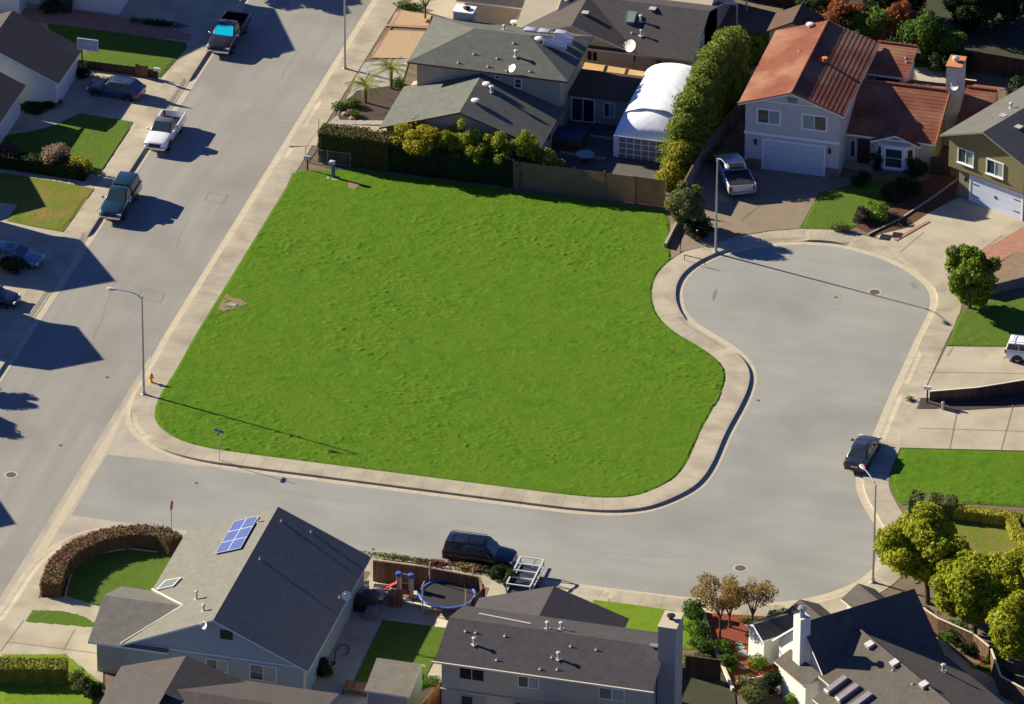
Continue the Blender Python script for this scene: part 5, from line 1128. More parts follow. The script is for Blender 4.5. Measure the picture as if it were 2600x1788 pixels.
# top of the lot
hedge('hedge', 'tall dark clipped hedge with rusty top by the street at the lot corner', [(-22.2, 26.1), (-16.6, 26.1)], 1.7, 2.7, leaf('dark_hedge', (.05, .08, .018), [(.09, .14, .02), (.16, .075, .025)]), 3)
tree('golden_shrub', 'golden leaved shrub at the end of the dark hedge', (-14.4, 26.6), (-14.4, 26.7, 2.3), 2.3, 1.5, L_gold, 9, 150, .12, 4, 0, cat='shrub')
L_yel2 = leaf('yellow_green2', (.27, .31, .03), [(.44, .45, .04), (.14, .19, .02)])
for i, (x, y, z, r, h, s, lb) in enumerate([(-12.3, 26.6, 2.0, 1.3, 1.6, 5, 'leftmost feathery shrub right of the golden one'), (-11.0, 26.8, 2.5, 1.3, 2.1, 12, 'tallest pointed feathery shrub left of the middle'), (-9.3, 26.7, 2.1, 1.5, 1.6, 6, 'middle feathery yellow green shrub against the garage wall'), (-7.6, 26.6, 2.3, 1.5, 1.7, 13, 'broad feathery shrub just right of the middle'), (-6.0, 26.7, 2.5, 1.3, 1.9, 7, 'tall feathery shrub next to the tan screen end'), (-4.1, 26.5, 1.9, 1.2, 1.2, 8, 'smallest yellow green shrub at the right end of that row')]):
    tree('feathery_shrub', lb, (x, y), (x, y, z), r, h, L_yel2 if i % 2 else L_yel, 10, 170, .11, s, 0, group='feathery shrubs along the lot fence', cat='shrub', br=.42)
hedge('ivy_hedge', 'dark green growth on the fence below the yellow shrubs', [(-16.6, 26.0), (-12, 25.9), (-5.2, 25.9)], 1.3, 2.45, L_dark, 9, rough=.25)
# tall evergreen row
ys = [28.6, 30.2, 31.8, 33.5, 35.2, 37.0, 38.9, 40.8, 42.8, 44.6]; hh = [2.0, 3.2, 4.8, 5.8, 6.5, 6.9, 7.0, 7.0, 6.8, 6.0]
for i, (y, h) in enumerate(zip(ys, hh)):
    x = 5.35+.045*(y-28)+(.12 if i % 2 else -.08)
    t = thing('evergreen_tree', ['low yellow shrub at the street end of the tall evergreen row', 'yellow second bush of the tall evergreen row beside the tent corner'][i] if i < 2 else 'evergreen tree %s in the row beside the white tent, counted from the lot' % ['', '', 'three', 'four', 'five', 'six', 'seven', 'eight', 'nine', 'ten'][i], 'tree', (x, y, 0), 0, 'tall evergreen row')
    m = MB(); m.tube([(x, y, 0), (x, y, h*.8)], [.11, .04], 6); m.build('trunk', M_bark, t)
    rs = np.random.RandomState(20+i); m = MB(); bl = []
    for k in range(9):
        f = k/8; z = .5+f*(h-1.0); rr_ = (1.85 if i > 1 else 1.25)*(1-.45*max(0, f-.35))*(.85+.2*rs.rand()); bl.append(((x+rs.uniform(-.35, .35), y+rs.uniform(-.35, .35), z), (rr_*.8, rr_*.85, .62)))
    blobs_leaves(m, bl, 120, .13, rs, .7); m.build('crown', leaf('yellow_cypress', (.32, .30, .02), [(.46, .40, .03), (.16, .18, .016)]) if i < 2 else L_cyp, t)
tree('tree', 'olive green round shrub tree at the corner of the screened fence', (8.0, 21.9), (8.1, 22.0, 2.3), 1.7, 1.7, L_ol, 11, 130, .13, 41, .1)
shrub('flowering_shrub', 'dark shrub with white flowers under the second street lamp', at(1772, 602)[:2], (1.3, 1.2, .9), L_dark, 42, 110, .12, 4)
rsf = np.random.RandomState(2); c = at(1772, 602); 
for k in range(9):
    a = rsf.uniform(0, 6.28); r = rsf.uniform(.3, 1.0); q = MB(); q.lathe((c[0]+r*math.cos(a), c[1]+r*math.sin(a)-.2, 1.1+rsf.uniform(-.3, .35)), [(0, 0), (.10, .05), (0, .09)], 6)
    tag(q.build('white_flower', M_white, loc=(c[0], c[1], 0)), 'white flower head on the dark shrub below the lamp', 'flower', 'white flower heads')
# right side
tree('tree', 'large yellow green tree beside the fourth street lamp', (37.7, -28.0), (37.2, -27.6, 4.3), 3.1, 2.6, L_tree, 18, 62, .19, 51, .17)
tree('tree', 'yellow green tree in the middle of the lower right group', (41.8, -31.4), (41.6, -31.6, 4.0), 2.9, 2.4, L_tree, 18, 62, .19, 52, .16)
tree('tree', 'yellow green tree cut by the right edge below the dry lawn', (45.6, -30.5), (45.4, -30.9, 4.2), 2.9, 2.5, L_tree, 18, 62, .19, 53, .16)
tree('tree', 'lowest yellow green tree at the right edge behind the fence', (46.3, -35.2), (46.3, -35.4, 3.8), 2.8, 2.4, L_tree, 16, 62, .19, 54, .16)
tree('tree', 'round green tree on the corner of the small right lawn', (31.6, 15.4), (31.6, 15.5, 2.95), 2.1, 2.6, leaf('round_tree', (.18, .26, .02), [(.40, .46, .04), (.08, .14, .015)]), 14, 85, .2, 55, .13)
L_hed = leaf('clipped_yellow', (.42, .38, .03), [(.55, .48, .05), (.26, .28, .03)])
hedge('box_hedge', 'dark round end of the low hedge nearest the street lamp', [at(2312, 1298)[:2], at(2360, 1304)[:2], at(2425, 1312)[:2]], 1.5, 1.2, L_ol, 61, rough=.2)
hedge('box_hedge', 'short clipped yellow hedge curving at the right edge', [at(2422, 1318)[:2], at(2500, 1328)[:2], at(2575, 1338)[:2]], .85, .95, L_hed, 62)
hedge('box_hedge', 'curved yellow hedge end leaving the frame at the right', [at(2582, 1330)[:2], at(2568, 1352)[:2], at(2580, 1375)[:2], at(2620, 1400)[:2]], .85, .9, L_hed, 63)
for px, r, lm, lb, s in [((2298, 1545), (.8, .8, .7), L_pink, 'pink flowered shrub beside the fourth lamp base', 64), ((2365, 1590), (.9, .8, .6), L_ol, 'grey green shrub at the foot of the largest yellow tree', 65), ((2425, 1628), (1.3, .8, .8), L_mid, 'green leafy shrub against the fence beside the white house path', 66), ((2462, 1660), (.8, .6, .6), L_dark, 'dark shrub beside the concrete path', 67), ((2518, 1688), (.8, .8, .7), L_lime, 'bright shrub climbing the brown fence', 68), ((2505, 1690), (.5, .4, .35), leaf('red_shrub', (.20, .02, .02), [(.3, .04, .03), (.08, .01, .01)]), 'small red leaved plant by the fence', 69), ((2552, 1728), (.8, .7, .5), leaf('blue_green', (.05, .10, .06), [(.09, .15, .09), (.03, .05, .03)]), 'blue green shrub at the end of the path', 70), ((2570, 1758), (.7, .6, .4), L_mid, 'small green shrub in the lower right corner', 71), ((2500, 1703), (1.0, .3, .2), L_lime, 'low lime ground cover beside the path', 72),
    ((2185, 566), (.9, .8, .7), leaf('purple', (.07, .03, .04), [(.12, .06, .06), (.05, .06, .03)]), 'purple grey shrub at the tip of the striped lawn', 73), ((2222, 556), (1.3, 1.0, .75), L_lime, 'bright lime shrub at the tip of the mulch bed', 74), ((2300, 500), (1.2, 1.1, .9), L_dark, 'dark shrub in the middle of the mulch bed', 75), ((2265, 512), (1.0, 1.0, .8), L_dark, 'dark shrub behind the lime one', 76), ((2235, 430), (1.0, .8, 1.1), L_dark, 'dark shrub left of the bay window', 77), ((2320, 445), (1.1, .8, .8), L_dark, 'dark shrub under the bay window', 78), ((2135, 590), (.8, .4, .35), L_ol, 'low olive tuft at the pavement by the striped lawn', 79), ((2180, 470), (.9, .6, .5), L_dark, 'dark ground shrub beside the front walk', 80),
    ((1768, 1570), (.95, .9, .8), L_mid, 'topmost round clipped shrub beside the grey chimney', 81), ((1772, 1622), (1.1, .95, .85), L_mid, 'second round clipped shrub beside the grey chimney', 82), ((1778, 1660), (1.1, .95, .7), L_mid, 'third round clipped shrub beside the grey chimney', 83), ((1770, 1688), (1.2, .7, .5), L_ol, 'low loose shrub below the clipped ones', 84), ((1838, 1665), (.75, .7, .65), L_mid, 'round clipped shrub in the red mulch beside the stepping stones', 85), ((1850, 1695), (.85, .7, .6), L_mid, 'flat clipped shrub in the red mulch, lower one', 86), ((1925, 1700), (.7, .65, .55), L_lime, 'bright green shrub in the lower red mulch', 87), ((1925, 1640), (1.1, .9, .75), L_dark, 'dark shrub near the white house chimney', 88), ((1960, 1668), (.5, .45, .55), L_yel, 'small yellow shrub by the white house corner', 89), ((1980, 1585), (.9, .5, .5), L_dark, 'dark shrub under the white house wing', 90), ((1930, 1590), (1.5, .35, .3), L_mid, 'long low green strip in the red mulch', 91), ((1855, 1712), (.3, .3, .25), L_lime, 'tiny green tuft in the red garden', 92), ((1957, 1730), (.5, .35, .25), L_mid, 'small tuft by the white rail', 93),
    ((1905, 1780), (1.3, 1.0, 1.0), L_ol, 'grey green bush below the white rail', 94), ((1960, 1760), (.9, .9, .9), L_dark, 'dark bush below the red garden', 95), ((2010, 1795), (.5, .5, .5), L_lime, 'yellow green bush at the bottom edge by the white wall', 96),
    ((862, 283), (.6, .5, .4), L_mid, 'small green shrub at the street corner of the mulch bed', 97), ((896, 275), (.7, .5, .4), L_mid, 'low green shrub beside the nearer palm', 98), ((898, 300), (.5, .4, .3), L_mid, 'small green shrub among the orange rocks', 99), ((1010, 222), (.5, .5, .4), L_mid, 'green shrub at the corner of the lower roof', 100), ((1040, 24), (1.3, .4, .3), L_mid, 'low green strip above the tan gravel', 101),
    ((205, 178), (.6, .5, .3), L_lime, 'sunlit green patch of shrub at the garage corner', 102), ((205, 195), (.9, .7, .6), L_dark, 'dark shrub at the garage corner of the pale house', 103), ((85, 280), (1.3, .7, .35), L_dark, 'dark planting in the shaded bed by the pale house', 104), ((130, 272), (.9, .5, .3), L_dark, 'small dark planting at the wall corner', 105), ((400, 68), (2.2, .35, .3), L_dark, 'dark hedge strip along the brick walkway', 106), ((130, 30), (1.2, .8, .7), L_dark, 'dark shrub against the white house wall', 107),
    ((200, 1762), (1.0, .8, 1.0), L_ol, 'loose grey green bush at the driveway end', 108), ((235, 1775), (.8, .7, .8), L_dark, 'darker bush behind the loose grey green one', 109),
    ((40, 690), (1.3, .8, .7), L_dark, 'dark shrub between the two cars at the left edge', 110), ((10, 668), (.5, .3, .3), L_lime, 'yellow leaved plant at the left edge', 111),
    ((1265, 1470), (.8, .6, .6), L_dark, 'dark shrub on the corner behind the trampoline fence', 112), ((1010, 1424), (2.6, .3, .2), L_ol, 'mossy grass strip outside the board fence', 113), ((1110, 1440), (1.6, .35, .25), leaf('wine', (.16, .03, .03), [(.22, .05, .04), (.12, .07, .03)]), 'wine red creeping plant on the fence top', 114), ((1195, 1452), (1.3, .4, .3), L_rust, 'dry brown plant strip by the black car', 115), ((1300, 1500), (.6, .5, .8), L_dark, 'dark pointed shrub beside the trailer', 116),
    ((1075, 1745), (.5, 1.2, .25), L_mid, 'low planting beside the garden shed', 117), ((1068, 1752), (.35, .3, .3), leaf('vivid', (.02, .5, .02), [(.05, .7, .05), (.02, .2, .02)]), 'vivid green plant beside the garden shed', 118), ((820, 1720), (.8, .8, .9), L_dark, 'dark shrub at the back wall of the blue grey house', 119), ((2310, 1020), (.3, .3, .15), L_ol, 'small weed by the kerb', 120)]:
    shrub('shrub', lb, at(*px)[:2], r, lm, s, 150 if max(r) < 1 else 110, .10, n=(1 if max(r) < .75 or min(r[0], r[1]) < .45 else 4))
# upper right gardens
L_red2 = leaf('red2', (.36, .07, .03), [(.50, .13, .04), (.10, .13, .03)])
def hb(px, py): q = at(px, py); return q[0], q[1]
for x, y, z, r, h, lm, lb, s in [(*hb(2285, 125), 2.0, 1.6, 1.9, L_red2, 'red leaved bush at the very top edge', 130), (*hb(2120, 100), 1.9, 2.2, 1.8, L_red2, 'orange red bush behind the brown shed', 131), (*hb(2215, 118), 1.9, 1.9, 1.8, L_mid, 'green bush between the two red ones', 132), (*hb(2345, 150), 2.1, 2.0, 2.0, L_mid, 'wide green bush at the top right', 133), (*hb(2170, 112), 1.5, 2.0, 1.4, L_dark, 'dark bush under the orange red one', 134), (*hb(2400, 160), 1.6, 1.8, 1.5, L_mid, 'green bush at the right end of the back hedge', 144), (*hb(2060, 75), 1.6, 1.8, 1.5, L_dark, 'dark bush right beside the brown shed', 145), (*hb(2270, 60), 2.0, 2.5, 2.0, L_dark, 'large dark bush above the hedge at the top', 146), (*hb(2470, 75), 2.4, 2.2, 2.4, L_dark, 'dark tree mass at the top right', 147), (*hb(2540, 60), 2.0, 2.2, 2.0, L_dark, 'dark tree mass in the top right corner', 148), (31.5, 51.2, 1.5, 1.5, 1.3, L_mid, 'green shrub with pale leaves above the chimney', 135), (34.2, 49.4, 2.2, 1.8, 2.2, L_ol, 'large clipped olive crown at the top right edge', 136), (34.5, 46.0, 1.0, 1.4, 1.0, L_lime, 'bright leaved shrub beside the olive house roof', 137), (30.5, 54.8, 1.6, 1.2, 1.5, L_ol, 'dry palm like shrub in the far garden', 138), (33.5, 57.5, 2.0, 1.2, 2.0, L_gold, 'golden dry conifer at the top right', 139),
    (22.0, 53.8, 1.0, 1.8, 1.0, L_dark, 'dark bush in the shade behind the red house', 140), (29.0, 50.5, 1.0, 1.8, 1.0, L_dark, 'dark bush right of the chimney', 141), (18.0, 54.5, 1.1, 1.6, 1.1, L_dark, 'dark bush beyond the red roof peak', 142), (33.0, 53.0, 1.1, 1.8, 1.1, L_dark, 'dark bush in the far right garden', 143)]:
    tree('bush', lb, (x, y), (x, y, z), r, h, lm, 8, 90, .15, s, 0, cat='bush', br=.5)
for x, y, r, lb, s in [(4.6, 52.5, 1.3, 'left low leafy plant in the brown back garden', 150), (6.4, 54.0, 1.5, 'leafy plant patch in the middle of the back garden', 151), (7.6, 51.6, 1.2, 'leafy plant by the shed in the back garden', 152), (6.0, 51.0, 1.1, 'lower leafy plant above the evergreen row', 153), (8.3, 49.4, 1.1, 'dark plant between fence and shed', 154)]:
    shrub('garden_plant', lb, (x, y), (r, r*.8, .4), L_lime if s < 154 else L_mid, s, 130, .2, 5, group='leafy plants in the brown back garden')
# left side hedges
hedge('clipped_hedge', 'low clipped hedge across the left lawns', [(-52, 18.6), (-46, 18.4), (-40.2, 18.2), (-38.9, 18.1)], 1.2, 1.0, L_dark, 160, hend=1.25)
shrub('shrub', 'tan flowering mound on the left clipped hedge', at(135, 428)[:2], (1.5, .9, 1.1), leaf('tan_bloom', (.32, .20, .13), [(.45, .30, .22), (.12, .10, .04)]), 161, 130, .12, 5)
shrub('shrub', 'brown mound at the very left of the clipped hedge', at(15, 415)[:2], (1.3, .8, 1.0), leaf('brown_bloom', (.18, .10, .06), [(.30, .18, .12), (.06, .05, .02)]), 162, 130, .12, 5)
shrub('shrub', 'gold green mound at the street end of the left hedge', at(205, 448)[:2], (.9, .7, .95), L_gold, 163, 130, .1, 4)
hc = [at(*p)[:2] for p in [(128, 1520), (148, 1468), (185, 1430), (245, 1402), (300, 1389), (360, 1384), (410, 1390), (445, 1408)]]
hedge('curved_hedge', 'curved red brown hedge around the oval lawn', hc, 1.45, 1.25, leaf('red_hedge', (.20, .12, .06), [(.28, .15, .09), (.11, .17, .03), (.19, .06, .05)]), 164)
hedge('clipped_hedge', 'yellow green hedge at the bottom left corner', [at(-60, 1728)[:2], at(170, 1730)[:2]], 1.5, 1.35, leaf('sun_hedge', (.22, .23, .03), [(.42, .38, .05), (.10, .13, .02)]), 165)
# autumn trees, bare shrub, palms
def airy(name, label, base, h, spread, lm, seed, nb=26, dens=120, size=.10):
    rs = np.random.RandomState(seed); t = thing(name, label, 'tree', (base[0], base[1], 0), 0, None); m = MB(); b0 = Vector((base[0], base[1], .1)); fk = b0+Vector((0, 0, h*.35)); tips = []
    m.tube([b0, fk], [.09, .07], 7)
    for k in range(9):
        a = 6.283*k/9+rs.uniform(-.3, .3); r = spread*rs.uniform(.35, .95); tip = b0+Vector((r*math.cos(a), r*math.sin(a), h*rs.uniform(.75, 1.0))); mid = fk+(tip-fk)*.5+Vector((0, 0, .12*h))
        m.tube([fk, mid, tip], [.045, .03, .01], 5)
        for q in range(3): tips.append(mid+(tip-mid)*rs.uniform(.1, 1.05))
    m.build('trunk', M_bark, t); m = MB(); bl = [((p.x+rs.uniform(-.2, .2), p.y+rs.uniform(-.2, .2), p.z), (spread*.27, spread*.27, h*.10)) for p in tips]
    blobs_leaves(m, bl, dens, size, rs, 1.2, core=False, lo=.2); m.build('crown', lm, t); return t
airy('rust_tree', 'rust leaved tree in front of the round manhole, left of the pair', at(1828, 1624)[:2], 4.6, 2.05, L_rust, 170, dens=75)
airy('rust_tree', 'thinner rust leaved tree nearer the white house', at(1910, 1614)[:2], 4.3, 1.5, L_rust, 171, dens=65)
airy('shrub_tree', 'small rust green tree in front of the pair by the white mailbox', at(1852, 1598)[:2], 2.6, 1.0, L_rust, 172)
airy('shrub_tree', 'thin branched small tree on the gravel corner at the top', at(1080, 52)[:2], 3.0, 1.6, leaf('thin_green', (.16, .19, .07), [(.25, .25, .1)]), 173, dens=40)
def palm(label, base, h, seed, fl=1.95):
    rs = np.random.RandomState(seed); t = thing('palm_tree', label, 'palm', (base[0], base[1], 0), 0, 'palms in the mulch bed'); m = MB(); m.tube([(base[0], base[1], .1), (base[0]+.05, base[1], h)], [.14, .10], 8); m.build('trunk', M_bark, t)
    m = MB(); V = []; T = []
    for k in range(26):
        a = 6.283*k/26*2.0+rs.uniform(-.15, .15); up = rs.uniform(.25, 1.15); d = np.array([math.cos(a), math.sin(a)]); pr = None
        for j in range(13):
            s = j/12; x = fl*s*math.cos(up*(1-.2*s)); z = h+fl*s*math.sin(up)-1.35*s*s*(1.0-.25*up); c = np.array([base[0]+d[0]*x, base[1]+d[1]*x, z]); w_ = .30*math.sin(math.pi*min(1, s*.9+.1))+.02; nn = np.array([-d[1], d[0], 0])
            if pr is not None:
                dr = (c-pr); 
                for sd in (-1, 1):
                    for o_ in (0, .5):
                        b0 = pr+dr*o_; tip = b0+nn*sd*w_+dr*.8-np.array([0, 0, .10]); V += [b0, b0+dr*.30, tip]
                m.arrays([pr-nn*.015, pr+nn*.015, c+nn*.015, c-nn*.015], 4)
            pr = c
    m.arrays(V, 3); m.build('fronds', L_palm, t)
palm('nearer palm with orange fronds at the street side of the mulch bed', at(928, 266)[:2], 1.7, 3); palm('farther palm touching the upper roof corner', at(993, 230)[:2], 1.9, 4)
for i, (px, r) in enumerate([((888, 292), .35), ((876, 297), .3), ((894, 307), .25), ((1086, 60), .3)]):
    x, y, _ = at(*px); m = MB(); m.lathe((0, 0, 0), [(r, .0), (r*1.05, r*.35), (r*.7, r*.85), (0, r*1.05)], 7, sx=1.2, sy=.8); o = m.build('boulder', mat('orange_rock', (.42, .25, .17), .9, (.3, .2, .14), 4, 1), loc=(x, y, .13), local=True); tag(o, ['largest orange boulder of the mulch bed', 'middle orange boulder left of the largest', 'smallest orange boulder at the mulch bed front', 'grey brown boulder under the thin tree'][i], 'boulder', 'boulders')
for i, px in enumerate([(1877, 1640), (1879, 1650), (1885, 1660), (1887, 1668), (1910, 1672), (1888, 1702), (1892, 1726)]):
    x, y, _ = at(*px); m = MB(); m.lathe((0, 0, 0), [(0, .05), (.3, .05), (.33, 0)], 8, sx=1.2, sy=.8); tag(m.build('stepping_stone', M_rock, loc=(x, y, .17), local=True), 'flat pale stepping stone %s of the red mulch path, counted from the street' % ['one', 'two', 'three', 'four', 'five', 'six', 'seven'][i], 'stepping stone', 'stepping stones')
# trees outside the frame whose shadows fall on the streets
tree('tree', 'tree outside the top edge shading the far street', (-40.6, 55.6), (-40.6, 55.6, 4.6), 2.6, 1.9, L_mid, 10, 50, .22, 180, .15)
tree('tree', 'upper round tree outside the left edge by the long street', (-44.7, -14.0), (-44.7, -14.1, 4.2), 1.6, 1.6, L_mid, 8, 50, .22, 181, .12)
tree('tree', 'lower round tree outside the left edge by the long street', (-44.2, -18.4), (-44.2, -18.4, 4.2), 1.7, 1.7, L_mid, 8, 50, .22, 182, .12)

# ================================================================== VEHICLES (local frame: +x forward)
def loft(m, secs, mi=0):
    """secs: list of closed rings of points"""
    for a, b in zip(secs, secs[1:]):
        n = len(a)
        for i in range(n): m.face([a[i], b[i], b[(i+1) % n], a[(i+1) % n]], mi)
    m.face(secs[0][::1], mi); m.face(secs[-1][::-1], mi)
def ring(x, hw, zb, zt, tuck=.90, crown=.02):
    return [(x, -hw*.86, zb), (x, -hw*.97, zb+.06), (x, -hw, zb+(zt-zb)*.5), (x, -hw*.97, zb+(zt-zb)*.82), (x, -hw*tuck, zt-.01), (x, -hw*.45, zt+crown),
            (x, hw*.45, zt+crown), (x, hw*tuck, zt-.01), (x, hw*.97, zb+(zt-zb)*.82), (x, hw, zb+(zt-zb)*.5), (x, hw*.97, zb+.06), (x, hw*.86, zb)]
def slabq(m, pts, th, mi=0):
    P_ = [Vector(p) for p in pts]; n = (P_[1]-P_[0]).cross(P_[3]-P_[0]).normalized(); c = sum(P_, Vector())/4
    if n.dot(c-Vector((c.x*.6, 0, .9))) < 0: n = -n
    q = [p+n*th for p in P_]; m.face([tuple(p) for p in q], mi)
    for i in range(4): j = (i+1) % 4; m.face([tuple(P_[i]-n*.01), tuple(P_[j]-n*.01), tuple(q[j]), tuple(q[i])], mi)
def inset4(pts, f, g=None):
    c = sum((Vector(p) for p in pts), Vector())/4; return [tuple(c+(Vector(p)-c)*f) for p in pts]
def lerp(a, b, t): return tuple(a[i]+(b[i]-a[i])*t for i in range(3))
def sub4(p, u0, u1, v0, v1):
    """p: bottom-a, bottom-b, top-b, top-a"""
    def q(u, v): return lerp(lerp(p[0], p[1], u), lerp(p[3], p[2], u), v)
    return [q(u0, v0), q(u1, v0), q(u1, v1), q(u0, v1)]
def wheels(t, xs, hw, r, wdt=.23, arches=True):
    for x in xs:
        for s in (-1, 1):
            m = MB(); y0 = s*(hw-wdt); y1 = s*(hw+.015); n = 20
            pr = [(r*.62, y0), (r*.97, y0), (r, y0+(y1-y0)*.25), (r, y0+(y1-y0)*.8), (r*.93, y1), (r*.62, y1)]
            for (ra, ya), (rb, yb_) in zip(pr, pr[1:]):
                for k in range(n):
                    a0, a1 = 6.28318*k/n, 6.28318*(k+1)/n
                    m.face([(x+ra*math.cos(a0), ya, r+ra*math.sin(a0)), (x+ra*math.cos(a1), ya, r+ra*math.sin(a1)), (x+rb*math.cos(a1), yb_, r+rb*math.sin(a1)), (x+rb*math.cos(a0), yb_, r+rb*math.sin(a0))])
            w_ = m.build('wheel', M_tyre, t, local=True); fixn(w_)
            m = MB(); yc = y1-s*.02
            m.face([(x+r*.63*math.cos(6.28318*k/n), yc-s*.03, r+r*.63*math.sin(6.28318*k/n)) for k in range(n)], 1)
            for k in range(6):
                a = 6.28318*k/6; m.obox((x+r*.33*math.cos(a), yc, r+r*.33*math.sin(a)), (math.cos(a), 0, math.sin(a)), r*.3, (-math.sin(a), 0, math.cos(a)), .035, (0, 1, 0), .015)
            m.build('rim', [M_rim, M_black], w_, local=True)
def cabin(t, body_pts, roof_pts, zb, zr, pm, hwb, hwr, glass_mt=None, sides=2, front=True, rear=True, side_split=None, sunshade=None):
    """body_pts (xr,xf) roof_pts (xr,xf)"""
    xb0, xb1 = body_pts; xr0, xr1 = roof_pts; m = MB()
    A = [(xb0, -hwb, zb), (xb1, -hwb, zb), (xb1, hwb, zb), (xb0, hwb, zb)]; B = [(xr0, -hwr, zr), (xr1, -hwr, zr), (xr1, hwr, zr), (xr0, hwr, zr)]
    for i in range(4): j = (i+1) % 4; m.face([A[i], A[j], B[j], B[i]])
    m.face([B[0], B[1], (xr1-.15, 0, zr+.035), (xr0+.15, 0, zr+.035)]); m.face([(xr0+.15, 0, zr+.035), (xr1-.15, 0, zr+.035), B[2], B[3]]); m.face([B[1], B[2], (xr1-.15, 0, zr+.035)]); m.face([B[3], B[0], (xr0+.15, 0, zr+.035)])
    m.face(A[::-1]); c = m.build('cabin', pm, t, local=True); bevel(c, .05, 3, 25)
    G_ = glass_mt or M_glass
    def win(p, nm, mt=None): q = MB(); slabq(q, p, .018); o = q.build(nm, mt or G_, t, local=True); fixn(o)
    if front: win(sub4([A[1], A[2], B[2], B[1]], .06, .94, .10, .90), 'windshield', sunshade)
    if rear: win(sub4([A[3], A[0], B[0], B[3]], .08, .92, .16, .88), 'rear_window')
    sp = side_split or [(.07, .52), (.56, .93)]
    for s in (0, 1):
        p = [A[0], A[1], B[1], B[0]] if s == 0 else [A[3], A[2], B[2], B[3]]
        for a, b in sp: win(sub4(p, a, b, .16, .86), 'side_window')
    return c
def lamps_(t, xf, xr, hw, zf, zr, hz=.14, wd=.34, rw=.18):
    for s in (-1, 1):
        m = MB(); m.box(xf-.12, xf+.015, s*(hw*.78)-wd/2, s*(hw*.78)+wd/2, zf-hz/2, zf+hz/2); bevel(m.build('headlight', M_lamp, t, local=True), .02)
        m = MB(); m.box(xr-.015, xr+.10, s*(hw*.86)-rw/2, s*(hw*.86)+rw/2, zr-.16, zr+.16); bevel(m.build('taillight', M_redl, t, local=True), .02)
        m = MB()
    return
def mirrors(t, x, hw, z, mt):
    for s in (-1, 1):
        m = MB(); m.box(x-.08, x+.08, s*(hw+.12)-.1, s*(hw+.12)+.1, z-.07, z+.09); bevel(m.build('mirror', mt, t, local=True), .03)
def pickup(label, loc, yaw, pm, L=5.5, hw=.93, bed='open', mir=M_chrome, shade=None, bump=M_chrome, roofm=None, group=None):
    t = thing('pickup_truck', label, 'pickup truck', (loc[0], loc[1], .005), yaw, group); h = L/2; cabr = -.35; m = MB()
    secs = [ring(cabr-.05, hw*.97, .38, 1.08), ring(cabr+.2, hw, .36, 1.10), ring(h-1.9, hw, .34, 1.10), ring(h-1.55, hw, .36, 1.10), ring(h-.9, hw*.99, .36, 1.05), ring(h-.25, hw*.95, .38, .98), ring(h-.06, hw*.86, .42, .90), ring(h, hw*.80, .5, .82)]
    loft(m, secs); b = m.build('body', pm, t, local=True); fixn(b); bevel(b, .035, 2, 28)
    m = MB(); m.box(-h+.02, cabr, -hw*.9, hw*.9, .42, .62, 1); z0, z1 = .45, 1.10
    for s in (-1, 1): m.box(-h+.04, cabr-.04, s*hw*.985-.06, s*hw*.985+.06, z0, z1)
    m.box(-h, -h+.07, -hw*.93, hw*.93, z0, z1); m.box(cabr-.14, cabr-.07, -hw*.93, hw*.93, .6, z1-.02)
    bd = m.build('bed', [pm, M_black], t, local=True); bevel(bd, .025, 2, 40)
    if bed == 'cover': m = MB(); m.box(-h+.1, cabr-.1, -hw*.9, hw*.9, 1.09, 1.12); m.build('bed_cover', M_black, t, local=True)
    wheels(t, (-h+1.15, h-1.05), hw-.01, .39); cabin(t, (cabr-.02, h-1.52), (cabr+.12, h-2.35), 1.05, 1.66, roofm or pm, hw*.90, hw*.72, sunshade=shade)
    if bed == 'shell':
        m = MB(); A = [(-h+.03, -hw*.95, 1.1), (cabr-.06, -hw*.95, 1.1), (cabr-.06, hw*.95, 1.1), (-h+.03, hw*.95, 1.1)]; B = [(-h+.2, -hw*.76, 1.70), (cabr-.06, -hw*.76, 1.70), (cabr-.06, hw*.76, 1.70), (-h+.2, hw*.76, 1.70)]
        for i in range(4): j = (i+1) % 4; m.face([A[i], A[j], B[j], B[i]])
        m.face(B); m.face(A[::-1]); bevel(m.build('camper_shell', pm, t, local=True), .06, 3)
        for p in ([A[0], A[1], B[1], B[0]], [A[3], A[2], B[2], B[3]]): q = MB(); slabq(q, sub4(p, .12, .88, .2, .8), .015); q.build('side_window', M_glass, t, local=True)
        q = MB(); slabq(q, sub4([A[3], A[0], B[0], B[3]], .1, .9, .15, .85), .015); q.build('rear_window', M_glass, t, local=True)
    m = MB(); m.box(h-.05, h+.10, -hw*.9, hw*.9, .42, .62); bevel(m.build('front_bumper', bump, t, local=True), .04)
    m = MB(); m.box(-h-.12, -h+.02, -hw*.88, hw*.88, .42, .60); bevel(m.build('rear_bumper', bump, t, local=True), .04)
    m = MB(); m.box(h-.04, h+.02, -hw*.5, hw*.5, .64, .84); m.build('grille', M_black, t, local=True)
    lamps_(t, h-.02, -h, hw, .78, .85); mirrors(t, h-1.75, hw, 1.15, mir)
    for x in (-h+1.15, h-1.05):
        for s in (-1, 1):
            pts = [(x+.47*math.cos(a), s*(hw+.006), .39+.47*math.sin(a)) for a in np.linspace(0, math.pi, 12)]; m = MB(); m.face(pts if s < 0 else pts[::-1]); m.build('wheel_arch', M_black, t, local=True)
    t.scale = (1, 1.05, 1.12); return t
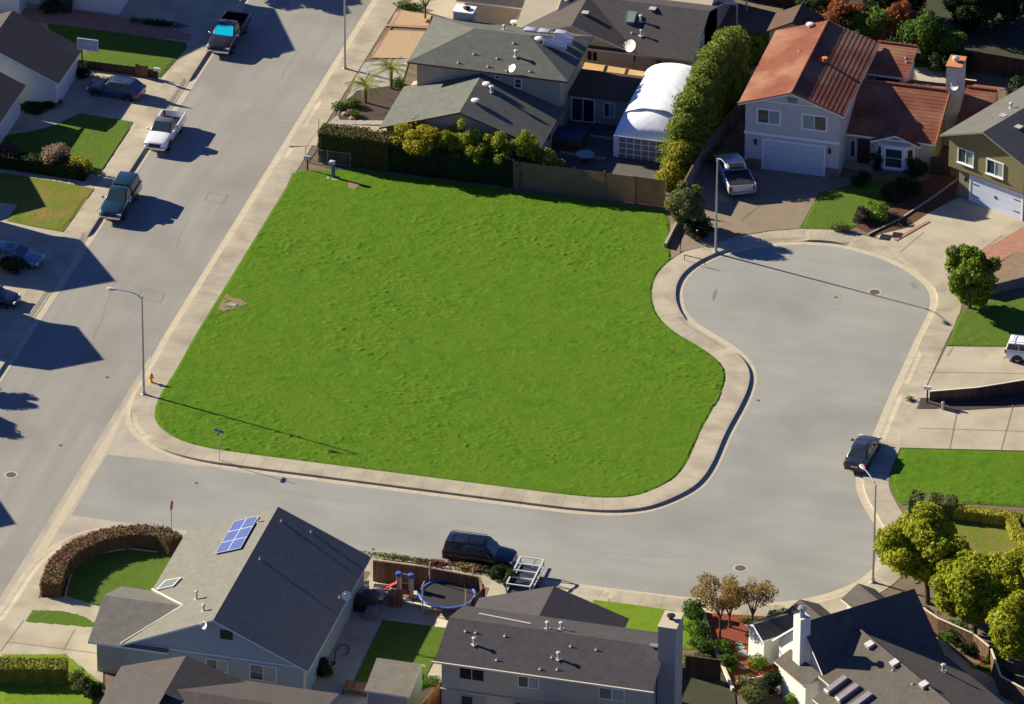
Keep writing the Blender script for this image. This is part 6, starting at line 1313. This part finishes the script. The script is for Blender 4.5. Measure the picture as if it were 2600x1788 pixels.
def carbody(name, label, cat, loc, yaw, pm, L, hw, secs, cab, zb, zr, wx, wr=.34, hwr=.68, split=None, rack=False, lower=None, zl=(.68, .78), hwb=.88, spare=False, sunroof=False, shade=None):
    t = thing(name, label, cat, (loc[0], loc[1], .005), yaw); m = MB(); loft(m, [ring(*s) for s in secs]); b = m.build('body', pm, t, local=True); fixn(b); bevel(b, .03, 2, 28)
    wheels(t, wx, hw-.01, wr); cabin(t, cab[0], cab[1], zb, zr, pm, hw*hwb, hw*hwr, side_split=split, sunshade=shade)
    lamps_(t, L/2-.04, -L/2, hw*.95, zl[0], zl[1]); mirrors(t, cab[0][1]-.35, hw*.95, zb+.08, pm)
    for x in wx:
        for s in (-1, 1):
            pts = [(x+(wr+.07)*math.cos(a), s*(hw+.006), wr+(wr+.07)*math.sin(a)) for a in np.linspace(0, math.pi, 12)]; m = MB(); m.face(pts if s < 0 else pts[::-1]); m.build('wheel_arch', M_black, t, local=True)
    m = MB(); m.box(-L/2-.03, -L/2+.06, -hw*.82, hw*.82, .34, .5); bevel(m.build('rear_bumper', lower or pm, t, local=True), .03); m = MB(); m.box(L/2-.08, L/2+.03, -hw*.8, hw*.8, .32, .5); bevel(m.build('front_bumper', lower or pm, t, local=True), .03)
    m = MB(); m.box(-L/2-.04, -L/2-.02, -.26, .26, .6, .74); m.build('license_plate', M_rim, t, local=True)
    if lower: m = MB(); m.box(wx[0]+.45, wx[1]-.45, -hw-.012, hw+.012, .3, .46); m.build('lower_trim', lower, t, local=True)
    if rack:
        m = MB(); x0, x1 = cab[1][0]+.15, cab[1][1]-.15
        for s in (-1, 1): m.tube([(x0, s*hw*hwr*.9, zr+.10), (x1, s*hw*hwr*.9, zr+.10)], .022, 6)
        for x in (x0+.2, (x0+x1)/2, x1-.2): m.tube([(x, -hw*hwr*.9, zr+.10), (x, hw*hwr*.9, zr+.10)], .02, 6)
        m.build('roof_rack', M_black, t, local=True)
    if sunroof: m = MB(); xc = cab[1][1]-.5; m.box(xc-.3, xc+.3, -.35, .35, zr+.02, zr+.045); m.build('sunroof', M_glass, t, local=True)
    return t
def suv(label, loc, yaw, pm, L=4.9, hw=.94, zr=1.80, lower=None, rack=True, name='parked_car', cat='sport utility vehicle'):
    h = L/2; secs = [(-h, hw*.88, .45, 1.0), (-h+.12, hw*.95, .36, 1.08), (-h+.6, hw, .34, 1.10), (0, hw, .32, 1.10), (h-1.5, hw, .32, 1.09), (h-.9, hw*.98, .33, 1.05), (h-.25, hw*.93, .36, .97), (h-.05, hw*.85, .42, .88), (h, hw*.78, .5, .8)]
    return carbody(name, label, cat, loc, yaw, pm, L, hw, secs, ((-h+.05, h-1.28), (-h+.22, h-2.0)), 1.06, zr, (-h+.98, h-.95), .37, .76, [(.03, .30), (.33, .62), (.65, .93)], rack, lower, (.78, .95), .92)
def sedan(label, loc, yaw, pm, L=4.85, hw=.9, zr=1.43, hatch=False, **k):
    h = L/2; secs = [(-h, hw*.84, .42, .86), (-h+.12, hw*.93, .32, .95), (-h+.7, hw, .26, .99), (-.4, hw, .24, .95), (h-1.6, hw, .24, .95), (h-.9, hw*.97, .25, .88), (h-.3, hw*.88, .28, .76), (h-.06, hw*.76, .34, .66), (h, hw*.66, .4, .6)]
    cab_ = ((-h+.75, h-1.25), (-h+1.35, h-2.05)) if not hatch else ((-h+.12, h-1.15), (-h+.75, h-2.0))
    return carbody('parked_car', label, 'car', loc, yaw, pm, L, hw, secs, cab_, .92, zr, (-h+.92, h-.93), .33, .68, [(.12, .5), (.54, .90)], k.get('rack', False), None, (.62, .8), .9, sunroof=True)
P_white = paint('white', (.72, .73, .74), .0); P_teal = paint('teal', (.012, .05, .065)); P_maroon = paint('dark_brown', (.03, .022, .022)); P_blk = paint('black', (.010, .011, .013)); P_gray = paint('dark_grey', (.035, .038, .05)); P_blue = paint('slate_blue', (.05, .075, .14)); P_silv = paint('silver', (.60, .60, .62), .3); P_navy = paint('navy', (.02, .03, .07)); P_lb = paint('pale_blue', (.12, .20, .26)); P_goldish = paint('champagne', (.40, .36, .28), .4)
pickup('white pickup with empty bed parked facing down the long street', (-34.95, 26.1), R(-90), P_white, 5.4, .90, roofm=paint('grey_cab', (.16, .155, .15)), mir=M_white, group='pickups parked along the left kerb')
pickup('dark green pickup with camper shell, nearest of the three on the long street', (-34.95, 14.2), R(-90), P_teal, 5.4, .90, 'shell', group='pickups parked along the left kerb')
pickup('dark brown pickup with turquoise windshield sunshade at the top of the long street', (-34.95, 43.7), R(-90), P_maroon, 5.9, .98, shade=M_tape, group='pickups parked along the left kerb')
sl_ = pickup('silver pickup with black bed cover on the brown driveway', (9.75, 30.9), R(116), P_silv, 5.9, 1.0, 'cover', bump=P_goldish)
sedan('dark grey sedan with red tail lights parked at the right kerb', (28.75, -8.9), R(88), P_gray, 4.8, .9)
suv('black sport utility vehicle parked in front of the utility trailer', (5.62, -30.55), R(0), P_blk, 5.15, .97, 1.84)
suv('white sport utility vehicle with dark lower trim at the right edge', (38.1, 8.9), R(2), P_white, 4.6, .89, 1.66, lower=M_black)
sedan('slate blue hatchback parked on the driveway of the pale house', (-40.85, 32.35), R(176), P_blue, 4.5, .9, 1.5, hatch=True)
sedan('pale blue car in deep shade at the left edge', (-40.2, 3.6), R(-3), P_lb, 4.6, .9, 1.45, hatch=True)
sedan('navy car half cut by the left edge below the pale blue one', (-40.0, -2.9), R(0), P_navy, 4.6, .9, 1.42)

# ================================================================== STREET FURNITURE
def lamp(label, base, yaw, h=8.2, arm=2.0, rise=.35):
    t = thing('street_lamp', label, 'street lamp', (base[0], base[1], .13), yaw, 'grey steel street lamps'); m = MB(); m.tube([(0, 0, 0), (0, 0, h)], [.10, .055], 12); m.lathe((0, 0, 0), [(.2, 0), (.2, .06), (.13, .1), (.12, .35), (.1, .36)], 12); m.build('pole', M_metal, t, local=True)
    m = MB(); m.tube([(0, 0, h-.12), (.35, 0, h+rise*.45), (.9, 0, h+rise*.85), (arm*.75, 0, h+rise), (arm, 0, h+rise)], [.045, .042, .04, .036, .036], 8); m.lathe((0, 0, h-.02), [(.07, 0), (.07, .08), (0, .12)], 10); m.build('arm', M_metal, t, local=True)
    m = MB(); c = arm+.28; z = h+rise
    loft(m, [[(x, -w_, z-.03), (x, -w_*.7, z+hh_), (x, w_*.7, z+hh_), (x, w_, z-.03), (x, w_*.6, z-dd), (x, -w_*.6, z-dd)] for x, w_, hh_, dd in [(arm-.1, .05, .03, .05), (arm+.08, .12, .08, .07), (arm+.4, .17, .10, .12), (arm+.62, .12, .07, .10), (arm+.7, .04, .02, .05)]]); fixn(m.build('lamp_head', M_lead, t, local=True)); return t
lamp('street lamp beside the yellow hydrant, arm over the long street', at(365, 1002, .13)[:2], R(180)); lamp('street lamp at the turning circle below the silver pickup', at(1817, 640, .13)[:2], R(-58), 8.0, 1.9, .5)
lamp('street lamp by the upper long street, cut by the top edge', at(876, 175, .13)[:2], R(180)); lamp('street lamp standing in front of the largest yellow green tree', at(2216, 1478, .13)[:2], R(128), 7.9, 1.9)
c = at(384, 972, .13); t = thing('fire_hydrant', 'yellow fire hydrant on the corner pavement', 'fire hydrant', c); m = MB(); m.lathe((0, 0, 0), [(.17, 0), (.17, .05), (.10, .07), (.10, .5), (.15, .54), (.15, .6), (.13, .7), (.07, .78), (.03, .80), (.03, .86), (0, .86)], 14); m.build('barrel', M_yellow, t, local=True)
for a in (0, 2.1, 4.2):
    m = MB(); m.tube([(.05*math.cos(a), .05*math.sin(a), .45), (.2*math.cos(a), .2*math.sin(a), .45)], .065, 10); m.build('outlet', M_yellow, t, local=True)
c = at(557, 1170, .13); t = thing('street_sign', 'thin pole with a dark blue street name blade on the lot pavement', 'street sign', c); m = MB(); m.tube([(0, 0, 0), (0, 0, 2.55)], .03, 8); m.build('pole', M_metal, t, local=True); m = MB(); m.obox((0, 0, 2.5), (.95, -.3, 0), .40, (.3, .95, 0), .02, (0, 0, 1), .09); m.build('sign_blade', M_sign, t, local=True)
m = MB(); m.obox((0, 0, 2.3), (0, 1, 0), .36, (1, 0, 0), .02, (0, 0, 1), .08); m.build('sign_blade', M_sign, t, local=True)
c = at(436, 1356, .13); t = thing('stop_sign', 'stop sign seen edge on behind the curved red hedge', 'stop sign', c); m = MB(); m.tube([(0, 0, 0), (0, 0, 2.75)], .03, 8); m.build('pole', M_metal, t, local=True)
m = MB(); oc = [(.04, .38*math.cos(R(22.5+45*k)), 2.35+.38*math.sin(R(22.5+45*k))) for k in range(8)]; m.face(oc); m.face([(p[0]-.02, p[1], p[2]) for p in oc][::-1])
for k in range(8): a, b = oc[k], oc[(k+1) % 8]; m.face([a, b, (b[0]-.02, b[1], b[2]), (a[0]-.02, a[1], a[2])])
sp = m.build('sign_plate', M_stop, t, local=True)
def text(parent, s, loc, rot, size, mt, name='lettering', local=True):
    cu = bpy.data.curves.new(name, 'FONT'); cu.body = s; cu.size = size; cu.align_x = 'CENTER'; cu.align_y = 'CENTER'; cu.extrude = .003
    q = bpy.data.objects.new(name, cu); C.objects.link(q); bpy.context.view_layer.update(); me = bpy.data.meshes.new_from_object(q.evaluated_get(bpy.context.evaluated_depsgraph_get())); bpy.data.objects.remove(q)
    o = bpy.data.objects.new(name, me); C.objects.link(o); o.parent = parent; o.location = loc; o.rotation_euler = rot; me.materials.clear(); me.materials.append(mt); return o
text(sp, 'STOP', (.048, 0, 2.35), (R(90), 0, R(90)), .25, M_white)
def mailbox(label, px, col, h=1.05, yaw=0):
    c = at(*px, .13); t = thing('mailbox', label, 'mailbox', c, yaw, 'kerb side mailboxes'); m = MB(); m.box(-.05, .05, -.05, .05, 0, h); m.build('post', M_woodd, t, local=True)
    m = MB(); prof = [(-.12, h), (.12, h), (.12, h+.14), (.08, h+.22), (0, h+.25), (-.08, h+.22), (-.12, h+.14)]
    m.face([(-.27, a, b) for a, b in prof][::-1]); m.face([(.27, a, b) for a, b in prof])
    for i in range(7): a, b = prof[i], prof[(i+1) % 7]; m.face([(-.27, *a), (.27, *a), (.27, *b), (-.27, *b)][::-1])
    fixn(m.build('box', col, t, local=True)); return t
mailbox('black and white mailbox by the street end of the dark hedge', (781, 432), M_lead, 1.0); mailbox('white topped mailbox beside the low left fence', (399, 205), M_white, .9); mailbox('dark mailbox on the end of the right driveway fence', (2354, 1024), M_white, 1.2); mailbox('white mailbox with black door above the clipped shrubs', (1778, 1560), M_white, 1.2, R(90))
c = at(846, 452, .13); t = thing('utility_pedestal', 'tall blue green utility pedestal with pale cap below the dark hedge', 'utility pedestal', c); m = MB(); m.box(-.13, .13, -.11, .11, 0, 1.25); bevel(m.build('housing', mat('pedestal_green', (.10, .17, .17), .6), t, local=True), .02); m = MB(); m.box(-.28, .18, -.2, .14, 1.25, 1.5); bevel(m.build('cap', M_lead, t, local=True), .04); m = MB(); m.box(-.5, .5, -.35, .3, 0, .05); m.build('base_pad', M_conc, t, local=True)
c = at(2394, 1040, .13); t = thing('utility_pedestal', 'small round topped grey pedestal in the mulch strip', 'utility pedestal', c); m = MB(); m.tube([(0, 0, 0), (0, 0, .6)], .13, 12); m.lathe((0, 0, .6), [(.13, 0), (.1, .05), (0, .07)], 12); m.build('housing', M_metal, t, local=True); m = MB(); m.box(-.2, .7, -.25, .1, 0, .04); m.build('base_pad', M_conc, t, local=True)
# low rail beside the turning circle
t = thing('metal_rail', 'short dark metal rail across the pavement by the turning circle', 'rail', at(1735, 645)); m = MB(); a, b = at(1738, 648, .6), at(1790, 660, .6); m.tube([a, b], .03, 6); m.tube([(a[0], a[1], .1), a], .03, 6); m.tube([(b[0], b[1], .1), b], .03, 6); m.build('rail', M_black, t)
# black mats on the olive house driveway
for px, lb in [((2247, 608), 'black square mat nearer the kerb on the wide driveway'), ((2278, 603), 'second black mat beside the brick strip')]:
    x, y, _ = at(*px); m = MB(); m.box(-.38, .38, -.42, .42, 0, .04); tag(m.build('mat', M_black, loc=(x, y, .18), local=True), lb, 'mat', 'black mats')
surf('brick_strip', M_brickp, [(2268, 610), (2356, 562), (2362, 565), (2276, 614)], .21, 'thin brick strip across the wide driveway', 'brick strip')
# utility trailer
t = thing('utility_trailer', 'aluminium utility trailer with open rails in front of the garage roof', 'trailer', (9.6, -33.0, .0), R(90))
m = MB(); m.box(-2.0, 1.9, -.85, .85, .45, .55); m.build('deck', mat('trailer_deck', (.03, .04, .06), .7), t, local=True)
m = MB()
for y in (-.85, .85): m.obox((-.05, y, 1.25), (1, 0, 0), 2.0, (0, 1, 0), .05, (0, 0, 1), .05); m.obox((-.05, y, .6), (1, 0, 0), 2.0, (0, 1, 0), .04, (0, 0, 1), .06)
for x in (-2.0, -1.0, 0, .95, 1.9):
    m.obox((x, 0, 1.26), (0, 1, 0), .85, (1, 0, 0), .05, (0, 0, 1), .03)
    for y in (-.85, .85): m.obox((x, y, .9), (1, 0, 0), .04, (0, 1, 0), .04, (0, 0, 1), .34)
m.build('frame', mat('aluminium', (.58, .58, .57), .5), t, local=True); wheels(t, (-.35,), 1.05, .34, .2)
m = MB(); m.obox((2.5, 0, .5), (1, 0, 0), .7, (0, 1, 0), .05, (0, 0, 1), .04); m.build('tow_bar', M_metal, t, local=True)
# basketball hoop at the pale house
t = thing('basketball_hoop', 'basketball hoop with glass backboard and orange rim by the pale house', 'basketball hoop', (-43.6, 33.9, .13)); m = MB(); m.tube([(-.6, .3, 0), (-.6, .3, 2.6), (0, 0, 3.2)], .06, 8); m.build('pole', M_black, t, local=True)
m = MB(); m.box(-.85, .85, -.03, .02, 2.75, 3.75); m.build('backboard', mat('acrylic', (.45, .5, .52), .2, spec=.6), t, local=True); m = MB(); m.box(-.88, .88, -.06, -.031, 3.68, 3.76); m.box(-.88, .88, -.06, -.031, 2.74, 2.82); m.box(-.88, -.8, -.06, -.031, 2.82, 3.68); m.box(.8, .88, -.06, -.031, 2.82, 3.68); m.box(-.28, .28, -.06, -.031, 3.3, 3.35); m.build('frame', M_white, t, local=True)
m = MB(); m.tube([(.24*math.cos(a), -.32+.24*math.sin(a), 2.9) for a in np.linspace(0, 6.283, 17)], .02, 5, cap=False); m.build('rim', M_terra, t, local=True); m = MB()
for k in range(8): a = 6.283*k/8; m.tube([(.24*math.cos(a), -.32+.24*math.sin(a), 2.9), (.13*math.cos(a+.5), -.32+.13*math.sin(a+.5), 2.5)], .012, 4)
m.build('net', M_white, t, local=True)

# ================================================================== BACK YARD BEHIND THE BLUE GREY HOUSE
cx, cy = 5.0, -37.1; t = thing('trampoline', 'round trampoline with blue padded ring behind the board fence', 'trampoline', (cx, cy, .14)); Rt = 2.12
m = MB(); m.lathe((0, 0, 0), [(0, .88), (1.85, .88), (1.85, .86), (0, .86)], 40); m.build('jumping_mat', M_net, t, local=True)
m = MB(); m.lathe((0, 0, 0), [(1.84, .89), (1.87, .94), (2.04, .94), (2.08, .88), (2.04, .85), (1.86, .86)], 40); m.build('padding', M_blue, t, local=True, smooth=True)
for k in range(4):
    a = 6.283*(k+.5)/4; m = MB(); ca, sa = math.cos(a), math.sin(a); d = .35; m.tube([(Rt*.97*math.cos(a-.2), Rt*.97*math.sin(a-.2), .85), (Rt*.97*math.cos(a-.17), Rt*.97*math.sin(a-.17), 0), (Rt*.97*math.cos(a+.17), Rt*.97*math.sin(a+.17), 0), (Rt*.97*math.cos(a+.2), Rt*.97*math.sin(a+.2), .85)], .03, 6); m.build('leg', M_metal, t, local=True)
for k in range(4):
    a = 6.283*(k+.5)/4+.1; m = MB(); m.tube([(2.18*math.cos(a), 2.18*math.sin(a), 0), (2.18*math.cos(a), 2.18*math.sin(a), 2.35), (2.0*math.cos(a), 2.0*math.sin(a), 2.6)], .05, 8); m.build('net_pole', mat('foam_sleeve', (.42, .38, .33), .8), t, local=True)
m = MB()
for k in range(3):
    a0, a1 = 6.283*(k+.5)/4+.1, 6.283*(k+1.5)/4+.1; p = Vector((2*math.cos(a0), 2*math.sin(a0), 2.6)); q = Vector((2*math.cos(a1), 2*math.sin(a1), 2.6)); m.tube([p, (p+q)/2-Vector((0, 0, .15)), q], .015, 4)
m.build('net_cord', M_black, t, local=True)
t = thing('play_tower', 'toy climbing tower with two posts, blue caps and a red slide', 'playset', (1.75, -37.0, .14))
for x in (-.35, .55): 
    m = MB(); m.box(x-.16, x+.16, -.16, .16, 0, 1.75); bevel(m.build('post', M_tanp, t, local=True), .04); m = MB(); m.box(x-.2, x+.2, -.2, .2, 1.75, 2.05); bevel(m.build('post_cap', M_blue, t, local=True), .06)
m = MB(); m.tube([(-.2, 0, 1.95), (.4, 0, 1.95)], .035, 6); m.tube([(-.2, -.12, 1.3), (.4, -.12, 1.3)], .035, 6); m.build('rail', M_lead, t, local=True); m = MB(); m.obox((-.95, .05, .85), (.8, 0, .55), .75, (0, 1, 0), .22, (-.55, 0, .8), .03); m.build('slide', M_redp, t, local=True); m = MB(); m.box(-.2, .5, -.4, -.1, .55, .75); m.build('seat', M_redp, t, local=True)
t = thing('wooden_box', 'brown wooden storage box in front of the toy tower', 'box', (1.45, -38.1, .14)); m = MB(); m.box(-.45, .45, -.4, .4, 0, .95); m.build('box', M_wood, t, local=True); m = MB(); m.box(-.5, .5, -.45, .45, .95, 1.0); m.build('lid', M_woodo, t, local=True)
def chair(label, x, y, yaw=0, s=1.0):
    t = thing('cushion_chair', label, 'chair', (x, y, .14), yaw); m = MB(); m.box(-.6*s, .6*s, -.3, .3, .32, .46); bevel(m.build('seat', M_cream, t, local=True), .05); m = MB(); m.box(-.6*s, .6*s, .26, .38, .46, .85); bevel(m.build('backrest', M_cream, t, local=True), .05)
    for a in (-.5*s, .5*s):
        for b in (-.24, .3): m = MB(); m.box(a-.03, a+.03, b-.03, b+.03, 0, .32); m.build('leg', M_black, t, local=True)
chair('cream cushioned bench left of the brown box', .1, -37.2); chair('smaller cream cushioned bench below the other', .1, -38.0, 0, .8); chair('small cream seat near the house corner', -1.0, -37.0, R(20), .4)
for (x, y, wx_, wy_, h, mt, nm, lb) in [(-.6, -39.2, .8, .55, 1.1, M_black, 'grill', 'black covered grill by the house wall'), (-.35, -38.1, .6, .45, .9, mat('grey_cover', (.10, .10, .12), .7), 'covered_chair', 'grey covered chair beside the grill'), (.25, -40.1, .5, .6, .8, mat('grey_cover2', (.14, .13, .14), .7), 'covered_table', 'grey covered table on the shaded patio')]:
    t = thing(nm, lb, nm.replace('_', ' '), (x, y, .14)); m = MB(); loft(m, [[(-wx_, -wy_, z)if 0 else (-wx_*k, -wy_*k, z), (wx_*k, -wy_*k, z), (wx_*k, wy_*k, z), (-wx_*k, wy_*k, z)] for z, k in ((0, 1), (h*.55, .95), (h*.85, .8), (h, .55))]); o = m.build('cover', mt, t, local=True); fixn(o); bevel(o, .07, 3); m = MB(); m.box(-wx_*.5, wx_*.5, -.03, .03, h*.5, h*.56); m.build('handle', M_black, t, local=True)
rs = random.Random(9)
for k, (px, sx_, sy_, lb) in enumerate([((1038, 1535), .5, .25, 'cream plank left of the trampoline front'), ((1070, 1540), .45, .4, 'cream slab beside the planks'), ((1100, 1552), .7, .35, 'large cream slab in front of the trampoline'), ((1020, 1532), .7, .12, 'long pale strip by the brown box'), ((1052, 1522), .25, .4, 'white plastic chair shaped pile')]):
    x, y, _ = at(*px); m = MB(); m.obox((0, 0, .1+.04*k), (1, .2*(k-2), 0), sx_, (-.2*(k-2), 1, 0), sy_, (0, 0, 1), .06); tag(bevel(m.build('slab', M_cream, loc=(x, y, .15), local=True), .02), lb, 'slab', 'loose slabs by the trampoline')
t = thing('deck_table', 'small brown wooden table left of the garden shed', 'table', at(905, 1762)); m = MB(); m.box(-.9, .9, -.6, .6, .55, .65); m.build('top', M_woodo, t, local=True)
for a in (-.8, .8):
    for b in (-.5, .5): m = MB(); m.box(a-.05, a+.05, b-.05, b+.05, 0, .55); m.build('leg', M_woodd, t, local=True)
c = at(1360, 322, 0); t = thing('spa', 'dark covered hot tub beside the lower roof', 'hot tub', (-4.2, 33.6, .14)); m = MB(); m.box(-1.2, 1.2, -1.1, 1.1, 0, .75); bevel(m.build('tub', M_brown, t, local=True), .05); m = MB(); m.box(-1.25, 1.25, -1.15, 1.15, .76, .88); bevel(m.build('cover', M_pool, t, local=True), .04)
c = at(1478, 425, .15); t = thing('round_table', 'round grey patio table just above the tan screen', 'table', (c[0], c[1]+.9, .14)); m = MB(); m.lathe((0, 0, 0), [(0, .74), (.72, .74), (.72, .70), (0, .70)], 24); m.build('table_top', mat('table_grey', (.25, .27, .30), .4), t, local=True); m = MB(); m.tube([(0, 0, 0), (0, 0, .7)], .05, 8); m.lathe((0, 0, 0), [(.3, 0), (.28, .05), (.05, .08)], 12); m.build('leg', M_black, t, local=True)
t = thing('mini_trampoline', 'small round blue trampoline behind the tiled roof', 'mini trampoline', (23.3, 46.3, .2)); m = MB(); m.lathe((0, 0, 0), [(.5, .3), (.55, .36), (.8, .36), (.85, .3), (.8, .26)], 24); m.build('padding', mat('sky_blue', (.05, .25, .75), .4), t, local=True); m = MB(); m.lathe((0, 0, 0), [(0, .29), (.52, .29)], 24); m.build('mat', mat('tan_mat', (.35, .26, .15), .8), t, local=True)
t = thing('wheelie_bin', 'dark bin against the white house wall at the top left', 'bin', (-48.9, 45.2, .14)); m = MB(); loft(m, [[(-.3, -.3, 0), (.3, -.3, 0), (.3, .3, 0), (-.3, .3, 0)], [(-.38, -.4, 1.0), (.38, -.4, 1.0), (.38, .4, 1.0), (-.38, .4, 1.0)]]); fixn(m.build('bin', M_black, t, local=True)); m = MB(); m.box(-.4, .4, -.44, .42, 1.0, 1.07); m.build('lid', M_black, t, local=True)
t = thing('garden_hose', 'dark hose lying in a loop on the patio', 'hose', at(870, 1655)); m = MB(); pts = [at(868+18*math.sin(a)*1.0, 1640+22*math.cos(a)+a*6, .18) for a in np.linspace(0, 5, 22)]; m.tube(pts, .03, 5); m.build('hose', M_black, t)
for o in list(bpy.data.objects):
    if '_abs' in o: del o['_abs']
